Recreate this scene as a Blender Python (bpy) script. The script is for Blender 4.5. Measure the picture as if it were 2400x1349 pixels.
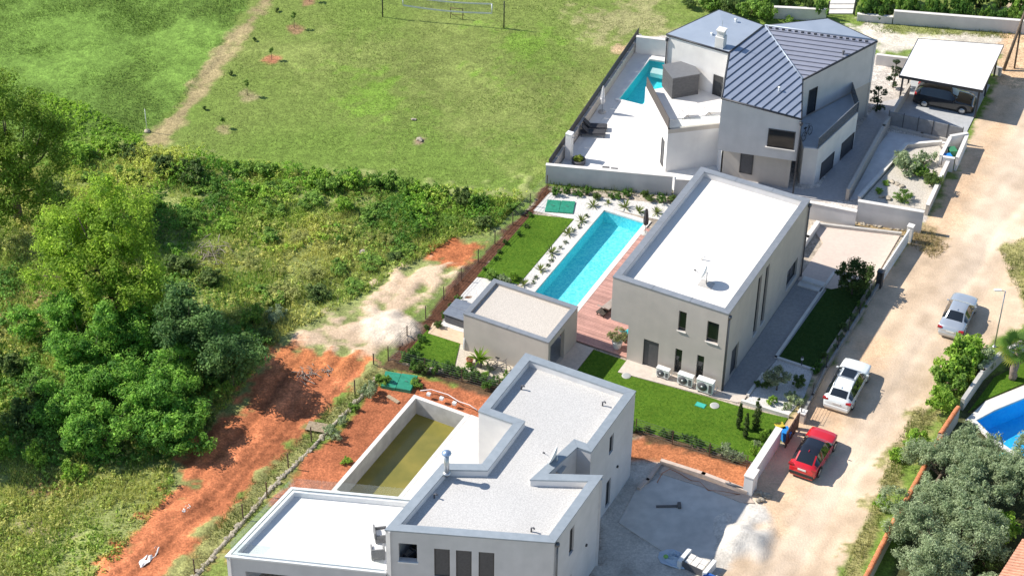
import bpy, bmesh, math, random
import numpy as np
from mathutils import Vector, Matrix
for o in list(bpy.data.objects): bpy.data.objects.remove(o)
C = bpy.context.scene.collection
scn = bpy.context.scene
random.seed(7); rng = np.random.default_rng(7)

# ------------------------------------------------------------------ camera, sky, sun, exposure
CAMH, PITCH, ROLL, FPX = 84.27, 0.65851, -0.01766, 4800.0
PW, PH = 2400.0, 1349.0
_cp, _sp = math.cos(PITCH), math.sin(PITCH)
_cr, _sr = math.cos(ROLL), math.sin(ROLL)
FWD = np.array([0, _cp, -_sp]); _rt = np.array([1., 0, 0]); _dn = np.array([0, -_sp, -_cp])
RGT = _cr*_rt + _sr*_dn; DWN = -_sr*_rt + _cr*_dn
cam = bpy.data.objects.new('camera', bpy.data.cameras.new('camera')); C.objects.link(cam)
cam.data.sensor_width = 36; cam.data.lens = 36*FPX/PW
cam.data.clip_start = 1; cam.data.clip_end = 6000
M = Matrix(((RGT[0], -DWN[0], -FWD[0], 0), (RGT[1], -DWN[1], -FWD[1], 0), (RGT[2], -DWN[2], -FWD[2], CAMH), (0, 0, 0, 1)))
cam.matrix_world = M
scn.camera = cam

SUN_EL, SUN_AZ = math.radians(42.5), math.radians(-12.5)    # SUN_AZ: direction shadows fall in the xy plane
w = bpy.data.worlds.new('World'); scn.world = w; w.use_nodes = True
nt = w.node_tree; nt.nodes.clear()
sky = nt.nodes.new('ShaderNodeTexSky'); sky.sky_type = 'NISHITA'; sky.sun_disc = False
sky.sun_elevation = SUN_EL; sky.sun_rotation = math.atan2(-math.cos(SUN_AZ), -math.sin(SUN_AZ))
sky.air_density = 1.0; sky.dust_density = 0.3; sky.ozone_density = 2.0
bg = nt.nodes.new('ShaderNodeBackground'); bg.inputs[1].default_value = 0.12
wo = nt.nodes.new('ShaderNodeOutputWorld')
nt.links.new(sky.outputs[0], bg.inputs[0]); nt.links.new(bg.outputs[0], wo.inputs[0])
sl = bpy.data.lights.new('sun', 'SUN'); sl.energy = 5.0; sl.angle = math.radians(0.55); sl.color = (1.0, 0.94, 0.85)
so = bpy.data.objects.new('sun', sl); C.objects.link(so); so.location = (-60, 120, 90)
_ld = Vector((math.cos(SUN_AZ)*math.cos(SUN_EL), math.sin(SUN_AZ)*math.cos(SUN_EL), -math.sin(SUN_EL)))
so.rotation_euler = _ld.to_track_quat('-Z', 'Y').to_euler()
scn.view_settings.view_transform = 'Standard'; scn.view_settings.look = 'None'
scn.view_settings.gamma = 1.0; scn.view_settings.exposure = 0.47; scn.view_settings.use_curve_mapping = False

# ------------------------------------------------------------------ pixel -> place
def ray(px, py):
    return (px-PW/2)/FPX*RGT + (py-PH/2)/FPX*DWN + FWD
def U(px, py, z=0.0):
    d = ray(px, py); t = (z-CAMH)/d[2]
    p = d*t; return np.array([p[0], p[1], z])
def onplane(px, py, P0, n):
    d = ray(px, py); o = np.array([0, 0, CAMH]); n = np.asarray(n, float)
    t = ((np.asarray(P0, float)-o)@n)/(d@n); return o+d*t
def UP(lst, z=0.0): return [U(x, y, z) for x, y in lst]
AX = -0.47187
u2 = np.array([math.cos(AX), math.sin(AX), 0]); v2 = np.array([-math.sin(AX), math.cos(AX), 0]); zz = np.array([0, 0, 1.])

# ------------------------------------------------------------------ materials
MATS = {}
def mat(name, col, rough=0.8, col2=None, scale=6.0, detail=4.0, fac=(0.35, 0.65), bump=0.0, bscale=None, metal=0.0, spec=0.5, big=0.0, bigscale=0.25, coat=0.0, attr=None, trans=0.0, streak=0.0):
    if name in MATS: return MATS[name]
    m = bpy.data.materials.new(name); m.use_nodes = True; t = m.node_tree; N = t.nodes; L = t.links
    b = N['Principled BSDF']; b.inputs['Roughness'].default_value = rough; b.inputs['Metallic'].default_value = metal
    b.inputs['Specular IOR Level'].default_value = spec; b.inputs['Coat Weight'].default_value = coat
    tc = N.new('ShaderNodeTexCoord'); geo = N.new('ShaderNodeNewGeometry')
    pos = geo.outputs['Position']
    col = tuple(col)+(1,)
    if attr:
        a = N.new('ShaderNodeAttribute'); a.attribute_name = attr; cur = a.outputs['Color']
        if col2 is not None:
            mx = N.new('ShaderNodeMix'); mx.data_type = 'RGBA'; mx.blend_type = 'MULTIPLY'; mx.inputs[0].default_value = 1
            L.new(cur, mx.inputs[6])
            n = N.new('ShaderNodeTexNoise'); n.inputs['Scale'].default_value = scale; n.inputs['Detail'].default_value = detail; L.new(pos, n.inputs['Vector'])
            r = N.new('ShaderNodeMapRange'); r.inputs[1].default_value = fac[0]; r.inputs[2].default_value = fac[1]; r.inputs[3].default_value = col2[0]; r.inputs[4].default_value = col2[1]
            L.new(n.outputs[0], r.inputs[0]); L.new(r.outputs[0], mx.inputs[7]); cur = mx.outputs[2]
    elif col2 is not None:
        n = N.new('ShaderNodeTexNoise'); n.inputs['Scale'].default_value = scale; n.inputs['Detail'].default_value = detail; L.new(pos, n.inputs['Vector'])
        r = N.new('ShaderNodeMapRange'); r.inputs[1].default_value = fac[0]; r.inputs[2].default_value = fac[1]; L.new(n.outputs[0], r.inputs[0])
        mx = N.new('ShaderNodeMix'); mx.data_type = 'RGBA'; mx.inputs[6].default_value = col; mx.inputs[7].default_value = tuple(col2)+(1,)
        L.new(r.outputs[0], mx.inputs[0]); cur = mx.outputs[2]
    else: cur = None
    if big > 0:
        n = N.new('ShaderNodeTexNoise'); n.inputs['Scale'].default_value = bigscale; n.inputs['Detail'].default_value = 5; L.new(pos, n.inputs['Vector'])
        r = N.new('ShaderNodeMapRange'); r.inputs[1].default_value = .3; r.inputs[2].default_value = .7; r.inputs[3].default_value = 1-big; r.inputs[4].default_value = 1+big; L.new(n.outputs[0], r.inputs[0])
        mx = N.new('ShaderNodeMix'); mx.data_type = 'RGBA'; mx.blend_type = 'MULTIPLY'; mx.inputs[0].default_value = 1
        if cur is not None: L.new(cur, mx.inputs[6])
        else: mx.inputs[6].default_value = col
        L.new(r.outputs[0], mx.inputs[7]); cur = mx.outputs[2]
    if streak > 0:
        mp = N.new('ShaderNodeMapping'); mp.inputs['Scale'].default_value = (.9, .9, .06); L.new(pos, mp.inputs['Vector']); n = N.new('ShaderNodeTexNoise'); n.inputs['Scale'].default_value = 1.6; n.inputs['Detail'].default_value = 5; L.new(mp.outputs[0], n.inputs['Vector'])
        r = N.new('ShaderNodeMapRange'); r.inputs[1].default_value = .35; r.inputs[2].default_value = .62; r.inputs[3].default_value = 1-streak; r.inputs[4].default_value = 1.02; L.new(n.outputs[0], r.inputs[0])
        mx = N.new('ShaderNodeMix'); mx.data_type = 'RGBA'; mx.blend_type = 'MULTIPLY'; mx.inputs[0].default_value = 1; L.new(cur, mx.inputs[6]); L.new(r.outputs[0], mx.inputs[7]); cur = mx.outputs[2]
    if cur is not None: L.new(cur, b.inputs['Base Color'])
    else: b.inputs['Base Color'].default_value = col
    if bump > 0:
        n = N.new('ShaderNodeTexNoise'); n.inputs['Scale'].default_value = bscale or scale*2; n.inputs['Detail'].default_value = 4; L.new(pos, n.inputs['Vector'])
        bp = N.new('ShaderNodeBump'); bp.inputs['Strength'].default_value = min(1, bump*8); bp.inputs['Distance'].default_value = bump
        L.new(n.outputs[0], bp.inputs['Height']); L.new(bp.outputs[0], b.inputs['Normal'])
    if trans > 0:   # thin leaf: light comes through
        tr = N.new('ShaderNodeBsdfTranslucent'); ms = N.new('ShaderNodeMixShader'); ms.inputs[0].default_value = trans
        if cur is not None: L.new(cur, tr.inputs[0])
        else: tr.inputs[0].default_value = col
        L.new(b.outputs[0], ms.inputs[1]); L.new(tr.outputs[0], ms.inputs[2]); L.new(ms.outputs[0], N['Material Output'].inputs[0])
    MATS[name] = m; return m
def glass_mat(name, col, fac=0.85, rough=0.03):
    """thin clear sheet: mostly lets light through, mirrors a little"""
    if name in MATS: return MATS[name]
    m = bpy.data.materials.new(name); m.use_nodes = True; t = m.node_tree; N = t.nodes; L = t.links
    N.remove(N['Principled BSDF'])
    a = N.new('ShaderNodeBsdfTransparent'); a.inputs[0].default_value = tuple(col)+(1,)
    g = N.new('ShaderNodeBsdfGlossy'); g.inputs[1].default_value = rough
    if 'water' in name: fr = N.new('ShaderNodeFresnel'); fr.inputs[0].default_value = 1.33
    else:
        lw = N.new('ShaderNodeLayerWeight'); lw.inputs[0].default_value = .5; pw = N.new('ShaderNodeMath'); pw.operation = 'POWER'; pw.inputs[1].default_value = 4; L.new(lw.outputs['Facing'], pw.inputs[0])
        fr = N.new('ShaderNodeMath'); fr.operation = 'MULTIPLY_ADD'; fr.inputs[1].default_value = .5; fr.inputs[2].default_value = .04; L.new(pw.outputs[0], fr.inputs[0])
    if 'water' in name:
        geo = N.new('ShaderNodeNewGeometry')
        n = N.new('ShaderNodeTexNoise'); n.inputs['Scale'].default_value = 4.5; n.inputs['Detail'].default_value = 2; L.new(geo.outputs['Position'], n.inputs['Vector'])
        bp = N.new('ShaderNodeBump'); bp.inputs['Strength'].default_value = .10; bp.inputs['Distance'].default_value = .03
        L.new(n.outputs[0], bp.inputs['Height']); L.new(bp.outputs[0], g.inputs['Normal']); L.new(bp.outputs[0], fr.inputs['Normal'])
    ms = N.new('ShaderNodeMixShader'); L.new(fr.outputs[0], ms.inputs[0]); L.new(a.outputs[0], ms.inputs[1]); L.new(g.outputs[0], ms.inputs[2])
    if fac < 1:
        d = N.new('ShaderNodeBsdfDiffuse'); d.inputs[0].default_value = tuple(col)+(1,)
        m2 = N.new('ShaderNodeMixShader'); m2.inputs[0].default_value = 1-fac; L.new(ms.outputs[0], m2.inputs[1]); L.new(d.outputs[0], m2.inputs[2]); ms = m2
    L.new(ms.outputs[0], N['Material Output'].inputs[0]); MATS[name] = m; return m

# ------------------------------------------------------------------ mesh builder
class MB:
    def __init__(s): s.v = []; s.f = []; s.sm = []; s.fix = True
    def add(s, V, F, smooth=False):
        o = len(s.v); s.v += [tuple(float(c) for c in p) for p in V]; s.f += [tuple(i+o for i in f) for f in F]; s.sm += [smooth]*len(F); return s
    def prism(s, poly, z0, z1, cap=True):
        """poly: list of xy(z); z0/z1 scalars or lists"""
        n = len(poly); P = [(p[0], p[1]) for p in poly]
        a = sum(P[i][0]*P[(i+1) % n][1]-P[(i+1) % n][0]*P[i][1] for i in range(n))
        z0 = [z0]*n if np.isscalar(z0) else list(z0); z1 = [z1]*n if np.isscalar(z1) else list(z1)
        if a < 0: P = P[::-1]; z0 = z0[::-1]; z1 = z1[::-1]
        V = [(P[i][0], P[i][1], z0[i]) for i in range(n)]+[(P[i][0], P[i][1], z1[i]) for i in range(n)]
        F = [(i, (i+1) % n, (i+1) % n+n, i+n) for i in range(n)]
        if cap: F += [tuple(range(n-1, -1, -1)), tuple(range(n, 2*n))]
        return s.add(V, F)
    def box(s, c, ex, ey, ez, hx, hy, hz):
        c, ex, ey, ez = (np.asarray(q, float) for q in (c, ex, ey, ez))
        V = [c+sx*hx*ex+sy*hy*ey+sz*hz*ez for sz in (-1, 1) for sy in (-1, 1) for sx in (-1, 1)]
        F = [(0, 2, 3, 1), (4, 5, 7, 6), (0, 1, 5, 4), (2, 6, 7, 3), (0, 4, 6, 2), (1, 3, 7, 5)]
        if np.dot(np.cross(ex, ey), ez) < 0: F = [f[::-1] for f in F]
        return s.add(V, F)
    def abox(s, x0, x1, y0, y1, z0, z1, fr=None):
        """box in a local frame fr=(origin, ex, ey)"""
        O, ex, ey = fr if fr else (np.zeros(3), np.array([1., 0, 0]), np.array([0, 1., 0]))
        return s.box(O+ex*(x0+x1)/2+ey*(y0+y1)/2+zz*(z0+z1)/2, ex, ey, zz, (x1-x0)/2, (y1-y0)/2, (z1-z0)/2)
    def tube(s, pts, r, n=6, cap=True):
        pts = [np.asarray(p, float) for p in pts]; k = len(pts)
        r = [r]*k if np.isscalar(r) else r
        V = []; F = []; ref = np.array([.31, .52, .79])
        for i, p in enumerate(pts):
            t = pts[min(i+1, k-1)]-pts[max(i-1, 0)]; t = t/(np.linalg.norm(t)+1e-9)
            a = np.cross(t, ref); a /= np.linalg.norm(a)+1e-9; b = np.cross(t, a)
            for j in range(n):
                q = 2*math.pi*j/n; V.append(p+r[i]*(math.cos(q)*a+math.sin(q)*b))
        for i in range(k-1):
            for j in range(n): F.append((i*n+j, i*n+(j+1) % n, (i+1)*n+(j+1) % n, (i+1)*n+j))
        if cap: F += [tuple(range(n))[::-1], tuple(range((k-1)*n, k*n))]
        return s.add(V, F, True)
    def lathe(s, c, prof, n=14, axis=(0, 0, 1), smooth=True):
        ax = np.asarray(axis, float); ax /= np.linalg.norm(ax)
        a = np.cross(ax, [.3, .9, .2]); a /= np.linalg.norm(a); b = np.cross(ax, a); c = np.asarray(c, float)
        V = []; F = []
        for (r, h) in prof:
            for j in range(n):
                q = 2*math.pi*j/n; V.append(c+ax*h+r*(math.cos(q)*a+math.sin(q)*b))
        for i in range(len(prof)-1):
            for j in range(n): F.append((i*n+j, i*n+(j+1) % n, (i+1)*n+(j+1) % n, (i+1)*n+j))
        F += [tuple(range(n))[::-1], tuple(range((len(prof)-1)*n, len(prof)*n))]
        return s.add(V, F, smooth)
    def poly(s, P):
        n = len(P); a = sum(P[i][0]*P[(i+1) % n][1]-P[(i+1) % n][0]*P[i][1] for i in range(n)); s.fix = False   # always facing up
        return s.add(P, [tuple(range(n)) if a > 0 else tuple(range(n-1, -1, -1))])
    def sheet(s, P, th=0.02):
        """a polygon in space given thickness downward"""
        n = len(P); P = [np.asarray(p, float) for p in P]
        V = P+[p-zz*th for p in P]
        a = sum(P[i][0]*P[(i+1) % n][1]-P[(i+1) % n][0]*P[i][1] for i in range(n))
        F = [tuple(range(n)), tuple(range(2*n-1, n-1, -1))]+[(i, i+n, (i+1) % n+n, (i+1) % n) for i in range(n)]
        if a < 0: F = [f[::-1] for f in F]
        return s.add(V, F)
    def mesh(s, name, off=(0, 0, 0), fixn=True):
        me = bpy.data.meshes.new(name)
        V = np.array(s.v)-np.asarray(off); me.from_pydata(V.tolist(), [], s.f)
        me.polygons.foreach_set('use_smooth', s.sm)
        if fixn and s.fix and len(s.f) < 4000:
            bm = bmesh.new(); bm.from_mesh(me); bmesh.ops.recalc_face_normals(bm, faces=bm.faces); bm.to_mesh(me); bm.free()
        me.update(); return me

ROOTLOC = {}
def thing(name, label, cat, loc, group=None):
    o = bpy.data.objects.new(name, None); C.objects.link(o); o.location = tuple(map(float, loc)); o.empty_display_size = .3
    o['label'] = label; o['category'] = cat
    if group: o['group'] = group
    ROOTLOC[o.name] = np.array(loc, float); return o
def part(name, mb, m, parent, label=None, kind=None, bevel=0):
    off = ROOTLOC[parent.name]
    me = mb.mesh(name, off) if isinstance(mb, MB) else mb
    o = bpy.data.objects.new(name, me); C.objects.link(o); o.parent = parent; me.materials.append(m) if not me.materials else None
    ROOTLOC[o.name] = off
    if label: o['label'] = label
    if kind: o['kind'] = kind
    if bevel:
        b = o.modifiers.new('bevel', 'BEVEL'); b.width = bevel; b.segments = 2; b.limit_method = 'ANGLE'
    return o
def single(name, mb, m, label, cat, loc=None, group=None, kind=None, bevel=0):
    V = np.array(mb.v); loc = np.array([V[:, 0].mean(), V[:, 1].mean(), V[:, 2].min()]) if loc is None else np.asarray(loc, float)
    me = mb.mesh(name, loc); o = bpy.data.objects.new(name, me); C.objects.link(o); o.location = tuple(loc); me.materials.append(m)
    ROOTLOC[o.name] = loc
    if label: o['label'] = label; o['category'] = cat
    if group: o['group'] = group
    if kind: o['kind'] = kind
    if bevel:
        b = o.modifiers.new('bevel', 'BEVEL'); b.width = bevel; b.segments = 2; b.limit_method = 'ANGLE'
    return o
def struct(name, mb, m, label=None):
    o = single(name, mb, m, None, None, loc=(0, 0, 0)); o['kind'] = 'structure'
    if label: o['label'] = label
    return o
def cc(P):  # centroid on the ground
    P = np.array([p[:2] for p in P]); return np.array([P[:, 0].mean(), P[:, 1].mean(), 0])
def offset(poly, d):
    """inset (d>0) of a simple polygon"""
    P = [np.array(p[:2], float) for p in poly]; n = len(P)
    a = sum(P[i][0]*P[(i+1) % n][1]-P[(i+1) % n][0]*P[i][1] for i in range(n)); s = 1 if a > 0 else -1
    out = []
    for i in range(n):
        e0 = P[i]-P[i-1]; e1 = P[(i+1) % n]-P[i]; e0 /= np.linalg.norm(e0); e1 /= np.linalg.norm(e1)
        n0 = s*np.array([-e0[1], e0[0]]); n1 = s*np.array([-e1[1], e1[0]])
        b = n0+n1; k = d/(b@n0) if abs(b@n0) > .15 else d
        out.append(P[i]+b*k)
    return out
def inpoly(X, Y, poly):
    P = np.array([p[:2] for p in poly]); c = np.zeros(X.shape, bool); n = len(P); j = n-1
    for i in range(n):
        xi, yi = P[i]; xj, yj = P[j]
        if yi != yj:
            c ^= ((yi > Y) != (yj > Y)) & (X < (xj-xi)*(Y-yi)/(yj-yi)+xi)
        j = i
    return c
def pdist(X, Y, poly):
    P = np.array([p[:2] for p in poly]); n = len(P); d = np.full(X.shape, 1e9)
    for i in range(n):
        a = P[i]; b = P[(i+1) % n]; e = b-a; t = np.clip(((X-a[0])*e[0]+(Y-a[1])*e[1])/(e@e+1e-9), 0, 1)
        d = np.minimum(d, (X-a[0]-t*e[0])**2+(Y-a[1]-t*e[1])**2)
    d = np.sqrt(d); return np.where(inpoly(X, Y, poly), d, -d)
def fields(seed, n=24):
    """cheap smooth noise of x,y (sum of random waves), about -1..1"""
    r = np.random.default_rng(seed)
    def f(X, Y, s):
        o = 0
        for k in range(n):
            a = r.uniform(0, 6.28); q = s*2**r.uniform(-1, 1.3); o = o+np.sin(q*(X*math.cos(a)+Y*math.sin(a))+r.uniform(0, 6.28))
        return o/math.sqrt(n/2)/1.2
    return f
def wallgrid(mb, P0, d, length, z0, z1, th, openings):
    """straight wall with real openings; P0 outer face start, d unit direction, wall thickness goes to the left of d"""
    P0 = np.asarray(P0, float); d = np.asarray(d, float); nrm = np.array([-d[1], d[0], 0])
    xs = sorted({0, length, *[o[0] for o in openings], *[o[1] for o in openings]}); zs = sorted({z0, z1, *[o[2] for o in openings], *[o[3] for o in openings]})
    nx, nz = len(xs)-1, len(zs)-1
    def solid(i, k):
        if i < 0 or k < 0 or i >= nx or k >= nz: return False
        x = (xs[i]+xs[i+1])/2; z = (zs[k]+zs[k+1])/2
        return not any(o[0] < x < o[1] and o[2] < z < o[3] for o in openings)
    def pt(x, z, t): q = P0+d*x+nrm*t; return (q[0], q[1], z)
    for i in range(nx):
        for k in range(nz):
            if not solid(i, k): continue
            a, b, c_, e = xs[i], xs[i+1], zs[k], zs[k+1]
            V = [pt(a, c_, 0), pt(b, c_, 0), pt(b, e, 0), pt(a, e, 0), pt(a, c_, th), pt(b, c_, th), pt(b, e, th), pt(a, e, th)]
            F = [(0, 1, 2, 3), (5, 4, 7, 6)]
            if not solid(i-1, k): F.append((4, 0, 3, 7))
            if not solid(i+1, k): F.append((1, 5, 6, 2))
            if not solid(i, k-1): F.append((4, 5, 1, 0))
            if not solid(i, k+1): F.append((3, 2, 6, 7))
            mb.add(V, F)
    return mb
# ------------------------------------------------------------------ frames of the houses
C0 = np.array([13.316, 98.573, 0.0])
HF = (C0, u2, v2)
def HL(a, b, z=0.0): return C0+a*u2+b*v2+zz*z
def hloc(px, py, z=0.0):
    q = U(px, py, z)-C0; return float(q@u2), float(q@v2)

# ------------------------------------------------------------------ ground
POOL = [HL(-15.0, 3.2), HL(-11.8, 3.2), HL(-11.8, 14.2), HL(-15.0, 14.2)]
POOL3 = [HL(-16.45, -19.5), HL(-12.95, -19.5), HL(-12.95, -10.05), HL(-16.45, -10.05)]
POOL2 = UP([(1522, 140), (1562, 146), (1562, 215), (1505, 248), (1449, 234)])
POOLN = UP([(2286, 986), (2330, 962), (2420, 925), (2480, 900), (2480, 1090), (2400, 1075), (2330, 1030)])
ZONES = [  # polygon in photo pixels on the ground, colour, edge softness, raggedness
    ('meadow', [(-700, -700), (590, -300), (640, -60), (585, 10), (540, 75), (390, 285), (330, 320), (200, 330), (-700, 420)], (.135, .225, .042), .5, .5),
    ('path', [(665, -60), (695, -60), (642, 0), (565, 100), (462, 240), (425, 295), (385, 345), (335, 348), (340, 318), (400, 272), (505, 132), (608, 0)], (.33, .265, .135), .35, .35),
    ('fieldlight', [(700, 120), (1000, 80), (1300, 120), (1400, 30), (1560, 60), (1480, 200), (1300, 330), (1100, 300), (850, 260)], (.188, .228, .062), 4, 3),
    ('fieldgreen', [(1190, 90), (1290, 80), (1290, 170), (1210, 170)], (.15, .245, .036), 2, 2),
    ('fieldgreen2', [(820, 180), (930, 180), (930, 260), (820, 250)], (.15, .245, .036), 2, 2),
    ('bareA', [(1370, 30), (1500, 20), (1540, 60), (1420, 80)], (.26, .25, .11), 1.2, 1.6),
    ('bareB', [(1445, 105), (1490, 95), (1480, 130), (1450, 128)], (.46, .33, .2), .25, .4),
    ('front', [(-700, 1380), (3000, 1380), (3000, 3000), (-700, 3000)], (.40, .33, .26), .6, .5),
    ('scrub', [(-700, 330), (200, 330), (330, 345), (420, 350), (560, 375), (700, 395), (850, 405), (1000, 440), (1270, 445), (1160, 540), (1060, 640), (900, 840), (420, 1349), (420, 1700), (-700, 1700)], (.24, .27, .095), .6, .8),
    ('dryA', [(40, 1120), (180, 1110), (190, 1160), (60, 1165)], (.36, .22, .12), .5, .6),
    ('dryB', [(70, 1230), (130, 1220), (135, 1260), (80, 1250)], (.38, .3, .19), .4, .5),
    ('dryC', [(-50, 690), (130, 650), (150, 710), (60, 740), (-50, 740)], (.30, .2, .11), .6, .8),
    ('redtrack', [(655, 800), (760, 830), (880, 850), (870, 890), (790, 960), (640, 1120), (560, 1230), (470, 1349), (440, 1500), (150, 1500), (255, 1349), (350, 1220), (420, 1130), (400, 1080), (480, 1000), (550, 950), (600, 880)], (.46, .16, .072), .35, .75),
    ('redpatch', [(1010, 565), (1060, 555), (1140, 575), (1110, 612), (1050, 630), (1000, 605)], (.44, .15, .062), .3, .5),
    ('redpatch2', [(900, 680), (960, 650), (990, 670), (950, 710)], (.44, .20, .10), .4, .5),
    ('sand', [(690, 800), (720, 780), (790, 750), (870, 725), (880, 690), (930, 655), (1000, 630), (1040, 640), (1000, 690), (970, 740), (930, 820), (870, 842), (780, 825), (710, 812)], (.56, .42, .29), .6, 1.1),
    ('dirtS', [(640, 800), (690, 812), (780, 835), (870, 845), (860, 870), (780, 890), (660, 870)], (.44, .16, .065), .5, .6),
    ('verge3', [(870, 868), (900, 890), (700, 1090), (455, 1360), (380, 1500), (300, 1500), (415, 1349), (490, 1245), (575, 1145), (745, 985), (830, 905)], (.27, .27, .10), .35, .6),
    ('red3', [(880, 905), (930, 870), (1010, 885), (1170, 935), (1180, 1000), (900, 1180), (640, 1180), (700, 1100)], (.38, .13, .06), .2, .3),
    ('road', [(2365, -60), (2470, -60), (2700, 400), (2700, 800), (2400, 760), (2330, 800), (2200, 930), (2150, 1010), (2060, 1180), (1960, 1360), (1880, 1500), (1350, 1500), (1390, 1330), (1450, 1130), (1545, 1085), (1745, 1150), (1850, 1000), (2125, 560), (2180, 520), (2330, 200)], (.63, .475, .33), .25, .3),
    ('roadgrey', [(2420, 200), (2470, 300), (2330, 620), (2120, 960), (1960, 1200), (1800, 1500), (1650, 1500), (1850, 1200), (2050, 900), (2230, 600), (2380, 300)], (.62, .49, .365), 1.2, .5),
    ('tanA', [(1850, 930), (2000, 960), (1960, 1010), (1840, 1000)], (.61, .42, .27), .9, .7),
    ('tanB', [(2000, 780), (2090, 800), (2060, 880), (2010, 850)], (.61, .42, .27), .9, .6),
    ('tanC', [(2190, 480), (2330, 280), (2370, 200), (2390, 230), (2260, 500), (2200, 600), (2130, 570)], (.61, .43, .28), .8, .5),
    ('tanD', [(1800, 1120), (1880, 1140), (1830, 1250), (1780, 1240)], (.61, .44, .29), .9, .6),
    ('verge_r', [(2140, 960), (2200, 960), (2110, 1120), (2080, 1180), (2020, 1330), (1990, 1420), (1940, 1420), (2000, 1280), (2060, 1150), (2085, 1060)], (.27, .25, .10), .3, .5),
    ('verge_r2', [(2350, 590), (2430, 560), (2500, 700), (2420, 740), (2375, 650)], (.27, .25, .1), .3, .4),
    ('gravel2', [(1990, 62), (2080, 45), (2400, 75), (2400, 130), (2130, 150), (2060, 135), (2050, 110)], (.63, .57, .47), .3, .5),
    ('grass2', [(2060, 45), (2400, 68), (2400, 95), (2230, 80), (2080, 78)], (.24, .26, .09), .3, .4),
    ('grass2b', [(2075, 120), (2140, 115), (2130, 140), (2070, 135)], (.18, .25, .06), .25, .3),
    ('tan2', [(2345, 75), (2440, 60), (2440, 210), (2330, 200)], (.6, .41, .25), .3, .4),
    ('lot2', [(1283, 425), (1495, 90), (1600, 80), (2060, 130), (2300, 190), (2240, 330), (2170, 520), (1900, 500)], (.5, .45, .4), .05, .02),
    ('wild2', [(1900, 500), (2060, 515), (2170, 525), (2230, 560), (2190, 600), (2120, 560), (1900, 525)], (.35, .26, .14), .25, .3),
    ('plot', [(1283, 437), (1583, 460), (1900, 512), (2122, 552), (1765, 1095), (1480, 1010), (1170, 925), (910, 842)], (.42, .36, .29), .05, .03),
    ('mulchW', [(1283, 437), (1300, 452), (1120, 650), (1040, 760), (945, 850), (905, 838), (1040, 690)], (.105, .048, .028), .15, .2),
    ('soilS', [(905, 838), (1180, 905), (1480, 1000), (1765, 1085), (1750, 1110), (1480, 1030), (1170, 930), (900, 860)], (.10, .062, .035), .15, .2),
    ('lot3', [(1150, 960), (1480, 1020), (1560, 1090), (1500, 1349), (1480, 1500), (500, 1500), (540, 1360), (700, 1180), (960, 1160)], (.42, .36, .30), .3, .3),
    ('red3b', [(1455, 1020), (1770, 1100), (1760, 1150), (1745, 1150), (1545, 1085), (1450, 1080)], (.40, .15, .065), .2, .25),
    ('yard3', [(1455, 1080), (1545, 1085), (1750, 1165), (1790, 1190), (1700, 1349), (1680, 1500), (1380, 1500), (1395, 1320)], (.52, .48, .42), .25, .3),
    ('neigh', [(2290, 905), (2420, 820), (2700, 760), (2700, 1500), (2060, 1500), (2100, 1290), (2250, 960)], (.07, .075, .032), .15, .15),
]
for _x, _y, _r, _c in ((690, 68, 20, (.27, .17, .09)), (637, 141, 15, (.34, .15, .08)), (582, 225, 22, (.30, .26, .13)), (523, 302, 18, (.27, .24, .11)), (725, 5, 18, (.3, .18, .1)), (985, 330, 16, (.36, .26, .18))):
    ZONES.insert(5, ('ring', [(_x+_r*math.cos(k*.785), _y+_r*.6*math.sin(k*.785)) for k in range(8)], _c, .2, .2))
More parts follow.
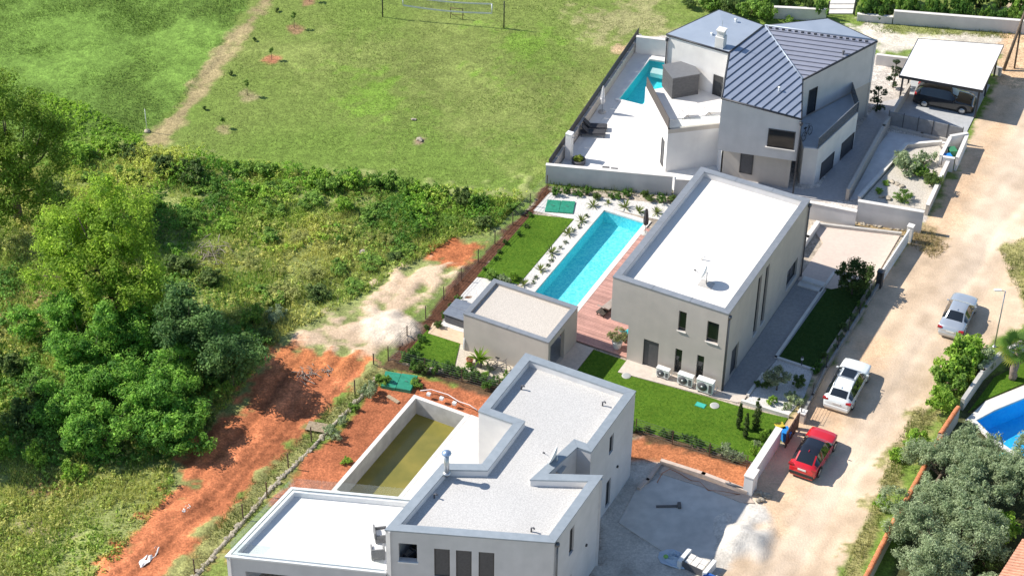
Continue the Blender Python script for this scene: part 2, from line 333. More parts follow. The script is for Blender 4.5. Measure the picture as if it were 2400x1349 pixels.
# centres of gently varying soil colour get their relief from noise in the material
def build_ground():
    fx = np.arange(-50, 50.01, .2); fy = np.arange(74, 160.01, .2)
    ext = np.array([2, 5, 10, 20, 45, 100, 250, 600, 1500.])
    xs = np.concatenate([-50-ext[::-1], fx, 50+ext]); ys = np.concatenate([74-ext[::-1], fy, 160+ext])
    X, Y = np.meshgrid(xs, ys); f1 = fields(1); f2 = fields(2); f3 = fields(3); f4 = fields(4)
    n1, n2, n3 = f1(X, Y, .5), f2(X, Y, 2.2), f3(X, Y, 6.)
    col = np.zeros(X.shape+(3,)); base = np.array([.150, .225, .042]); base2 = np.array([.178, .226, .056])
    t = np.clip(.5+.45*f4(X, Y, .18)+.25*n1, 0, 1)[..., None]; col[:] = base*(1-t)+base2*t
    Z = np.zeros(X.shape); AMP = np.ones(X.shape)
    rag = n2*.55+n3*.45+.5*n1
    for nm, px, c, soft, ragg in ZONES:
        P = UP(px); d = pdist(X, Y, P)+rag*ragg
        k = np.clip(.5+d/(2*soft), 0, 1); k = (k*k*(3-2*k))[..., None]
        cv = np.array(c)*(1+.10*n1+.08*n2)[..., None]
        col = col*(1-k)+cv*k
        k = k[..., 0]; AMP = AMP*(1-k)+k*{'road': .22, 'roadgrey': .16, 'tanA': .4, 'tanB': .35, 'tanC': .4, 'tanD': .4, 'sand': .5, 'front': .3, 'yard3': .5, 'gravel2': .7}.get(nm, 1.0)
        if nm == 'sand': Z += k*np.clip(.08+.05*n1+.015*n2, 0, 1)
        if nm in ('redtrack', 'roadgrey', 'road'):
            a, b = (U(770, 860), U(330, 1349)) if nm == 'redtrack' else (U(2330, 620), U(1850, 1300)); ax = (b-a)/np.linalg.norm(b-a); sx = (X-a[0])*-ax[1]+(Y-a[1])*ax[0]; lx = (X-a[0])*ax[0]+(Y-a[1])*ax[1]
            st = fields(91)(sx*7+.5*n1, lx*.28, .55)
            if nm == 'redtrack':
                col = col*(1+(.2*st*k)[..., None]); Z += k*(.03*n2+.02*n3)
                for s0 in (-1.9, -.3, .4, 1.9): Z -= k*.11*np.exp(-((sx-s0+.35*n1)/.16)**2)
            else:
                col = col*(1+(.035*st*k)[..., None])
                for s0 in (-.9, .8): Z -= k*.025*np.exp(-((sx-s0+.2*n1)/.3)**2)
        if nm in ('scrub', 'meadow'): Z += k*(.06+.05*n1+.02*n2)
    # gravel heap of the building yard and sand heap
    for (px, py, r, h) in ((1738, 1262, 2.1, .75), (1775, 1212, .9, .25), (905, 775, 2.3, .45)):
        c = U(px, py); rr = np.hypot(X-c[0], Y-c[1])/r; k = np.clip(1-rr+.12*n2, 0, 1); Z += h*k**1.1
        cv = np.array([.60, .56, .50] if h != .45 else [.64, .54, .43]); kk = np.clip(k*2.2, 0, 1)[..., None]; col = col*(1-kk)+cv*kk*(1+.07*n3[..., None])
    for P in (POOL, POOL3, POOL2, POOLN):
        Z = np.where(pdist(X, Y, P) > -.16, -3.0, Z)
    # flat under the built plots
    for px in ([(1283, 430), (1583, 455), (1900, 512), (2120, 545), (1765, 1100), (905, 840)], ZONES[-4][1]):
        pass
    ny, nx = X.shape
    V = np.stack([X.ravel(), Y.ravel(), Z.ravel()], 1)
    i = np.arange(ny*nx).reshape(ny, nx); Q = np.stack([i[:-1, :-1], i[:-1, 1:], i[1:, 1:], i[1:, :-1]], -1).reshape(-1, 4)
    me = rawmesh('ground', V, Q, col.reshape(-1, 3), 'gcol', smooth=True)
    a = me.attributes.new('amp', 'FLOAT', 'POINT'); a.data.foreach_set('value', AMP.ravel().astype(np.float32)); return me
def rawmesh(name, V, Q, col=None, attr='gcol', smooth=False):
    """mesh straight from arrays; Q faces of equal size; col per vertex or per face"""
    me = bpy.data.meshes.new(name); V = np.ascontiguousarray(V, np.float32); Q = np.ascontiguousarray(Q, np.int32); k = Q.shape[1]
    me.vertices.add(len(V)); me.vertices.foreach_set('co', V.ravel())
    me.loops.add(Q.size); me.loops.foreach_set('vertex_index', Q.ravel())
    me.polygons.add(len(Q)); me.polygons.foreach_set('loop_start', np.arange(0, Q.size, k, dtype=np.int32))
    me.polygons.foreach_set('use_smooth', np.full(len(Q), smooth))
    me.update(calc_edges=True)
    if col is not None:
        dom = 'POINT' if len(col) == len(V) else 'FACE'
        a = me.attributes.new(attr, 'FLOAT_COLOR', dom)
        c4 = np.ones((len(col), 4), np.float32); c4[:, :3] = np.clip(col, 0, 1); a.data.foreach_set('color', c4.ravel())
    return me
def ground_mat():
    m = bpy.data.materials.new('ground_soil_and_grass'); m.use_nodes = True; t = m.node_tree; N = t.nodes; L = t.links
    b = N['Principled BSDF']; b.inputs['Roughness'].default_value = .95; b.inputs['Specular IOR Level'].default_value = .15
    a = N.new('ShaderNodeAttribute'); a.attribute_name = 'gcol'; geo = N.new('ShaderNodeNewGeometry')
    cur = a.outputs['Color']
    am = N.new('ShaderNodeAttribute'); am.attribute_name = 'amp'
    for sc, lo, hi, det in ((1.1, .86, 1.14, 3), (3.2, .80, 1.20, 4), (8., .72, 1.28, 4), (30., .84, 1.16, 3)):
        n = N.new('ShaderNodeTexNoise'); n.inputs['Scale'].default_value = sc; n.inputs['Detail'].default_value = det; L.new(geo.outputs['Position'], n.inputs['Vector'])
        r = N.new('ShaderNodeMapRange'); r.inputs[1].default_value = .33; r.inputs[2].default_value = .67; r.inputs[3].default_value = lo; r.inputs[4].default_value = hi; L.new(n.outputs[0], r.inputs[0])
        mx = N.new('ShaderNodeMix'); mx.data_type = 'RGBA'; mx.blend_type = 'MULTIPLY'; L.new(am.outputs['Fac'], mx.inputs[0])
        L.new(cur, mx.inputs[6]); L.new(r.outputs[0], mx.inputs[7]); cur = mx.outputs[2]
    L.new(cur, b.inputs['Base Color'])
    n = N.new('ShaderNodeTexNoise'); n.inputs['Scale'].default_value = 9; n.inputs['Detail'].default_value = 6; L.new(geo.outputs['Position'], n.inputs['Vector'])
    bp = N.new('ShaderNodeBump'); bp.inputs['Strength'].default_value = .5; bp.inputs['Distance'].default_value = .06; L.new(n.outputs[0], bp.inputs['Height']); L.new(bp.outputs[0], b.inputs['Normal'])
    return m
gme = build_ground(); gme.materials.append(ground_mat())
go = bpy.data.objects.new('ground', gme); C.objects.link(go); go['kind'] = 'structure'

# ------------------------------------------------------------------ grass geometry (uncountable: stuff)
def blades(P, h, wd, col, lean=.5):
    """one thin triangle per point"""
    n = len(P); a = rng.uniform(0, 6.283, n); la = rng.uniform(0, 6.283, n); ll = rng.uniform(0, lean, n)*h
    w2 = (wd/2)[:, None] if np.ndim(wd) else wd/2
    dx = np.stack([np.cos(a), np.sin(a), np.zeros(n)], 1)*w2
    col = np.asarray(col)*1.15; tip = P+np.stack([np.cos(la)*ll, np.sin(la)*ll, h], 1)
    V = np.stack([P-dx, P+dx, tip], 1).reshape(-1, 3); Q = np.arange(3*n).reshape(n, 3)
    return V, Q, col
def scatter(poly, dens, extra=None):
    P = np.array([p[:2] for p in poly]); lo, hi = P.min(0), P.max(0); lo = np.maximum(lo, [-47, 78]); hi = np.minimum(hi, [47, 156])
    n = int(dens*np.prod(hi-lo)); X = rng.uniform(lo[0], hi[0], n); Y = rng.uniform(lo[1], hi[1], n)
    k = inpoly(X, Y, poly)
    # keep only what the photograph can see, with a margin
    d = np.stack([X, Y, np.full(n, -CAMH)], 1); zc = d@FWD; px = PW/2+FPX*(d@RGT)/zc; py = PH/2+FPX*(d@DWN)/zc
    k &= (px > -150) & (px < PW+150) & (py > -150) & (py < PH+200)
    if extra is not None: k &= extra(X, Y)
    return X[k], Y[k]
leafm = mat('leaf_blades', (.1, .2, .04), .6, attr='gcol', trans=.5, spec=.25)
def stuff_mesh(name, V, Q, col, label=None, cat=None, m=None):
    me = rawmesh(name, V, Q, col); me.materials.append(m or leafm); o = bpy.data.objects.new(name, me); C.objects.link(o); o['kind'] = 'stuff'
    if label: o['label'] = label; o['category'] = cat
    return o
def grass_area(name, px, dens, h, wd, c1, c2, label, world=None, excl=(), lean=.6, seed=5, patch=.5):
    poly = world or UP(px)
    X, Y = scatter(poly, dens)
    for e in excl:
        k = ~inpoly(X, Y, e); X, Y = X[k], Y[k]
    n = len(X); f = fields(seed); t = np.clip(.5+.5*f(X, Y, patch)+rng.normal(0, .25, n), 0, 1)[:, None]
    col = (np.array(c1)*(1-t)+np.array(c2)*t)*rng.uniform(.75, 1.25, (n, 1))
    hh = rng.uniform(h*.5, h*1.3, n)*(1+.4*np.clip(f(X+9, Y, patch*2.5), -1, 1))
    V, Q, col = blades(np.stack([X, Y, np.full(n, -.01)], 1), hh, wd*rng.uniform(.7, 1.3, n), col, lean)
    return stuff_mesh(name, V, Q, col, label, 'grass')
# ------------------------------------------------------------------ shared materials
plaster = mat('plaster_greige', (.51, .46, .405), .9, (.475, .43, .38), 1.4, 6, bump=.004, bscale=60, big=.05, streak=.03)
plaster_w = mat('plaster_white', (.74, .72, .69), .9, (.68, .66, .64), 1.2, 6, bump=.003, bscale=60, big=.04, streak=.03)
plaster_g = mat('plaster_pale_grey', (.60, .585, .58), .9, (.55, .54, .535), 1.2, 6, bump=.003, bscale=60, big=.05, streak=.03)
coping_m = mat('coping_sheet_metal', (.30, .315, .335), .5, (.26, .28, .30), 3, 3, metal=.35, big=.08)
coping_b = mat('coping_blue_grey', (.33, .37, .40), .55, (.29, .33, .36), 3, 3, metal=.25, big=.08)
membrane = mat('roof_gravel_white', (.82, .775, .71), .95, (.70, .655, .59), 14, 6, (.4, .75), bump=.02, bscale=40, big=.06)
gravel_b = mat('roof_gravel_beige', (.62, .56, .49), .95, (.42, .38, .33), 16, 6, (.35, .7), bump=.03, bscale=26, big=.06)
gravel_g = mat('roof_gravel_pale', (.58, .565, .54), .95, (.40, .39, .375), 14, 6, (.35, .7), bump=.03, bscale=22, big=.05)
pebble = mat('white_pebbles', (.70, .67, .63), .95, (.42, .41, .39), 18, 5, (.4, .7), bump=.03, bscale=30, big=.1)
darkmetal = mat('dark_frame', (.035, .037, .04), .45, (.05, .05, .052), 5, 2)
pane_m = mat('window_pane', (.018, .021, .024), .06, spec=.6)
shut_m = mat('shutter_slate', (.085, .085, .09), .6, (.07, .07, .075), 8, 2)
pipe_m = mat('downpipe_grey', (.14, .14, .145), .45, metal=.5)
white_m = mat('white_enamel', (.78, .78, .76), .4, (.72, .72, .70), 4, 3)
grille_m = mat('fan_grille', (.10, .10, .11), .6)
conc = mat('concrete_pale', (.52, .49, .45), .9, (.44, .42, .39), 3, 6, bump=.006, bscale=30, big=.08)
conc_w = mat('concrete_white', (.70, .67, .62), .9, (.62, .59, .55), 2.5, 6, bump=.004, bscale=30, big=.06)
paver = mat('paving_beige', (.60, .52, .44), .9, (.52, .45, .38), 5, 5, bump=.006, bscale=20, big=.06)
paver_g = mat('paving_grey', (.34, .33, .32), .9, (.28, .275, .27), 6, 5, bump=.01, bscale=24, big=.06)
lawn_m = mat('lawn_turf', (.062, .135, .012), .95, (.105, .185, .018), 5, 6, (.35, .7), bump=.03, bscale=45, big=.14, bigscale=.5, spec=.1)
deck_m = mat('deck_wood', (.54, .30, .245), .75, (.46, .25, .205), 7, 4, big=.12, bigscale=1.2)
def vary(m, lo, hi):
    """each piece a shade of its own"""
    t = m.node_tree; N = t.nodes; b = N['Principled BSDF']; src = b.inputs['Base Color'].links[0].from_socket; oi = N.new('ShaderNodeObjectInfo'); r = N.new('ShaderNodeMapRange'); r.inputs[3].default_value = lo; r.inputs[4].default_value = hi; t.links.new(oi.outputs['Random'], r.inputs[0])
    mx = N.new('ShaderNodeMix'); mx.data_type = 'RGBA'; mx.blend_type = 'MULTIPLY'; mx.inputs[0].default_value = 1; t.links.new(src, mx.inputs[6]); t.links.new(r.outputs[0], mx.inputs[7]); t.links.new(mx.outputs[2], b.inputs['Base Color'])
vary(deck_m, .78, 1.15); vary(coping_m, .93, 1.07)
mulch_m = mat('bark_mulch', (.10, .048, .028), .95, (.16, .085, .05), 14, 5, bump=.04, bscale=25)
wood_m = mat('weathered_wood', (.42, .33, .22), .85, (.3, .23, .15), 9, 4)
steel = mat('galvanised_steel', (.55, .56, .57), .35, (.45, .46, .47), 6, 3, metal=.8)
bark = mat('bark', (.17, .125, .09), .95, (.10, .075, .055), 9, 5, bump=.03, bscale=14)
water = glass_mat('pool_water', (.80, .985, 1.0), 1.0, .02)
clear = glass_mat('balustrade_glass', (.95, .975, .97), .985, .02)

def coping_ring(parent, poly, z, wd, th, m, over=.03, face=.0):
    """mitred coping pieces, one per edge, on the outline poly"""
    out = offset(poly, -over); inn = offset(poly, wd); n = len(poly)
    for i in range(n):
        j = (i+1) % n
        e = out[j]-out[i]; e = e/np.linalg.norm(e)*.004
        q = [out[i]+e, out[j]-e, inn[j]-e, inn[i]+e]
        part('coping', MB().prism(q, z-th, z), m, parent)
        if face: part('fascia', MB().prism([out[i]+e, out[j]-e, offset(poly, 0)[j], offset(poly, 0)[i]], z-th-face, z-th-.002), m, parent)
def parapet_roof(parent, poly, z, wd, drop, wallm, roofm, th=.07, copm=None, rname='roof'):
    inn = offset(poly, wd-.02); n = len(poly)
    mb = MB(); o2 = offset(poly, .05)
    for i in range(n):
        j = (i+1) % n; mb.prism([o2[i], o2[j], inn[j], inn[i]], z-drop-.25, z-th-.003)
    part('parapet', mb, wallm, parent)
    r = part(rname, MB().sheet([(p[0], p[1], z-drop) for p in offset(poly, .10)], .2), roofm, parent)
    coping_ring(parent, poly, z, wd, th, copm or coping_m)
    return r
def window(parent, P0, d, s0, s1, z0, z1, depth=.16, fr=.05, pane=None, sill=True, name='window', frm=None, mull=0):
    """frame + pane set back in an opening of a wall starting at P0 going along d (outer face)"""
    nrm = np.array([-d[1], d[0], 0]); f = (np.asarray(P0, float), np.asarray(d, float), nrm)
    mb = MB(); e = .003
    mb.abox(s0+e, s0+fr, depth-.03, depth+.03, z0+e, z1-e, f).abox(s1-fr, s1-e, depth-.03, depth+.03, z0+e, z1-e, f)
    mb.abox(s0+fr, s1-fr, depth-.03, depth+.03, z0+e, z0+fr, f).abox(s0+fr, s1-fr, depth-.03, depth+.03, z1-fr, z1-e, f)
    for k in range(mull):
        x = s0+(s1-s0)*(k+1)/(mull+1); mb.abox(x-.025, x+.025, depth-.028, depth+.028, z0+fr, z1-fr, f)
    o = part(name, mb, frm or darkmetal, parent)
    part('pane' if name == 'window' else 'panel', MB().abox(s0+fr-.01, s1-fr+.01, depth-.008, depth+.008, z0+fr-.01, z1-fr+.01, f), pane or pane_m, o)
    if sill: part('sill', MB().abox(s0-.05, s1+.05, -.07, depth-.03, z0-.05, z0-.004, f), conc_w, o)
    return o
def sz(px, py, P0, d):
    """pixel on a wall -> distance along it and height"""
    n = np.array([-d[1], d[0], 0]); p = onplane(px, py, P0, n); return float((p-P0)@d), float(p[2])

# ------------------------------------------------------------------ main house
H = 6.3; W = 7.84; L = 13.85
house = thing('flat_roofed_house', 'greige two-storey house with white gravel flat roof and grey coping beside the long turquoise pool', 'house', HL(-W/2, L/2))
fd = u2; FP = HL(-W, 0)
def fo(x0, x1, y0, y1):
    a, z1 = sz(x0, y0, FP, fd); b, z0 = sz(x1, y1, FP, fd); return (min(a, b), max(a, b), min(z0, z1), max(z0, z1))
def ctr(cx, cy, w, h): a, z = sz(cx, cy, FP, fd); return (a-w/2, a+w/2, z-h/2, z+h/2)
up1 = ctr(1599, 753, .52, 1.55); up2 = ctr(1670, 779, .78, 1.6)
dr = ctr(1525, 824, 1.05, 2.1); n1 = ctr(1589, 846, .48, 1.95); n2 = ctr(1640, 861, .48, 1.95)
dr = (dr[0], dr[1], .05, 2.2); 
OV = 1.25  # overhang of the upper floor on the pool side
mb = wallgrid(MB(), FP+zz*0, fd, W, 2.9, H-.08, .3, [up1, up2])
sh = lambda o: (o[0]-OV, o[1]-OV, o[2], o[3])
wallgrid(mb, HL(-W+OV, 0), fd, W-OV, 0, 2.9, .3, [sh(dr), sh(n1), sh(n2)])
part('front_wall', mb, plaster, house)
RP = HL(0, 0); rd = v2
def rs(px, py): return sz(px, py, RP, rd)
s_a = rs(1777, 700)[0]; s_b = rs(1795, 672)[0]; s_c = rs(1856, 640)
tw1 = (s_a-.32, s_a+.32, .9, 5.6); tw2 = (s_b-.32, s_b+.32, .9, 5.6); sq = (s_c[0]-.95, s_c[0]+.95, s_c[1]-.75, s_c[1]+.75)
ed = (1.35, 2.55, .06, 2.35)
part('side_wall', wallgrid(MB(), HL(0, .3), v2, L-.6, 0, H-.08, .3, [(a-.3, b-.3, c, d) for a, b, c, d in (tw1, tw2, sq, ed)]), plaster, house)
part('back_wall', wallgrid(MB(), HL(0, L), -u2, W, 0, H-.08, .3, [(1.5, 3.0, 3.6, 5.2), (5, 6, 3.6, 5.2)]), plaster, house)
mb = wallgrid(MB(), HL(-W, L-.3), -v2, L-.6, 2.9, H-.08, .3, [(1.5, 4.2, 3.2, 5.4), (6.5, 9.5, 3.2, 5.4)])
wallgrid(mb, HL(-W+OV, L-.3), -v2, L-.6, 0, 2.9, .3, [(1.2, 5.2, .15, 2.5), (6.2, 11.0, .15, 2.5)])
part('pool_side_wall', mb, plaster, house)
part('floor_slab', MB().abox(-W+.31, -.31, .31, L-.31, 2.75, 2.9, HF), plaster, house)
part('soffit', MB().abox(-W+.02, -W+OV+.3, .02, L-.02, 2.84, 2.897, HF), plaster_w, house)
part('plinth', MB().abox(-W+OV+.05, -.05, .05, L-.05, -.3, .05, HF), conc, house)
window(house, FP, fd, *up1); window(house, FP, fd, *up2)
window(house, FP, fd, *dr, name='door', pane=shut_m, sill=False, depth=.1)
window(house, FP, fd, *n1, sill=False); window(house, FP, fd, *n2, sill=False)
window(house, RP, rd, *tw1); window(house, RP, rd, *tw2); window(house, RP, rd, *sq, mull=1)
window(house, RP, rd, *ed, name='door', pane=shut_m, sill=False)
for o in ((1.5, 3.0, 3.6, 5.2), (5, 6, 3.6, 5.2)): window(house, HL(0, L), -u2, *o)
for o in ((1.5, 4.2, 3.2, 5.4), (6.5, 9.5, 3.2, 5.4)): window(house, HL(-W, L-.3), -v2, *o, mull=1)
for o in ((1.2, 5.2, .15, 2.5), (6.2, 11.0, .15, 2.5)): window(house, HL(-W+OV, L-.3), -v2, *o, mull=2, sill=False)
outl = [HL(-W, 0), HL(0, 0), HL(0, L), HL(-W, L)]
parapet_roof(house, outl, H, .42, .52, plaster_g, membrane)
for k, (s0, s1, fx) in enumerate(((2.6, 0, 0),)):
    pass
# joints between coping sheets are real straps
for b in (3.4, 6.8, 10.3):
    for a in (-W+.195, -.195): part('coping_joint', MB().abox(a-.235, a+.235, b-.03, b+.03, H-.02, H+.012, HF), coping_m, house)
for a in (-5.2, -2.6):
    for b in (.195, L-.195): part('coping_joint', MB().abox(a-.03, a+.03, b-.235, b+.235, H-.02, H+.012, HF), coping_m, house)
def downpipe(parent, P, out, z0, z1, m=pipe_m):
    p = np.asarray(P, float)+np.asarray(out)*.09
    o = part('downpipe', MB().tube([p+zz*z0, p+zz*(z1-.3)], .055, 8), m, parent)
    part('hopper', MB().lathe(p+zz*(z1-.32), [(.06, 0), (.13, .12), (.13, .28)], 8), m, o)
downpipe(house, HL(-.02, .12), u2, .05, H-.2); downpipe(house, HL(0, L-.2), u2, .05, H-.2)
for a, b in ((hloc(1645, 605, 5.9)), (hloc(1815, 460, 5.9))):
    part('vent_pipe', MB().tube([HL(a, b, 5.75), HL(a, b, 6.05), HL(a+.22, b+.02, 6.1)], .045, 7), white_m, house)

def sat_dish(P, label, face, r=.5):
    P = np.asarray(P, float); t = thing('satellite_dish', label, 'satellite dish', P)
    face = np.asarray(face, float); face /= np.linalg.norm(face)
    part('base_plate', MB().abox(-.45, .45, -.35, .35, 0, .05, (P, u2, v2)), conc, t)
    part('mast', MB().tube([P+zz*.05, P+zz*.95], .035, 8), steel, t)
    c = P+zz*.85+face*.08
    part('dish', MB().lathe(c, [(.03, 0), (r*.5, .05), (r*.8, .11), (r, .19), (r*.985, .20), (r*.78, .125), (.03, .02)], 24, face), white_m, t)
    a = P+zz*.5+face*.12; e = c+face*.75-zz*.18
    part('arm', MB().tube([a, e], .018, 6), steel, t); part('feed_horn', MB().lathe(e, [(.04, -.08), (.055, 0), (.05, .06)], 8, face), grille_m, t)
    return t
a, b = hloc(1655, 666, 5.78)
sat_dish(HL(a, b, 5.78), 'satellite dish on mast standing on the white flat roof of the greige house', (-.9, .25, .33), .52)

# outdoor units along the front wall
def heat_pump(px, py, w, h, dp, label, shade=False):
    p = U(px, py, .07); q = (p-C0); b = -dp/2-.35; a = float(q@u2)
    P = HL(a, b, .07); f = (P, u2, v2); t = thing('heat_pump', label, 'heat pump', P, 'outdoor units along the front wall')
    part('casing', MB().abox(-w/2, w/2, -dp/2, dp/2, .1, h, f), white_m, t, bevel=.02)
    part('lid', MB().abox(-w/2-.02, w/2+.02, -dp/2-.02, dp/2+.02, h+.002, h+.035, f), white_m, t, bevel=.01)
    for s in (-1, 1): part('foot', MB().abox(s*w*.35-.03, s*w*.35+.03, -dp/2, dp/2, 0, .098, f), grille_m, t)
    n = 2 if h > 1.1 else 1
    for k in range(n):
        zc = .1+(h-.1)*(k+.5)/n; c = P+u2*(-w*.14)-v2*(dp/2+.004)+zz*zc; r = min(w*.31, (h-.1)/n*.42)
        g = part('fan_grille', MB().lathe(c, [(r, 0), (r, .012), (r*.3, .03)], 16, -v2), grille_m, t)
        part('fan_hub', MB().lathe(c-v2*.032, [(r*.25, 0), (r*.2, .02)], 10, -v2), white_m, g)
    part('vent_panel', MB().abox(w*.26, w*.45, -dp/2-.012, -dp/2-.002, .2, h-.15, f), grille_m, t)
    part('refrigerant_line', MB().tube([P+u2*(w/2+.03)+zz*.3, P+u2*(w/2+.12)+zz*.32, P+u2*(w/2+.12)+v2*(dp/2+.2)+zz*.34], .025, 6), white_m, t)
    return t
heat_pump(1553, 884, .85, .72, .34, 'smallest white outdoor unit, beside the slate grey door')
heat_pump(1605, 903, 1.0, .85, .38, 'middle white outdoor unit between the two narrow ground floor windows')
heat_pump(1655, 914, 1.1, 1.0, .42, 'largest white outdoor unit nearest the corner downpipe')

# ------------------------------------------------------------------ plot surfaces
def pad(name, pts, z0, z1, m, label=None): return struct(name, MB().prism(pts, z0, z1), m, label)
HLs = lambda L_: [HL(a, b) for a, b in L_]
pad('pebble_bed', UP([(1250, 494), (1288, 452), (1605, 482), (1580, 522), (1519, 510), (1411, 485), (1248, 690), (1212, 664), (1345, 515)]), -.1, .025, pebble)
pad('lawn', UP([(1246, 503), (1345, 514), (1216, 667), (1118, 648)]), -.1, .05, lawn_m)
pad('pebble_bed', UP([(1118, 650), (1212, 665), (1170, 720), (1092, 780), (1030, 765), (1060, 715)]), -.1, .02, pebble)
pad('stone_path', UP([(1015, 757), (1092, 783), (1085, 808), (1003, 782)]), -.1, .07, mat('path_tan', (.62, .47, .32), .9, (.54, .40, .27), 4, 4))
pad('lawn', UP([(1002, 773), (1079, 800), (1063, 868), (935, 848)]), -.1, .05, lawn_m)
pad('gravel_garden', UP([(1081, 800), (1100, 805), (1300, 875), (1240, 905), (1180, 902), (1065, 869)]), -.1, .035, mat('gravel_cream', (.60, .53, .42), .95, (.42, .36, .28), 12, 5, bump=.03, bscale=24))
pad('terrace', HLs([(-10.2, -4.5), (-8.9, -4.6), (-8.9, -.05), (-10.2, -.05)]), -.1, .075, paver)
pad('lawn', [*HLs([(-8.87, -.12), (-6.55, -.12), (-6.55, -1.45)]), *UP([(1664, 932), (1740, 955), (1846, 980), (1815, 1030), (1775, 1085), (1480, 1003), (1440, 990)]), HL(-8.87, -5.9)], -.1, .05, lawn_m)
pad('paved_strip', [HL(-6.53, -.13), HL(-6.53, -1.42), *UP([(1664, 930), (1727, 944), (1741, 942), (1752, 926)]), HL(.45, -.2), HL(.0, .0), HL(-.2, .1), HL(-6.5, .1)], -.1, .07, paver)
pad('side_path', [HL(.02, .02), HL(1.25, -.55), *UP([(1752, 925), (1790, 876), (1822, 842)]), HL(2.15, 13.05), HL(.02, 13.1)], -.1, .066, paver_g)
pad('lawn', UP([(1960, 645), (2038, 668), (1908, 868), (1823, 839)]), -.1, .05, mat('lawn_dark_shade', (.028, .062, .014), .95, (.045, .085, .02), 5, 6, bump=.03, bscale=40, spec=.1))  # east lawn turf darkened: the house shade is put into its colour
pad('driveway', [*UP([(1899, 530), (2110, 552), (2045, 662)]), HL(2.4, 13.3), HL(.05, 13.15), HL(.05, 18)], -.1, .08, mat('paving_pink', (.63, .52, .44), .9, (.57, .47, .40), 5, 5, bump=.006, bscale=20, big=.05))
def wall_line(name, pts, z0, z1, th, m, label=None, cat='wall', cap=None, capm=None, parent=None):
    """wall along a polyline of world points"""
    mb = MB(); cp = MB(); P = [np.array([p[0], p[1], 0.]) for p in pts]
    for i in range(len(P)-1):
        d = P[i+1]-P[i]; l = np.linalg.norm(d); d /= l; n = np.array([-d[1], d[0], 0])
        e0 = th/2 if i > 0 else 0
        f = (P[i], d, n); mb.abox(-e0+(.003 if i else 0), l+(th/2 if i < len(P)-2 else 0)-.001*i, -th/2+.001*i, th/2-.001*i, z0, z1, f)
        if cap: cp.abox(-e0-.02+(.004 if i else 0), l+(th/2 if i < len(P)-2 else 0)+.02, -th/2-.03+.001*i, th/2+.03-.001*i, z1+.001, z1+cap-.002*i, f)
    if parent is not None:
        o = part(name, mb, m, parent)
        if cap: part('wall_cap', cp, capm, parent)
        return o
    t = thing(name, label, cat, cc(P)); part('wall_body', mb, m, t)
    if cap: part('wall_cap', cp, capm or m, t)
    return t
kerbs = [('white concrete kerb between the shaded side path and the east lawn', [U(1955, 640), U(1818, 839), U(1908, 869)], .16),
         ('low beige retaining kerb round the olive bed', [U(1737, 944), U(1849, 978)], .28),
         ('pale kerb between the corner paving and the olive bed', [U(1752, 929), U(1789, 878)], .2)]
for lab, pts, h in kerbs: wall_line('garden_kerb', pts, -.1, h, .18, conc_w, lab, 'kerb')
pad('gravel_bed', [*UP([(1755, 932), (1792, 880), (1820, 842), (1906, 871), (1885, 930), (1848, 974), (1742, 942)])], -.1, .03, pebble)
st = thing('garden_steps', 'two pale concrete steps at the end of the shaded side path', 'steps', HL(1.1, 13.2))
for k in range(2): part('step', MB().abox(.25+.1*k, 1.9+.02*k, 12.55+.5*k, 13.05+.5*k-.004, -.1, .16+.12*k, HF), conc_w, st)
# ------------------------------------------------------------------ pool and deck
def pool_basin(poly, depth, m, wm, label, copw=.33, copm=None, water_z=-.14, ladder=False, stepc=None):
    P = [np.array([p[0], p[1]]) for p in poly]; n = len(P); c = cc(poly)
    t = thing('swimming_pool', label, 'pool', c+zz*(-depth-.2))
    mb = MB(); o = offset(poly, -.15)
    for i in range(n):
        j = (i+1) % n; mb.prism([P[i], P[j], o[j], o[i]], -depth-.1, -.03)
    part('basin_wall', mb, m, t); part('basin_floor', MB().prism(o, -depth-.2, -depth), m, t)
    part('water', MB().poly([(p[0], p[1], water_z) for p in offset(poly, -.004)]), wm, t)
    if copw:
        q = offset(poly, -copw); i2 = offset(poly, .03)
        for i in range(n):
            j = (i+1) % n; L_ = np.linalg.norm(q[j]-q[i]); k = max(1, round(L_/1.1))
            for s in range(k):
                a, b = s/k, (s+1)/k-.012/L_
                part('coping_stone', MB().prism([q[i]+(q[j]-q[i])*a, q[i]+(q[j]-q[i])*b, i2[i]+(i2[j]-i2[i])*b, i2[i]+(i2[j]-i2[i])*a], -.04, .09), copm or conc_w, t)
    return t
def tile_mat(name, c1, c2, grout, sc=18):
    m = bpy.data.materials.new(name); m.use_nodes = True; t = m.node_tree; N = t.nodes; L_ = t.links; b = N['Principled BSDF']; b.inputs['Roughness'].default_value = .3
    geo = N.new('ShaderNodeNewGeometry'); vo = N.new('ShaderNodeTexVoronoi'); vo.inputs['Scale'].default_value = sc; L_.new(geo.outputs['Position'], vo.inputs['Vector'])
    mx = N.new('ShaderNodeMix'); mx.data_type = 'RGBA'; mx.inputs[6].default_value = c1+(1,); mx.inputs[7].default_value = c2+(1,); sp = N.new('ShaderNodeSeparateColor')
    L_.new(vo.outputs['Color'], sp.inputs[0]); L_.new(sp.outputs[0], mx.inputs[0]); L_.new(mx.outputs[2], b.inputs['Base Color']); MATS[name] = m; return m
mosaic_caustics = tile_mat('pool_mosaic', (.15, .70, .80), (.42, .93, .94), (.5, .8, .85), 9)  # tile contrast imitates caustics: ripple light painted into the mosaic
pool_basin(POOL, 1.0, mosaic_caustics, water, 'long rectangular turquoise pool with pale stone coping beside the greige house')
dk = thing('pool_deck', 'reddish wooden deck between the long pool and the greige house', 'deck', HL(-9, 6))
DA0, DA1 = -11.42, -W+OV-.02; nb = 96; b0, b1 = .12, 13.6; bw = (b1-b0)/nb
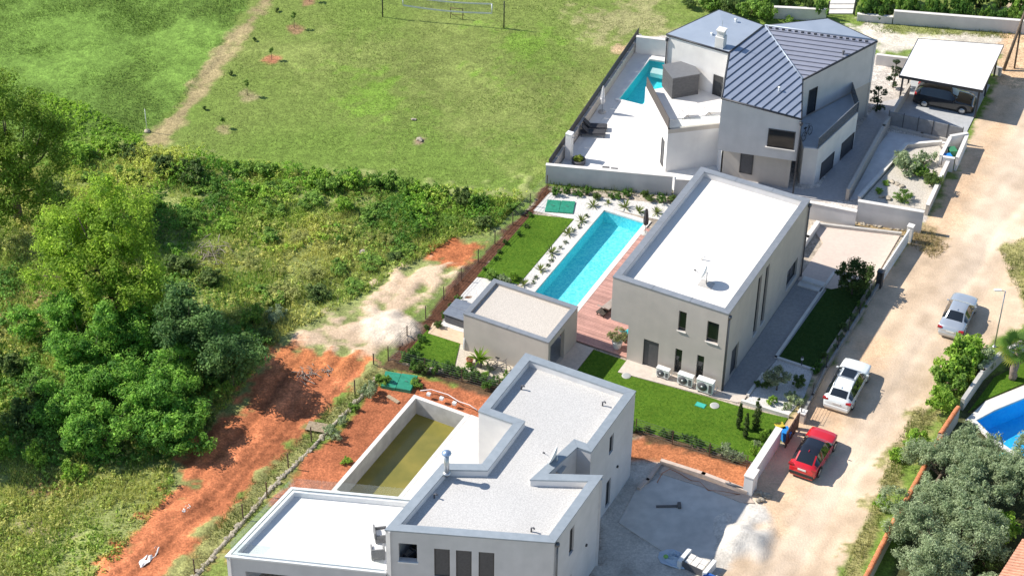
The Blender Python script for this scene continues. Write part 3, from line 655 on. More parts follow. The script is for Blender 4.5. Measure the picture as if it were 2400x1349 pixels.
bm_ = MB().abox(DA0, DA1, 0, bw-.012, .04, .13, HF); bmesh_ = bm_.mesh('board', HL(-9, 6))
DX = -10.2
for k in range(nb):
    o = bpy.data.objects.new('board', bmesh_); C.objects.link(o); o.parent = dk; o.location = tuple(v2*(b0+k*bw))
    if k == 0: bmesh_.materials.append(deck_m)
part('frame', MB().abox(DA0+.02, DA1-.02, b0+.02, b1-.02, -.05, .036, HF), mat('deck_frame', (.08, .05, .04), .9), dk)

# ------------------------------------------------------------------ pool house
PHH = 3.0; ph = thing('pool_house', 'small greige flat-roofed pool house with beige gravel roof at the near end of the pool', 'pool house', HL(-13.25, -2.0))
pa0, pa1, pb0, pb1 = -16.28, -10.2, -4.12, .02
part('front_wall', wallgrid(MB(), HL(pa0, pb0), u2, pa1-pa0, 0, PHH-.07, .25, []), plaster, ph)
part('side_wall', wallgrid(MB(), HL(pa1, pb0+.25), v2, pb1-pb0-.5, 0, PHH-.07, .25, [(.05, 2.05, .1, 2.45)]), plaster, ph)
part('back_wall', wallgrid(MB(), HL(pa1, pb1), -u2, pa1-pa0, 0, PHH-.07, .25, [(1.0, 4.8, .1, 2.4)]), plaster, ph)
part('side_wall', wallgrid(MB(), HL(pa0, pb1-.25), -v2, pb1-pb0-.5, 0, PHH-.07, .25, []), plaster, ph)
part('floor', MB().abox(pa0+.26, pa1-.26, pb0+.26, pb1-.26, -.1, .09, HF), paver_g, ph)
parapet_roof(ph, HLs([(pa0, pb0), (pa1, pb0), (pa1, pb1), (pa0, pb1)]), PHH, .32, .2, plaster, gravel_b)
part('coping_joint', MB().abox(-13.2, -13.14, pb0-.04, pb0+.33, PHH-.02, PHH+.012, HF), coping_m, ph)
part('counter', MB().abox(pa1-1.6, pa1-1.0, pb0+.5, pb0+2.2, .1, .95, HF), conc_w, ph)

# hot tub with folding cover
P = U(1078, 750); ht = thing('hot_tub', 'dark grey covered hot tub beside the pool house', 'hot tub', P); f = (P, u2, v2)
part('cabinet', MB().abox(-.82, .85, -.7, 1.0, 0, .70, f), mat('tub_cabinet', (.10, .105, .115), .7, (.08, .08, .09), 8, 3), ht, bevel=.12)
for s in (0, 1): part('cover', MB().abox(-.88, .92, -.76+s*.92, .15+s*.92, .705, .80, f), mat('tub_cover', (.17, .195, .235), .6, (.14, .16, .2), 4, 3), ht, bevel=.05)
# tank lids
grn = mat('green_lid', (.02, .20, .12), .5, (.03, .26, .16), 5, 3)
def lids(px, label, z=.1):
    Q = UP(px, z); t = thing('tank_lid', label, 'tank lid', cc(Q)); m0, m1 = (Q[0]+Q[1])/2, (Q[3]+Q[2])/2
    for k, q in enumerate(([Q[0], m0, m1, Q[3]], [m0, Q[1], Q[2], m1])):
        e = offset(q, .012); o = part('lid_panel', MB().prism(e, -.1, z+.02*k), grn, t, bevel=.015)
        c = cc(q); part('handle', MB().tube([c+u2*.12+zz*(z+.02*k), c+u2*.1+zz*(z+.05+.02*k), c-u2*.1+zz*(z+.05+.02*k), c-u2*.12+zz*(z+.02*k)], .012, 5), grille_m, o)
lids([(1283, 467), (1349, 472), (1343, 500), (1276, 495)], 'dark green double tank lid in the white pebbles at the far pool end')
lids([(903, 868), (980, 880), (962, 915), (893, 903)], 'green double tank lid on red soil by the stone wall', .25)
# manhole covers on lawn
for px, py, m, nm, lab in ((1468, 880, conc, 'manhole_cover', 'round pale manhole cover at the shaded end of the front lawn'), (1675, 950, conc, 'manhole_cover', 'round grey manhole cover beside the turquoise valve box in the lawn')):
    c = U(px, py, .05); t = thing(nm, lab, 'manhole cover', c); part('rim', MB().lathe(c, [(.30, -.05), (.30, .02), (.26, .025)], 18), m, t); part('lid', MB().lathe(c, [(.24, .0), (.24, .03), (.22, .035)], 18), mat('lid_grey', (.36, .37, .36), .8), t)
c = U(1642, 949, .05); t = thing('valve_box', 'turquoise rectangular valve box lid set in the front lawn', 'valve box', c)
part('rim', MB().abox(-.34, .34, -.22, .22, -.05, .02, (c, u2, v2)), grn, t); part('lid', MB().abox(-.3, .3, -.18, .18, .022, .04, (c, u2, v2)), mat('turq_lid', (.05, .42, .34), .5), t)
# ---- potted plants, loungers on the deck
turq = mat('turquoise_cushion', (.02, .46, .52), .8, (.02, .38, .44), 6, 3)
rattan = mat('rattan_dark', (.05, .042, .036), .8, (.09, .075, .06), 20, 3)
def lounger(P, ex, label, cush, frame, L_=1.9, Wd=.65, back=.7, group=None):
    P = np.asarray(P, float); ex = ex/np.linalg.norm(ex); ey = np.array([-ex[1], ex[0], 0]); f = (P, ex, ey)
    t = thing('sun_lounger', label, 'sun lounger', P, group)
    part('frame', MB().abox(-L_/2, L_/2, -Wd/2, Wd/2, .24, .30, f), frame, t)
    for sx in (-1, 1):
        for sy in (-1, 1): part('leg', MB().abox(sx*(L_/2-.1)-.03, sx*(L_/2-.1)+.03, sy*(Wd/2-.05)-.03, sy*(Wd/2-.05)+.03, 0, .238, f), frame, t)
    part('mattress', MB().abox(-L_/2+.6, L_/2-.02, -Wd/2+.02, Wd/2-.02, .302, .37, f), cush, t, bevel=.025)
    ca, sa = math.cos(back), math.sin(back); o = P+ex*(-L_/2+.62)+zz*.33
    d = -ex*ca+zz*sa; nn = ex*sa+zz*ca
    part('backrest', MB().box(o+d*.36, d, ey, nn, .36, Wd/2-.02, .04), cush, t, bevel=.025)
    part('back_strut', MB().tube([o+d*.5-nn*.05, P+ex*(-L_/2+.1)+zz*.27], .015, 5), frame, t)
lounger(U(1478, 786, .13), u2*.3+v2, 'turquoise cushioned dark lounger under the overhang of the greige house', turq, rattan)
lounger(U(1424, 727, .13), v2+.2*u2, 'pale cushioned lounger with dark frame on the wooden deck edge', mat('taupe_cushion', (.36, .30, .26), .85, (.3, .25, .21), 5, 3), rattan, 1.8, .62, .75)
def pot(P, r, h, m, name='pot', lean=1.0):
    return MB().lathe(P, [(r*.66, 0), (r*.8, h*.35), (r*.95, h*.85), (r, h*.97), (r, h), (r*.88, h), (r*.86, h*.9), (.02, h*.88)], 16)
# closed parasol by the far pool end
def parasol(P, label, fab, h=2.4, group=None):
    P = np.asarray(P, float); t = thing('closed_parasol', label, 'parasol', P, group)
    part('base', MB().lathe(P, [(.3, 0), (.3, .06), (.06, .09)], 14), conc, t); part('pole', MB().tube([P+zz*.06, P+zz*h], .022, 7), steel, t)
    mb = MB(); n = 16; prof = [(.06, .75), (.17, .85), (.20, 1.1), (.16, 1.6), (.09, 2.1), (.03, h-.05), (.01, h)]
    V = []; F = []
    for r, z in prof:
        for j in range(n): q = 2*math.pi*j/n; k = r*(1 if j % 2 else .72); V.append(P+np.array([k*math.cos(q), k*math.sin(q), z]))
    for i in range(len(prof)-1):
        for j in range(n): F.append((i*n+j, i*n+(j+1) % n, (i+1)*n+(j+1) % n, (i+1)*n+j))
    mb.add(V, F); part('canopy', mb, fab, t); part('tie', MB().lathe(P+zz*1.2, [(.2, 0), (.2, .05)], 12), fab, t)
parasol(U(1512, 548, .1), 'dark closed parasol at the far right corner of the long pool', mat('parasol_dark', (.09, .085, .09), .9, (.06, .06, .065), 8, 3), 2.0)
# garden lamp
c = U(1878, 858, .05); t = thing('garden_lamp', 'small black bollard lamp at the near end of the shaded east lawn', 'lamp', c)
part('post', MB().tube([c, c+zz*.55], .035, 8), darkmetal, t); part('head', MB().lathe(c+zz*.55, [(.05, 0), (.09, .02), (.09, .14), (.05, .18)], 10), white_m, t); part('cap', MB().lathe(c+zz*.735, [(.1, 0), (.1, .02), (.03, .05)], 10), darkmetal, t)
# ------------------------------------------------------------------ house with the gravel roof in the foreground
Z3 = 6.8
O3 = [(-8.72, -26.64), (-.32, -23.18), (-.32, -17.25), (-3.05, -18.6), (-2.6, -15.8), (-1.73, -15.8), (-1.73, -9.87), (-8.92, -9.87), (-8.92, -15.76), (-6.65, -15.76), (-6.6, -19.63), (-8.57, -20.63)]
P3 = [HL(a, b) for a, b in O3]
h3 = thing('gravel_roofed_house', 'white angular two-storey house with pale gravel roof and blue-grey coping in the foreground', 'house', HL(-5, -18))
def edge3(i):
    p, q = P3[i], P3[(i+1) % len(P3)]; d = q-p; l = np.linalg.norm(d); return p, d/l, l
def c3(i, px, py, w, h):
    p, d, l = edge3(i); s, z = sz(px, py, p, d); return (s-w/2, s+w/2, z-h/2, z+h/2)
lo = c3(0, 956, 1294, 1.0, 1.35)
OP = {0: [lo, c3(0, 1036, 1318, .85, 2.1), c3(0, 1087, 1322, .85, 2.1), c3(0, 1140, 1326, .85, 2.1)],
      1: [c3(1, 1340, 1266, .55, 2.0), (1.2, 2.4, .3, 2.3)], 5: [c3(5, 1433, 1040, .55, 1.4), c3(5, 1425, 1155, .6, 2.1)]}
for i in range(len(P3)):
    p, d, l = edge3(i)
    ops = OP.get(i, [])
    part('wall', wallgrid(MB(), p+d*.004, d, l-.008, -.1, Z3-.08, .28, [(a-.004, b-.004, c_, e) for a, b, c_, e in ops]), plaster_g if i not in (7, 8) else plaster_w, h3)
    for k, o in enumerate(ops):
        if i == 0 and k == 0: continue
        window(h3, p, d, *o, pane=shut_m if i == 0 else pane_m, sill=False, depth=.07 if i == 0 else .14)
p, d, l = edge3(0); part('sill', MB().abox(lo[0]-.05, lo[1]+.05, -.08, .3, lo[2]-.09, lo[2]-.003, (p, d, np.array([-d[1], d[0], 0]))), white_m, h3)
parapet_roof(h3, P3, Z3, .5, .5, plaster_w, gravel_g, copm=coping_b, th=.09)
downpipe(h3, HL(-.3, -23.0), u2, .05, Z3-.15)
# flashing strip on the front right corner and round wall lamps
for i, px, py in ((5, 1446, 1092), (1, 1373, 1276)):
    p, d, l = edge3(i); s, z = sz(px, py, p, d); n = np.array([d[1], -d[0], 0]); part('wall_lamp', MB().lathe(p+d*s+zz*z+n*.002, [(.09, 0), (.09, .08), (.04, .1)], 10, n), darkmetal, h3)
def flue(px, py, z0, h, label):
    P = U(px, py, z0); t = thing('flue_pipe', label, 'chimney', P)
    part('pipe', MB().tube([P-zz*.2, P+zz*h], .15, 12), steel, t); part('collar', MB().lathe(P, [(.24, 0), (.24, .05), (.16, .12)], 12), steel, t)
    part('cap', MB().lathe(P+zz*(h+.12), [(.28, 0), (.27, .05), (.15, .16), (.03, .2)], 14), mat('zinc_cap', (.32, .42, .58), .35, metal=.6), t)
    for k in range(3):
        q = k*2.094; e = np.array([math.cos(q), math.sin(q), 0])*.12; part('bracket', MB().tube([P+e+zz*(h-.02), P+e+zz*(h+.14)], .012, 5), steel, t)
flue(1047, 1108, Z3, 1.35, 'shiny steel flue with round cap at the notch of the gravel roof')
for px, py in ((1222, 912), (1018, 1166), (1412, 950), (1245, 1245)):
    P = U(px, py, Z3-.5); part('vent_pipe', MB().tube([P-zz*.1, P+zz*.28, P+zz*.36+u2*.12, P+zz*.28+u2*.2], .05, 7), grille_m, h3)
P = U(1305, 1096, Z3-.5); sat_dish(P, 'satellite dish by the open roof notch of the gravel-roofed house', (-.9, .25, .33), .55)
# roof terrace block
T3 = [HL(-17.11, -29.75), HL(-8.74, -26.66), HL(-8.72, -20.6), HL(-10.4, -20.95), HL(-16.9, -23.44)]
tb = thing('terrace_block', 'low white annexe whose flat roof terrace has glass balustrades', 'annexe', cc(T3))
for i in (0, 3, 4):
    p, q = T3[i], T3[(i+1) % 5]; d = q-p; l = np.linalg.norm(d); d /= l
    part('wall', wallgrid(MB(), p+d*.004, d, l-.008, -.1, 3.45, .25, [(1.0, 6.4, .05, 2.5)] if i == 0 else []), plaster_g, tb)
TI = offset(T3, .03)
part('terrace_floor', MB().sheet([(q[0], q[1], 3.18) for q in offset(T3, .3)], .2), mat('terrace_tiles', (.74, .73, .71), .6, (.69, .68, .66), .9, 3, big=.03), tb)
o1, i1, o2, i2 = offset(T3, -.05), offset(T3, .14), offset(T3, .19), offset(T3, .36)
for i in (0, 3, 4):
    j = (i+1) % 5
    part('parapet_rim', MB().prism([o1[i], o1[j], i1[j], i1[i]], 3.45, 3.56), white_m, tb); part('parapet_rim', MB().prism([o2[i], o2[j], i2[j], i2[i]], 3.1, 3.54), white_m, tb)
    part('balustrade_channel', MB().prism([i1[i], i1[j], o2[j], o2[i]], 3.2, 3.50), darkmetal, tb)
    a, b = np.append((i1[i]+o2[i])/2, 0), np.append((i1[j]+o2[j])/2, 0); d = b-a; l = np.linalg.norm(d); d /= l; n = np.array([-d[1], d[0], 0]); k = max(2, round(l/1.6))
    for s in range(k): part('glass_panel', MB().abox(l*s/k+.01, l*(s+1)/k-.01, -.006, .006, 3.5, 4.45, (a, d, n)), clear, tb)
# garden chairs on the roof terrace
grey_w = mat('grey_wicker', (.22, .22, .22), .8, (.15, .15, .15), 25, 3); cush_l = mat('pale_cushion', (.72, .71, .69), .9)
def armchair(P, ang, label, grp):
    P = np.asarray(P, float); ex = np.array([math.cos(ang), math.sin(ang), 0]); ey = np.array([-ex[1], ex[0], 0]); f = (P, ex, ey)
    t = thing('garden_armchair', label, 'armchair', P, grp)
    part('seat_base', MB().abox(-.36, .36, -.38, .38, .1, .36, f), grey_w, t, bevel=.02); part('backrest', MB().abox(-.40, -.30, -.38, .38, .364, .85, f), grey_w, t, bevel=.03)
    for s in (-1, 1): part('armrest', MB().abox(-.28, .36, s*.35-.045, s*.35+.045, .364, .62, f), grey_w, t, bevel=.02)
    part('cushion', MB().abox(-.27, .35, -.29, .29, .365, .47, f), cush_l, t, bevel=.03)
    for sx in (-1, 1):
        for sy in (-1, 1): part('leg', MB().abox(sx*.3-.03, sx*.3+.03, sy*.32-.03, sy*.32+.03, 0, .098, f), grey_w, t)
armchair(U(886, 1302, 3.18), 1.7, 'grey wicker armchair with pale cushion by the glass edge of the roof terrace', 'terrace armchairs')
armchair(U(893, 1262, 3.18), .2, 'grey wicker armchair tucked against the house wall on the roof terrace', 'terrace armchairs')
armchair(U(958, 1310, 3.4), 2.4, 'pale cushioned armchair seen through the front wall opening', 'terrace armchairs')
part('loggia_floor', MB().sheet([(*HL(a, b)[:2], 3.25) for a, b in ((-8.45, -26.2), (-5.9, -25.2), (-5.9, -21.0), (-8.3, -21.2))], .1), conc_w, h3)
# ------------------------------------------------------------------ unfinished pool
p3 = thing('unfinished_pool', 'raw concrete pool basin holding murky olive rainwater beside the gravel-roofed house', 'pool', cc(POOL3)+zz*-1.6)
wo3 = offset(POOL3, -.26); n = 4
raw = mat('raw_concrete', (.50, .49, .47), .9, (.40, .39, .375), 2, 6, bump=.008, bscale=20, big=.12)
for i in range(4):
    j = (i+1) % 4; q = [np.array(POOL3[i][:2]), np.array(POOL3[j][:2]), wo3[j], wo3[i]]
    part('basin_wall', MB().prism(q, -2.0, .27), raw, p3); part('wall_top', MB().prism(q, .272, .30), conc_w, p3)
part('basin_floor', MB().prism(wo3, -2.1, -1.99), raw, p3)
part('murky_water', MB().poly([(p[0], p[1], -.98) for p in offset(POOL3, -.005)]), mat('murky_water', (.24, .205, .045), .12, (.17, .16, .035), .7, 4, spec=.5), p3)
for px, py in ((1005, 925), (1035, 935), (1065, 946)):
    c = U(px, py, .3); part('inlet_box', MB().abox(-.12, .12, -.1, .1, .27, .45, (c*[1, 1, 0], u2, v2)), white_m, p3)
pad('pool_terrace', HLs([(-12.67, -9.75), (-8.95, -9.85), (-8.95, -15.73), (-6.68, -15.73), (-6.63, -19.6), (-8.6, -20.58), (-10.4, -20.9), (-12.67, -21.8)]), -.1, .3, conc_w)
hose_m = mat('white_hose', (.75, .68, .66), .5)
single('garden_hose', MB().tube([U(x, y, .32) for x, y in ((985, 915), (1010, 912), (1030, 918), (1050, 924), (1075, 940), (1100, 948), (1118, 960))], .03, 6), hose_m, 'pale hose lying along the far rim of the unfinished pool', 'hose', loc=U(1050, 930))
# plank beside the basin
c = U(922, 937); single('wooden_plank', MB().abox(-.5, .45, -.12, .12, .02, .1, (c, np.array([.75, -.66, 0]), np.array([.66, .75, 0]))), wood_m, 'short wooden plank on the red soil by the basin corner', 'plank', loc=c)
# ------------------------------------------------------------------ dry stone wall with fence posts
def rock_mesh(seed, r=.5):
    bm = bmesh.new(); bmesh.ops.create_icosphere(bm, subdivisions=1, radius=1); rr = random.Random(seed)
    for v in bm.verts: v.co *= rr.uniform(.75, 1.12); v.co.z *= .62
    me = bpy.data.meshes.new('stone'); bm.to_mesh(me); bm.free(); return me
stone_m = mat('limestone', (.46, .40, .31), .95, (.30, .26, .20), 4, 5, bump=.02, bscale=14)
ROCKS = [rock_mesh(k) for k in range(6)]
for r_ in ROCKS: r_.materials.append(stone_m)
def rocks_along(parent, pts, step, r, rows=1, z=0.0):
    off = ROOTLOC[parent.name]; k = 0
    for i in range(len(pts)-1):
        a, b = pts[i], pts[i+1]; l = np.linalg.norm(b-a); n = max(1, int(l/step))
        for s in range(n):
            for q in range(rows):
                p = a+(b-a)*((s+random.uniform(.2, .8))/n); o = bpy.data.objects.new('stone', random.choice(ROCKS)); C.objects.link(o); o.parent = parent
                sc = r*random.uniform(.7, 1.3)
                o.location = tuple(p-off+np.array([random.uniform(-.1, .1), random.uniform(-.1, .1), z+sc*.3+q*r*.75])); o.rotation_euler = (random.uniform(-.3, .3), random.uniform(-.3, .3), random.uniform(0, 6)); o.scale = (sc*1.25, sc, sc); k += 1
SW = [U(x, y) for x, y in ((884, 886), (848, 930), (792, 985), (720, 1062), (640, 1140), (570, 1222), (505, 1295), (450, 1360))]
sw = thing('dry_stone_wall', 'low rough limestone wall along the red soil left of the unfinished pool', 'wall', SW[3])
rocks_along(sw, SW, .26, .15, 1)
part('wall_core', MB().tube([p+zz*.0 for p in SW], .13, 6), stone_m, sw)
rust = mat('rusty_steel', (.06, .045, .04), .8, (.12, .06, .035), 10, 3)
for k, (x, y) in enumerate(((876, 858), (832, 920), (730, 1030), (676, 1092), (626, 1160), (570, 1212), (457, 1340))):
    c = U(x, y+4); t = thing('fence_post', ['rusty steel post at the top end of the stone wall', 'rusty steel post beside the green tank lid', 'rusty steel post in the grass above the pallet end of the stone wall', 'rusty steel post halfway down the stone wall', 'rusty steel post opposite the glass terrace corner', 'rusty steel post standing left of the glass balustrade', 'rusty steel post lowest along the stone wall'][k], 'post', c, 'stone wall fence posts')
    part('stake', MB().abox(-.03, .03, -.03, .03, -.2, 1.15, (c, u2, v2)), rust, t); part('cap', MB().abox(-.04, .04, -.04, .04, 1.152, 1.18, (c, u2, v2)), rust, t)
def pallet(P, ex, label, w=1.2, dp=.8):
    P = np.asarray(P, float); ex = ex/np.linalg.norm(ex); ey = np.array([-ex[1], ex[0], 0]); f = (P, ex, ey); t = thing('wooden_pallet', label, 'pallet', P)
    for k in range(7): y = -dp/2+k*(dp-.1)/6; part('slat', MB().abox(-w/2, w/2, y, y+.1, .122, .145, f), wood_m, t)
    for k in range(3): x = -w/2+k*(w-.1)/2; part('bearer', MB().abox(x, x+.1, -dp/2, dp/2, .022, .12, f), wood_m, t)
    return t
pallet(U(742, 1003, .05), np.array([.9, -.2, 0]), 'pale wooden pallet lying beside the stone wall')
# ------------------------------------------------------------------ building yard in front of the gravel-roofed house
pad('concrete_apron', UP([(1490, 1150), (1560, 1110), (1640, 1128), (1745, 1180), (1775, 1205), (1690, 1280), (1640, 1349), (1450, 1225)]), -.1, .05, mat('yard_screed', (.62, .58, .52), .9, (.52, .49, .44), 1.5, 6, bump=.02, bscale=8, big=.1))
pad('footing_strip', UP([(1556, 1093), (1752, 1160), (1768, 1180), (1735, 1178), (1640, 1140), (1545, 1110)]), -.1, .09, mat('strip_beige', (.60, .48, .38), .9, (.50, .40, .32), 5, 5, bump=.01))
pk = mat('pinkish_concrete', (.58, .46, .38), .9, (.48, .38, .31), 4, 5, bump=.01)
wall_line('yard_wall', [U(1548, 1086), U(1648, 1118), U(1752, 1158)], -.1, .35, .25, pk, 'low unfinished concrete wall along the red soil strip of the building yard')
wall_line('yard_footing', [U(1546, 1090), U(1518, 1128), U(1496, 1148)], -.1, .22, .2, pk, 'short concrete footing at the house end of the building yard', 'wall')
cab = mat('orange_hose', (.45, .17, .08), .6)
single('cable_hose', MB().tube([U(x, y, z) for x, y, z in ((1540, 1130, .1), (1552, 1108, .3), (1570, 1098, .35), (1592, 1108, .2), (1620, 1125, .1), (1640, 1128, .08), (1660, 1148, .08), (1690, 1150, .08), (1735, 1158, .1), (1700, 1160, .07), (1672, 1150, .07))], .025, 6), cab, 'brownish hose snaking along the unfinished yard wall', 'hose', loc=U(1640, 1130))
single('leaning_tool', MB().tube([U(1700, 1130, .4), U(1720, 1136, .42), U(1745, 1143, .4)], [.03, .07, .02], 7).tube([U(1708, 1124, .45), U(1712, 1136, .4)], .02, 5), grille_m, 'dark tool lying on the yard wall near the white gate pillar', 'tool', loc=U(1722, 1136))
t = thing('form_board', 'dark formwork board lying in the shaded yard', 'board', U(1565, 1187)); part('board', MB().abox(-.65, .65, -.08, .08, .052, .12, (U(1563, 1188), np.array([.98, .05, 0]), np.array([-.05, .98, 0]))), mat('wet_wood', (.12, .11, .1), .8), t); part('end_block', MB().abox(.65, .85, -.2, .25, .052, .2, (U(1563, 1188), np.array([.98, .05, 0]), np.array([-.05, .98, 0]))), mat('wet_wood', (.1, .1, .1)), t)
def drainpipe_pile():
    P = U(1632, 1330); ex = np.array([.84, -.54, 0]); ey = np.array([.54, .84, 0]); f = (P, ex, ey)
    t = thing('block_stack', 'white-edged stack of pale concrete blocks at the bottom of the yard', 'block stack', P)
    for i in range(3):
        for j in range(2):
            part('block', MB().abox(-.62+i*.4, -.24+i*.4, -.4+j*.42, 0+j*.42, .05, .48+.02*((i+j) % 2), f), conc_w, t, bevel=.02)
    for s in (-1, 1): part('edge_panel', MB().abox(s*.82-.12, s*.82+.12, -.62, .62, .0, .6, f), white_m, t)
    part('strap', MB().abox(-.7, .62, -.46, -.43, .05, .55, f), grille_m, t)
    t = thing('blue_crate', 'blue crate with white lid cut by the bottom edge of the yard', 'crate', P+ex*1.25-ey*.85)
    f2 = (P+ex*1.25-ey*.85, ex, ey); part('box', MB().abox(-.45, .2, -.5, .5, 0, .5, f2), mat('blue_plastic', (.03, .12, .42), .5), t, bevel=.02); part('lid', MB().abox(.2, .5, -.5, .5, 0, .55, f2), white_m, t)
    t = thing('bundled_sheeting', 'pale blue plastic sheeting heaped beside the block stack', 'plastic sheeting', P-ex*1.2)
    rr = random.Random(3); mb = MB(); c = P-ex*1.35-ey*.1; n1_, n2_ = 9, 12; V = []; F = []
    for i in range(n1_):
        for j in range(n2_):
            q = 2*math.pi*j/n2_; r = .95*i/(n1_-1)*rr.uniform(.85, 1.12); V.append(c+ex*math.cos(q)*r+ey*math.sin(q)*r*.8+zz*(.35*(1-(i/(n1_-1))**2)*rr.uniform(.5, 1.3)+.03))
    for i in range(n1_-1):
        for j in range(n2_): F.append((i*n2_+j, i*n2_+(j+1) % n2_, (i+1)*n2_+(j+1) % n2_, (i+1)*n2_+j))
    mb.add(V, F); part('sheet', mb, mat('blue_film', (.42, .52, .62), .3), t); part('green_rag', MB().lathe(c-ex*.45-ey*.3+zz*.25, [(.02, -.1), (.16, 0), (.1, .08), (.02, .12)], 8), mat('green_cloth', (.25, .5, .12), .8), t)
drainpipe_pile()
# ------------------------------------------------------------------ east boundary of the main plot
EA = 4.45
wall_line('boundary_wall', [U(1757, 1108, 1.25), U(1768, 1092, 1.25), U(1826, 1003, 1.25)], -.1, 1.25, .38, plaster_w, 'tall white boundary wall section at the front lawn corner by the red car', cap=.06, capm=conc_w)
P = U(1752, 1158); t = thing('gate_pillar', 'white gate pillar ending the boundary wall above the building yard', 'pillar', P); f = (P, u2, v2)
part('shaft', MB().abox(-.28, .28, -.1, .75, -.1, 1.45, f), plaster_w, t); part('cap', MB().abox(-.32, .32, -.14, .79, 1.452, 1.52, f), conc_w, t)
# low wall with fence
lw = [U(1875, 988), U(1903, 935), U(1935, 870), U(2062, 668)]
bw_ = wall_line('low_wall', lw, -.1, .40, .16, mat('concrete_shade_tone', (.30, .29, .27), .9, (.22, .215, .2), 3, 5, bump=.01), 'low pale wall with wire fence between the east lawn and the road')  # wall colour darkened to carry the house shade over it
pts = [lw[0]+(lw[-1]-lw[0])*0]; 
def fence_run(parent, pts, z0, h, step, mpost, wire=True, mrail=None):
    for i in range(len(pts)-1):
        a, b = np.array([*pts[i][:2], 0.]), np.array([*pts[i+1][:2], 0.]); l = np.linalg.norm(b-a); d = (b-a)/l; n = max(1, round(l/step)); nn = np.array([-d[1], d[0], 0])
        for k in range(n+(1 if i == len(pts)-2 else 0)):
            p = a+d*l*k/n; part('post', MB().abox(-.025, .025, -.025, .025, z0, z0+h, (p, d, nn)), mpost, parent)
        if wire:
            for z in np.arange(z0+.12, z0+h, .19): part('wire', MB().abox(0, l, -.006, .006, z-.006, z+.006, (a, d, nn)), mrail or mpost, parent)
fence_run(bw_, lw, .45, .9, 2.2, darkmetal)
P = U(1878, 986); t = thing('gate_pillar', 'short beige pillar at the end of the low fence beside the bins', 'pillar', P); f = (P, u2, v2)
part('shaft', MB().abox(-.22, .22, -.22, .22, -.1, .75, f), paver, t); part('cap', MB().abox(-.26, .26, -.26, .26, .752, .81, f), conc_w, t)
# sliding gate
g0, g1 = U(2126, 570), U(2063, 666); d = (g1-g0); gl = np.linalg.norm(d); d /= gl; n = np.array([-d[1], d[0], 0]); f = (g0, d, n)
sg = thing('sliding_gate', 'white sliding gate across the driveway of the greige house', 'gate', (g0+g1)/2)
part('top_rail', MB().abox(0, gl, -.05, .05, 1.10, 1.2, f), white_m, sg); part('bottom_rail', MB().abox(0, gl, -.05, .05, .05, .15, f), white_m, sg)
for k in range(7): z = .17+k*.132; part('slat', MB().abox(.06, gl-.06, -.02, .02, z, z+.112, f), white_m, sg)
for x in (0.03, gl/2, gl-.03): part('stile', MB().abox(x-.03, x+.03, -.045, .045, .152, 1.098, f), white_m, sg)
for P, lab in ((g0-d*.3, 'white pillar at the far end of the sliding gate'), (g1+d*.3, 'dark pillar where the sliding gate meets the low fence')):
    t = thing('gate_pillar', lab, 'pillar', P); f = (P, d, n); mm = conc_w if 'white' in lab else darkmetal
    part('shaft', MB().abox(-.2, .2, -.2, .2, -.1, 1.3, f), mm, t); part('cap', MB().abox(-.23, .23, -.23, .23, 1.302, 1.35, f), mm, t)
wall_line('planter_wall', [U(1916, 532), U(1890, 568), U(1870, 600)], -.1, .55, .3, conc_w, 'low white wall behind the greige house at the driveway')
wall_line('driveway_kerb', [U(1905, 529), U(2112, 553)], -.1, .3, .2, conc, 'low kerb wall along the far edge of the driveway', 'kerb')
# bin enclosure
cols = {'yellow': (.55, .42, .04), 'blue': (.02, .22, .60), 'green': (.05, .22, .10), 'grey': (.2, .2, .2)}
def bin_(P, ang, label, body, lid, h=1.0, w=.52):
    P = np.asarray(P, float); ex = np.array([math.cos(ang), math.sin(ang), 0]); ey = np.array([-ex[1], ex[0], 0]); t = thing('wheelie_bin', label, 'bin', P, 'household waste bins')
    mB, mL = mat('bin_'+body, cols[body], .45), mat('bin_'+lid, cols[lid], .45)
    lo_, hi_ = .38*w, .5*w
    V = [P+ex*sx*lo_+ey*sy*lo_*1.1+zz*.08 for sx, sy in ((-1, -1), (1, -1), (1, 1), (-1, 1))]+[P+ex*sx*hi_+ey*sy*hi_*1.15+zz*h for sx, sy in ((-1, -1), (1, -1), (1, 1), (-1, 1))]
    part('body', MB().add(V, [(0, 3, 2, 1), (4, 5, 6, 7), (0, 1, 5, 4), (1, 2, 6, 5), (2, 3, 7, 6), (3, 0, 4, 7)]), mB, t, bevel=.02)
    part('lid', MB().abox(-hi_-.03, hi_+.03, -hi_*1.15-.03, hi_*1.15+.05, h+.002, h+.07, (P, ex, ey)), mL, t, bevel=.02)
    part('handle', MB().tube([P+ey*(hi_*1.15+.08)-ex*.18+zz*(h-.03), P+ey*(hi_*1.15+.08)+ex*.18+zz*(h-.03)], .018, 6), mL, t)
    for s in (-1, 1): part('wheel', MB().lathe(P+ex*s*lo_*.9+ey*lo_*1.2+zz*.1-ex*.03*s, [(.1, 0), (.1, .05)], 12, ex*s), grille_m, t)
bin_(U(1826, 1022), .3, 'blue bin with yellow lid in the slatted enclosure by the red car', 'blue', 'yellow', .8)
bin_(U(1838, 1032), .3, 'blue bin with blue lid nearest the red car', 'blue', 'blue', .8)
be = thing('bin_enclosure', 'dark slatted timber enclosure round the bins beside the red car', 'enclosure', U(1850, 1020))
dkw = mat('dark_timber', (.10, .055, .04), .8, (.07, .04, .03), 8, 3)
e0, e1 = U(1842, 1046), U(1868, 1004)
d = e1-e0; l = np.linalg.norm(d); d /= l; n = np.array([-d[1], d[0], 0]); f = (e0, d, n)
for k in range(5): x = k*l/4; part('upright', MB().abox(x-.16, x+.16, -.03, .03, 0, 1.25, f), dkw, be)
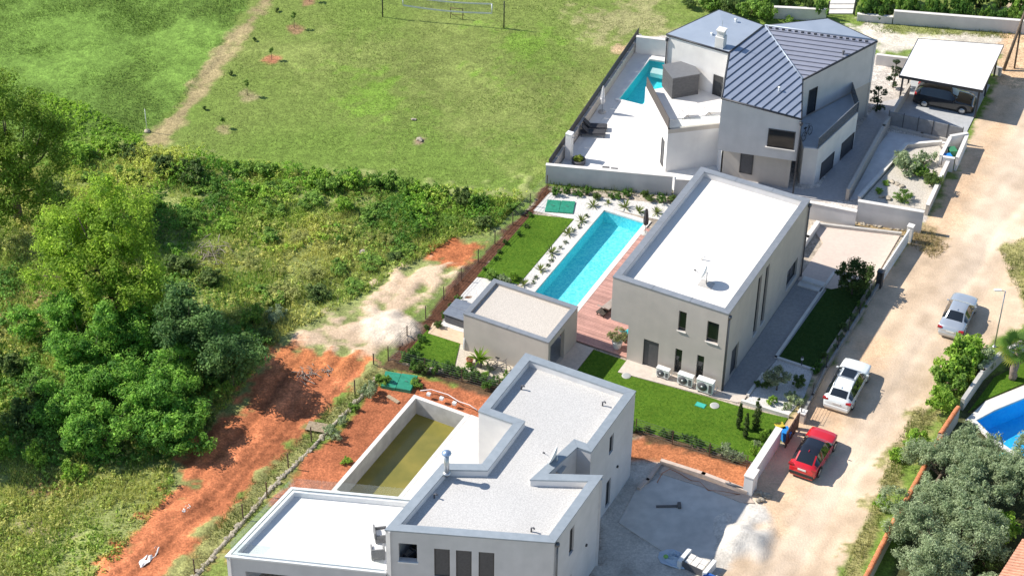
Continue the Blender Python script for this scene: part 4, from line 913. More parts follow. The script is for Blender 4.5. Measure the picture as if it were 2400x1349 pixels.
for z in (.2, 1.1): part('rail', MB().abox(0, l, .032, .075, z, z+.08, f), dkw, be)
t = thing('rubble_pile', 'small heap of reddish rubble at the foot of the gate pillar', 'rubble', U(1780, 1160)); rocks_along(t, [U(1765, 1150), U(1800, 1165), U(1775, 1175)], .15, .14, 2)

# wire fences on the west and south boundary
for pts, lab in (([U(1282, 440), U(1160, 572), U(1040, 702), U(910, 842)], 'thin wire fence with dark posts along the west edge of the pool garden'), ([U(910, 846), U(1170, 920)], 'thin wire fence with dark posts below the gravel garden'), ([U(1490, 1012), U(1750, 1098)], 'thin wire fence with dark posts below the front lawn')):
    t = thing('wire_fence', lab, 'fence', cc(pts)); fence_run(t, pts, 0.0, 1.1, 2.3, rust, True, mat('fence_wire', (.12, .13, .12), .6))
# ------------------------------------------------------------------ house with the folded metal roof
def ppl(a, b, c): a, b, c = map(np.asarray, (a, b, c)); n = np.cross(b-a, c-a); return a, n/np.linalg.norm(n)
def ptop(px, py, z): return U(px, py, z)
e_, d_, a_ = U(1692, 229, 7.3), U(1878, 278, 6.5), U(1710, 123, 7.3)
pl1 = ppl(e_, d_, a_)
b_ = onplane(1792, 60, *pl1); c_ = onplane(1881, 186, *pl1)
f_ = U(2056, 96, c_[2]+.05); g_ = U(1940, 43, c_[2]+.35)
L1_, L2_ = U(1562, 80, 7.0), U(1685, 23, 7.0)
print('H2 heights', b_[2], c_[2], [q.round(1).tolist() for q in (e_, d_, c_, f_, g_, b_, L2_, L1_, a_)])
OUT2 = [e_, d_, c_, f_, g_, b_, L2_, L1_, a_]
h2 = thing('folded_roof_house', 'white modern house with folded blue-grey standing seam roof behind the greige house', 'house', cc(OUT2))
metal_r = mat('seamed_roof_metal', (.36, .40, .48), .42, (.33, .37, .45), 1.5, 4, metal=.35, big=.06)
metal_f = mat('flat_roof_metal', (.36, .41, .48), .5, (.33, .38, .45), 1.2, 4, metal=.25, big=.05)
metal_l = mat('roof_metal_slope_shade', (.37, .38, .44), .45, (.34, .35, .41), 1.5, 4, metal=.35, big=.06)  # greyer tone of the right slope: its shading put into the colour
black_edge = mat('black_gutter', (.03, .032, .04), .5)
MIDZ = 3.1
def wallpoly(mb, p, q, z0, z1p, z1q, th=.25):
    d = q-p; d[2] = 0; l = np.linalg.norm(d); d /= l; n = np.array([-d[1], d[0], 0])
    A = np.array([p[0], p[1], 0])+d*.004; B = np.array([q[0], q[1], 0])-d*.004
    V = [A+zz*z0, B+zz*z0, B+zz*z1q, A+zz*z1p]; V += [v+n*th for v in V]
    return mb.add(V, [(0, 1, 2, 3), (5, 4, 7, 6), (4, 0, 3, 7), (1, 5, 6, 2), (4, 5, 1, 0), (3, 2, 6, 7)])
no = len(OUT2)
for i in range(no):
    p, q = OUT2[i].copy(), OUT2[(i+1) % no].copy()
    part('upper_wall', wallpoly(MB(), p, q, MIDZ, p[2]-.12, q[2]-.12), plaster_w if i in (7, 8) else plaster_g, h2)
LOW2 = [e_+np.array([.6, 1.0, 0]), d_+np.array([-.25, .75, 0]), c_, f_, g_, b_, L2_, L1_, a_]
for i in range(no):
    p, q = LOW2[i].copy(), LOW2[(i+1) % no].copy(); part('lower_wall', wallpoly(MB(), p, q, -.1, MIDZ, MIDZ), plaster_w if i in (7,) else plaster, h2)
part('floor_slab', MB().prism(offset(OUT2, .02), MIDZ-.2, MIDZ-.003), plaster_g, h2)
def clip(poly, n, c):
    """keep points with n.p <= c"""
    out = []
    for i in range(len(poly)):
        p, q = poly[i], poly[(i+1) % len(poly)]; a, b = p@n-c, q@n-c
        if a <= 0: out.append(p)
        if (a < 0 < b) or (b < 0 < a): out.append(p+(q-p)*(a/(a-b)))
    return out
def seam_roof(parent, poly, sdir, step, m, sm):
    """standing seam roof: one sheet per bay, one upstand per seam; poly planar in space"""
    nrm = np.cross(poly[1]-poly[0], poly[2]-poly[0]); nrm /= np.linalg.norm(nrm); nrm = nrm if nrm[2] > 0 else -nrm
    sdir = sdir-nrm*(sdir@nrm); sdir /= np.linalg.norm(sdir); t = np.cross(nrm, sdir); vals = [p@t for p in poly]; lo_, hi_ = min(vals), max(vals); k = max(2, round((hi_-lo_)/step)); w = (hi_-lo_)/k
    for i in range(k):
        s = clip(clip(poly, t, lo_+w*(i+1)-.004), -t, -(lo_+w*i+.004))
        if len(s) < 3: continue
        mb = MB(); n = len(s); V = [p for p in s]+[p-nrm*.05 for p in s]; mb.add(V, [tuple(range(n)), tuple(range(2*n-1, n-1, -1))]+[(j, j+n, (j+1) % n+n, (j+1) % n) for j in range(n)])
        part('roof_sheet', mb, m, parent)
        if i > 0:
            c = lo_+w*i; xs = []
            for j in range(len(poly)):
                p, q = poly[j], poly[(j+1) % len(poly)]; a, b = p@t-c, q@t-c
                if a*b < 0: xs.append(p+(q-p)*(a/(a-b)))
            if len(xs) == 2 and np.linalg.norm(xs[1]-xs[0]) > .3:
                m_ = (xs[0]+xs[1])/2; hl = np.linalg.norm(xs[1]-xs[0])/2-.03; part('seam', MB().box(m_+nrm*.035, sdir, t, nrm, hl, .017, .03), sm, parent)
P1 = [e_, d_, c_, b_, a_]
seam_roof(h2, P1, b_-a_, (.52), metal_r, mat('dark_seam', (.075, .085, .11), .5))
plr = ppl(b_, c_, f_)
sd = onplane(2040, 108, *plr)-onplane(1800, 76, *plr)
seam_roof(h2, [b_, c_, f_], sd, .55, metal_l, mat('lilac_seam', (.19, .195, .235), .5))
part('back_roof', MB().sheet([b_, f_, g_], .05), metal_f, h2); part('wing_roof', MB().sheet([a_, b_, L2_, L1_], .05), metal_f, h2)
for p, q in ((e_, d_), (d_, c_), (c_, f_), (f_, g_), (g_, b_), (b_, L2_), (L2_, L1_), (L1_, a_), (a_, e_)):
    part('gutter', MB().tube([p-zz*.06, q-zz*.06], .085, 6), black_edge, h2)
for p, q in ((b_, c_), (a_, b_), (b_, f_)): part('ridge_cap', MB().tube([p+zz*.03, q+zz*.03], .07, 6), metal_f if p is not a_ else black_edge, h2)
# snow guards along the upper fold
for k in range(16):
    p = onplane(1806+k*15, 67+k*2.1, *ppl(b_, f_, c_)); part('snow_guard', MB().box(p+zz*.07, np.array([1., 0, 0]), np.array([0, 1., 0]), zz, .12, .03, .06), grille_m, h2)
# chimney and roof vents
P = U(1688, 112, 7.15); ch = part('chimney', MB().abox(-.33, .33, -.33, .33, -.3, 1.0, (P, u2, v2)).abox(-.25, .25, -.25, .25, 1.002, 1.45, (P, u2, v2)), plaster_w, h2)
part('chimney_cap', MB().abox(-.32, .32, -.32, .32, 1.453, 1.55, (P, u2, v2)), plaster_w, ch); part('antenna', MB().tube([P+zz*1.5, P+zz*2.3], .015, 5), steel, ch)
for px, py, z in ((1826, 213, 7.1), (1976, 128, 7.2), (1724, 53, 7.0), (1668, 86, 7.0)):
    P = onplane(px, py, *(pl1 if px == 1826 else plr)) if px > 1800 else U(px, py, z); part('roof_vent', MB().tube([P-zz*.1, P+zz*.25], .07, 8).lathe(P+zz*.25, [(.12, 0), (.12, .05), (.04, .1)], 8), white_m if px != 1976 else grille_m, h2)
def proud_window(parent, p, q, px, py, w, h, name='window', pane=None, out=.02):
    d = q-p; d = np.array([d[0], d[1], 0]); d /= np.linalg.norm(d); p = np.array([p[0], p[1], 0.]); s, z = sz(px, py, p, d); n = np.array([-d[1], d[0], 0]); f = (p, d, n)
    o = part(name, MB().abox(s-w/2, s-w/2+.06, -out-.03, .05, z-h/2, z+h/2, f).abox(s+w/2-.06, s+w/2, -out-.03, .05, z-h/2, z+h/2, f).abox(s-w/2+.06, s+w/2-.06, -out-.03, .05, z-h/2, z-h/2+.06, f).abox(s-w/2+.06, s+w/2-.06, -out-.03, .05, z+h/2-.06, z+h/2, f), darkmetal, parent)
    part('pane', MB().abox(s-w/2+.05, s+w/2-.05, -out+.004, .04, z-h/2+.05, z+h/2-.05, f), pane or pane_m, o); return o, s, z
o, s, z = proud_window(h2, e_, d_, 1831, 326, 1.9, 1.5)
d = (d_-e_); d[2] = 0; d /= np.linalg.norm(d); p = np.array([e_[0], e_[1], 0.]); n = np.array([-d[1], d[0], 0])
part('sill', MB().abox(s-1.05, s+1.05, -.12, -.004, z-.85, z-.76, (p, d, n)), conc_w, o)
proud_window(h2, LOW2[0], LOW2[1], 1750, 378, .95, 2.1, 'door', shut_m)
proud_window(h2, c_, f_, 1903, 236, .9, 2.1, 'door')
proud_window(h2, L1_, a_, 1682, 205, .8, 2.0, 'door')
downpipe(h2, d_+np.array([.02, -.02, 0])-zz*d_[2], np.array([0, -1., 0]), 0, 6.3, black_edge); downpipe(h2, L1_-zz*L1_[2]+np.array([.1, -.1, 0]), np.array([-.5, -.8, 0]), 0, 6.8, black_edge)
part('door_mat', MB().abox(-.5, .5, -.3, .3, .06, .09, (U(1745, 404), u2, v2)), mat('rubber', (.03, .03, .03), .9), h2)
# left roof terrace
TZ = 3.7
tl = [U(1513, 203, TZ), U(1566, 304, TZ), U(1688, 290, TZ), a_*[1, 1, 0]+zz*TZ, U(1600, 165, TZ), U(1556, 150, TZ)]
tl[5] = np.array([L1_[0]+.1, L1_[1]-1.5, TZ]); tl[4] = L1_*[1, 1, 0]+(a_-L1_)*[1, 1, 0]*.35+zz*TZ
tl[0] = U(1513, 203, TZ)
bt = thing('roof_terrace', 'white walled upper terrace on the left of the folded-roof house', 'terrace', cc(tl))
part('terrace_body', MB().prism([tl[0], tl[1], tl[2], e_+np.array([.5, 1.2, 0]), a_, tl[4]], -.1, TZ-.35), plaster_w, bt)
for i in (0, 1):
    p, q = tl[i]*[1, 1, 0], tl[i+1]*[1, 1, 0]; part('parapet', wallpoly(MB(), p, q, TZ-.36 if i else TZ-.36, TZ, TZ, .2), plaster if i == 1 else plaster_w, bt)
p, q = tl[0]*[1, 1, 0], tl[1]*[1, 1, 0]; d = q-p; l = np.linalg.norm(d); d /= l; n = np.array([-d[1], d[0], 0])
part('privacy_screen', MB().abox(.05, l-.1, .04, .1, TZ, TZ+.85, (p, d, n)), mat('screen_brown', (.10, .085, .08), .7), bt)
p, q = tl[1]*[1, 1, 0], tl[2]*[1, 1, 0]; d = q-p; l = np.linalg.norm(d); d /= l; n = np.array([-d[1], d[0], 0])
for k in range(3): part('glass_panel', MB().abox(.1+k*(l-.2)/3, .1+(k+1)*(l-.2)/3-.02, .08, .095, TZ, TZ+.75, (p, d, n)), clear, bt)
part('handrail', MB().abox(.05, l-.05, .065, .11, TZ+.752, TZ+.79, (p, d, n)), steel, bt)
proud_window(bt, tl[0], tl[1], 1553, 356, .6, 2.2, 'door', shut_m)
SZ = TZ-.35
sc_ = [U(1574, 232, SZ), U(1636, 221, SZ)]; d = sc_[1]-sc_[0]; l = np.linalg.norm(d); d /= l; n = np.array([-d[1], d[0], 0]); f = (sc_[0], d, n)
sh_ = thing('garden_shed', 'dark grey box shed on the white upper terrace', 'shed', cc(sc_)+zz*SZ)
shm = mat('shed_boards', (.105, .105, .11), .7, (.085, .085, .09), 6, 3); hh = 1.75; dp = 1.9
for k in range(7):
    z0_ = SZ+hh*k/7; part('cladding_board', MB().abox(0, l, 0, dp, z0_, z0_+hh/7-.015, (sc_[0]*[1, 1, 0], d, n)), shm, sh_)
part('shed_roof', MB().abox(-.06, l+.06, -.06, dp+.06, SZ+hh, SZ+hh+.06, (sc_[0]*[1, 1, 0], d, n)), mat('shed_roof', (.16, .165, .175), .6, (.14, .145, .155), 5, 3), sh_)
for px, py, lab in ((1602, 274, 'pale folding deck chair left on the upper terrace behind the glass'), (1653, 267, 'pale folding deck chair right on the upper terrace behind the glass')):
    P = U(px, py, SZ); t = thing('deck_chair', lab, 'deck chair', P, 'terrace deck chairs'); ex = np.array([.86, .3, 0]); ey = np.array([-.33, .94, 0])
    part('sling', MB().box(P+ex*.25+zz*.32, ex*.86+zz*.5, ey, -ex*.5+zz*.86, .5, .27, .015), cush_l, t)
    for s in (-1, 1):
        part('leg', MB().tube([P+ey*s*.28-ex*.25, P+ey*s*.28+ex*.7+zz*.62], .015, 5), grille_m, t); part('leg', MB().tube([P+ey*s*.28+ex*.45, P+ey*s*.28-ex*.1+zz*.45], .015, 5), grille_m, t)
# right terrace over the garages
R0 = np.array([d_[0]-.05, d_[1]+.1, 0]); rt_ = [U(1884, 347, 3.1), U(1918, 350, 3.1), U(2011, 264, 3.1), c_*[1, 1, 0]+(f_-c_)*[1, 1, 0]*.72+zz*3.1, c_+np.array([.02, -.02, 0])]
rb = thing('garage_terrace', 'white garage block with terrace on top right of the folded-roof house', 'garage', cc(rt_))
part('garage_body', MB().prism(rt_, -.1, 2.9), plaster_w, rb); part('terrace_floor', MB().prism(offset(rt_, .02), 2.902, 2.98), mat('terrace_grey', (.42, .45, .48), .8, (.37, .4, .43), 2, 4), rb)
for i in (0, 1):
    part('parapet', wallpoly(MB(), rt_[i]*[1, 1, 0], rt_[i+1]*[1, 1, 0], 2.905, 3.12, 3.12, .18), plaster_w, rb)
p, q = rt_[1]*[1, 1, 0], rt_[2]*[1, 1, 0]; d = q-p; l = np.linalg.norm(d); d /= l; n = np.array([-d[1], d[0], 0])
smoke = glass_mat('smoked_glass', (.35, .38, .42), .75, .03)
for k in range(3): part('glass_panel', MB().abox(.05+k*(l-.1)/3, .05+(k+1)*(l-.1)/3-.02, .06, .08, 3.12, 4.0, (p, d, n)), smoke, rb)
part('handrail', MB().abox(0, l, .045, .095, 4.002, 4.05, (p, d, n)), steel, rb)
proud_window(rb, rt_[1], rt_[2], 1936, 402, 1.9, 2.5, 'garage_door', shut_m); proud_window(rb, rt_[1], rt_[2], 1983, 356, 1.9, 2.5, 'garage_door', shut_m)
p3_, q3_ = rt_[3]*[1, 1, 0], rt_[2]*[1, 1, 0]
part('glass_panel', wallpoly(MB(), q3_, p3_, 3.0, 3.95, 3.95, .02), smoke, rb)
# bicycle (used twice)
def bicycle(P, ang, tilt, label, sc=1.0):
    P = np.asarray(P, float); ex = np.array([math.cos(ang), math.sin(ang), 0]); sd_ = np.array([-ex[1], ex[0], 0]); upv = zz*math.cos(tilt)+sd_*math.sin(tilt); ax = np.cross(ex, upv)
    t = thing('bicycle', label, 'bicycle', P); q = lambda x, z: P+ex*x*sc+upv*z*sc
    for x in (-.52, .52):
        n_ = 20; r = .34; ring = [q(x+r*math.cos(6.2832*k/n_), .35+r*math.sin(6.2832*k/n_)) for k in range(n_+1)]
        w_ = part('wheel', MB().tube(ring, .02*sc, 5, False), mat('tyre', (.02, .02, .02), .8), t)
        sp = MB()
        for k in range(6): sp.tube([q(x, .35), q(x+r*math.cos(k*1.047), .35+r*math.sin(k*1.047))], .006, 3)
        part('spokes', sp, steel, w_)
    fr = MB()
    for a, b in (((-.52, .35), (-.1, .32)), ((-.52, .35), (-.2, .82)), ((-.1, .32), (-.22, .9)), ((-.1, .32), (.38, .8)), ((-.2, .82), (.36, .86)), ((.36, .95), (.52, .35))): fr.tube([q(*a), q(*b)], .022*sc, 6)
    part('frame', fr, grille_m, t); part('saddle', MB().box(q(-.24, .93), ex, ax, upv, .13, .06, .03), mat('tyre', (.02, .02, .02)), t)
    part('handlebar', MB().tube([q(.3, 1.0)-ax*.26, q(.36, .99), q(.3, 1.0)+ax*.26], .016, 6), grille_m, t)
bicycle(U(1892, 322, 2.98), 1.0, .15, 'black bicycle leaning in the corner of the garage terrace', .95)
bicycle(U(1168, 872, .04), AX, .35, 'black bicycle leaning against the pool house wall')
# ------------------------------------------------------------------ grounds of the folded-roof house
ptile = mat('terrace_white', (.74, .72, .68), .85, (.68, .66, .63), 1.3, 4, big=.04)
pad('pool_terrace', UP([(1288, 426), (1494, 112), (1566, 120), (1562, 146), (1522, 140), (1449, 234), (1440, 246)]), -.1, .05, ptile)
pad('pool_terrace', UP([(1288, 426), (1449, 236), (1505, 250), (1562, 217), (1700, 215), (1700, 420), (1580, 448)]), -.1, .05, ptile)
mos2 = tile_mat('pool_mosaic_light', (.08, .68, .74), (.14, .78, .82), (.5, .8, .85), 9)
pool_basin(POOL2, 1.0, mos2, water, 'small turquoise pool at the wall of the folded-roof house', copw=.25, copm=ptile)
ex = np.array([1., -.1, 0])
part('pool_step', MB().prism(UP([(1530, 152), (1562, 158), (1562, 172), (1524, 164)]), -.6, -.25), ptile, bpy.data.objects['swimming_pool.001'])
ww = wall_line('garden_wall', [U(1286, 415), U(1497, 103)], -.1, .85, .3, plaster, 'beige west garden wall of the folded-roof house topped by a dark panel', cap=.05, capm=conc)
p, q = U(1286, 415)*[1, 1, 0], U(1497, 103)*[1, 1, 0]; d = q-p; l = np.linalg.norm(d); d /= l; n = np.array([-d[1], d[0], 0])
for k in range(14): part('dark_panel', MB().abox(.05+k*(l-.1)/14, .05+(k+1)*(l-.1)/14-.03, .02, .06, .9, 1.5, (p, d, n)), mat('screen_dark', (.05, .048, .05), .6), ww)
wall_line('garden_wall', [U(1492, 86, 1.5), U(1562, 94, 1.5)], -.1, 1.5, .25, plaster_w, 'short white wall closing the far end of the pool terrace', cap=.05, capm=conc_w)
W1, W2 = U(1280, 386, 1.55), U(1577, 413, 1.55); W3 = U(2008, 497, 1.3); W4, W5 = U(2012, 471, 1.75), U(2166, 497, 1.75)
wall_line('garden_wall', [W1, W2], -.1, 1.55, .25, plaster_g, 'grey south wall of the pool terrace of the folded-roof house', cap=.06, capm=conc_w)
wall_line('garden_wall', [W2+np.array([.15, -.02, 0]), U(1640, 421, 1.4), W3], -.1, 1.35, .25, plaster_g, 'grey boundary wall passing behind the greige house', cap=.06, capm=conc_w)
wall_line('garden_wall', [W4, W5], -.1, 1.75, .25, plaster_g, 'grey stepped wall end below the rock garden with round bushes', cap=.06, capm=conc_w)
P = U(1333, 372); t = thing('shower_column', 'white square outdoor shower column by the west garden wall', 'column', P); f = (P, u2, v2)
part('shaft', MB().abox(-.22, .22, -.22, .22, 0, 2.2, f), plaster_w, t); part('cap', MB().abox(-.24, .24, -.24, .24, 2.202, 2.27, f), white_m, t); part('shower_head', MB().tube([P+zz*1.9+u2*.22, P+zz*2.0+u2*.4, P+zz*1.93+u2*.42], .02, 6), steel, t)
blackm = mat('black_cushion', (.035, .035, .04), .8, (.05, .05, .055), 8, 3)
lounger(U(1393, 303, .05), np.array([1., -.05, 0]), 'black sun lounger farther from the shower column', blackm, grille_m, 1.9, .62, .8, 'black loungers by the west garden wall'); lounger(U(1389, 317, .05), np.array([1., -.05, 0]), 'black sun lounger nearer to the shower column', blackm, grille_m, 1.9, .62, .8, 'black loungers by the west garden wall')
parasol(U(1411, 263, .05), 'white closed parasol standing by the west garden wall', mat('parasol_white', (.72, .71, .70), .9, (.62, .61, .6), 8, 3), 2.35)
for px, py, lab in ((1420, 392, 'flat dark floor vent nearer the potted bush'), (1440, 395, 'flat dark floor vent farther from the potted bush')):
    c = U(px, py, .05); t = thing('floor_vent', lab, 'vent', c, 'terrace floor vents'); part('frame', MB().abox(-.26, .26, -.09, .09, 0, .02, (c, np.array([1., -.1, 0]), np.array([.1, 1., 0]))), grille_m, t)
    for k in range(4): part('slat', MB().abox(-.22+k*.12, -.16+k*.12, -.07, .07, .021, .03, (c, np.array([1., -.1, 0]), np.array([.1, 1., 0]))), darkmetal, t)
# paving between the houses and the ramp
pad('entrance_paving', UP([(1565, 445), (1690, 400), (1880, 445), (1920, 440), (2010, 305), (2060, 240), (2110, 232), (1985, 470), (1760, 470)]), -.1, .045, mat('paving_lilac', (.44, .42, .41), .9, (.38, .365, .36), 5, 5, bump=.006, big=.05))
pad('ramp', UP([(1992, 470), (2060, 340), (2085, 310), (2225, 335), (2130, 352), (2012, 468)]), -.1, .05, mat('ramp_concrete', (.68, .66, .64), .9, (.6, .58, .565), 2, 5, big=.06))
pad('carport_floor', UP([(2150, 170), (2320, 200), (2262, 318), (2078, 282), (2100, 240)]), -.1, .06, mat('carport_paving', (.42, .43, .44), .9, (.37, .38, .39), 3, 5, big=.05))
wall_line('retaining_wall', [U(1984, 470), U(2068, 320), U(2128, 222)], -.1, 1.0, .22, plaster, 'long wall between the garage path and the ramp')
pf = wall_line('panel_fence', [U(2080, 298), U(2160, 318), U(2252, 338)], -.1, .25, .2, conc, 'grey panel fence between ramp and carport', 'fence')
p, q = U(2080, 298), U(2252, 338); d = q-p; l = np.linalg.norm(d); d /= l; n = np.array([-d[1], d[0], 0])
for k in range(5): part('panel', MB().abox(k*l/5+.01, (k+1)*l/5-.04, -.03, .03, .26, 1.4, (p, d, n)), mat('fence_grey', (.24, .24, .245), .7, (.2, .2, .205), 3, 3), pf)
for k in range(6): part('post', MB().abox(k*l/5-.035, k*l/5+.005, -.05, .05, .26, 1.5, (p, d, n)), darkmetal, pf)
# rock garden bed
pad('rock_garden', UP([(2016, 480), (2125, 360), (2200, 350), (2225, 390), (2170, 500)]), -.1, .32, mat('rock_gravel', (.58, .53, .46), .95, (.42, .38, .32), 10, 5, bump=.03, bscale=18))
wall_line('planter_wall', [U(2012, 476), U(2070, 412), U(2122, 352), U(2205, 345)], -.1, .55, .2, conc_w, 'white low wall along the upper edge of the rock garden', cap=.03, capm=conc_w)
wall_line('planter_wall', [U(2170, 505), U(2222, 392)], -.1, .9, .22, plaster, 'beige outer wall of the rock garden facing the road', cap=.04, capm=conc_w)
bn = thing('bin_niche', 'white walled niche holding a blue and a green bin beside the road', 'enclosure', U(2230, 375))
for a, b in (((2200, 395), (2222, 352)), ((2222, 352), (2262, 345)), ((2205, 398), (2232, 402)), ((2238, 400), (2262, 345))): wall_line('niche_wall', [U(*a), U(*b)], -.1, 1.15 if a != (2222, 352) else 1.25, .2, plaster_w, parent=bn, cap=.04, capm=conc_w)
bin_(U(2218, 392), .2, 'blue bin in the white niche of the folded-roof house', 'blue', 'blue', .95); bin_(U(2228, 376), .2, 'green bin behind the blue one in the white niche', 'green', 'green', .95)
# carport
cz = 2.65; cr = [U(2152, 91, cz), U(2352, 106, cz), U(2303, 212, cz), U(2108, 177, cz)]
cp_ = thing('carport', 'white flat-roofed carport over the black car', 'carport', cc(cr))
part('roof', MB().prism(cr, cz-.14, cz), mat('carport_white', (.78, .77, .75), .6, (.72, .71, .69), 1.5, 3), cp_)
oo, ii = offset(cr, -.03), offset(cr, -.002)
for i in range(4): j = (i+1) % 4; part('roof_edge', MB().prism([oo[i], oo[j], ii[j], ii[i]], cz-.2, cz+.03), darkmetal, cp_)
ci = offset(cr, .25)
for q in (*ci, (ci[0]+ci[3])/2, (ci[1]+ci[2])/2): part('post', MB().abox(-.06, .06, -.06, .06, .0, cz-.145, (np.array([q[0], q[1], 0]), u2, v2)), darkmetal, cp_)
wall_line('garden_wall', [U(2055, 128, .9), U(2140, 138, .9)], -.1, .9, .2, plaster_w, 'low white wall behind the cloud-pruned tree', cap=.04, capm=conc_w)
wall_line('garden_wall', [U(2322, 170), U(2345, 178)], -.1, .7, .25, conc, 'short concrete wall stub beside the carport')
single('ground_patch', MB(), conc, 'x', 'x') if False else None
# walls, hedge frontage and steps along the top
tw_ = plaster_g
wall_line('street_wall', [U(1812, 42), U(1935, 48)], -.1, 1.0, .25, tw_, 'pale street wall left of the white steps at the top edge', cap=.05, capm=conc_w)
wall_line('street_wall', [U(2008, 48), U(2090, 55)], -.1, .6, .25, tw_, 'low street wall under the clipped hedge right of the steps', cap=.05, capm=conc_w)
wall_line('street_wall', [U(2092, 55), U(2230, 66), U(2420, 80)], -.1, 1.15, .25, tw_, 'long pale street wall at the top right corner', cap=.05, capm=conc_w)
t = thing('garden_steps', 'white stone steps between the hedges at the top edge', 'steps', U(1968, 20))
for k in range(5): part('step', MB().prism(UP([(1938+k*3, 34-k*10), (1998+k*2, 34-k*10), (1998+k*2+2, 24-k*10+.5), (1938+k*3+3, 24-k*10+.5)]), -.1, .1+.06*k), conc_w, t)
for px in (1940, 2002): part('gate_post', MB().abox(-.05, .05, -.05, .05, 0, 1.3, (U(px, 36), u2, v2)), darkmetal, t)
def log_pole(P, top, r, label):
    t = thing('utility_pole', label, 'pole', P); part('shaft', MB().tube([P, (P+top)/2, top], [r, r*.9, r*.75], 8), bark, t); part('brace', MB().tube([P+np.array([.9, .3, 0]), P+(top-P)*.75], r*.6, 6), bark, t)
P = U(2352, 165); log_pole(P, np.array([P[0]+1.2, P[1]+1.0, 5.4]), .13, 'wooden utility pole with brace beside the carport')
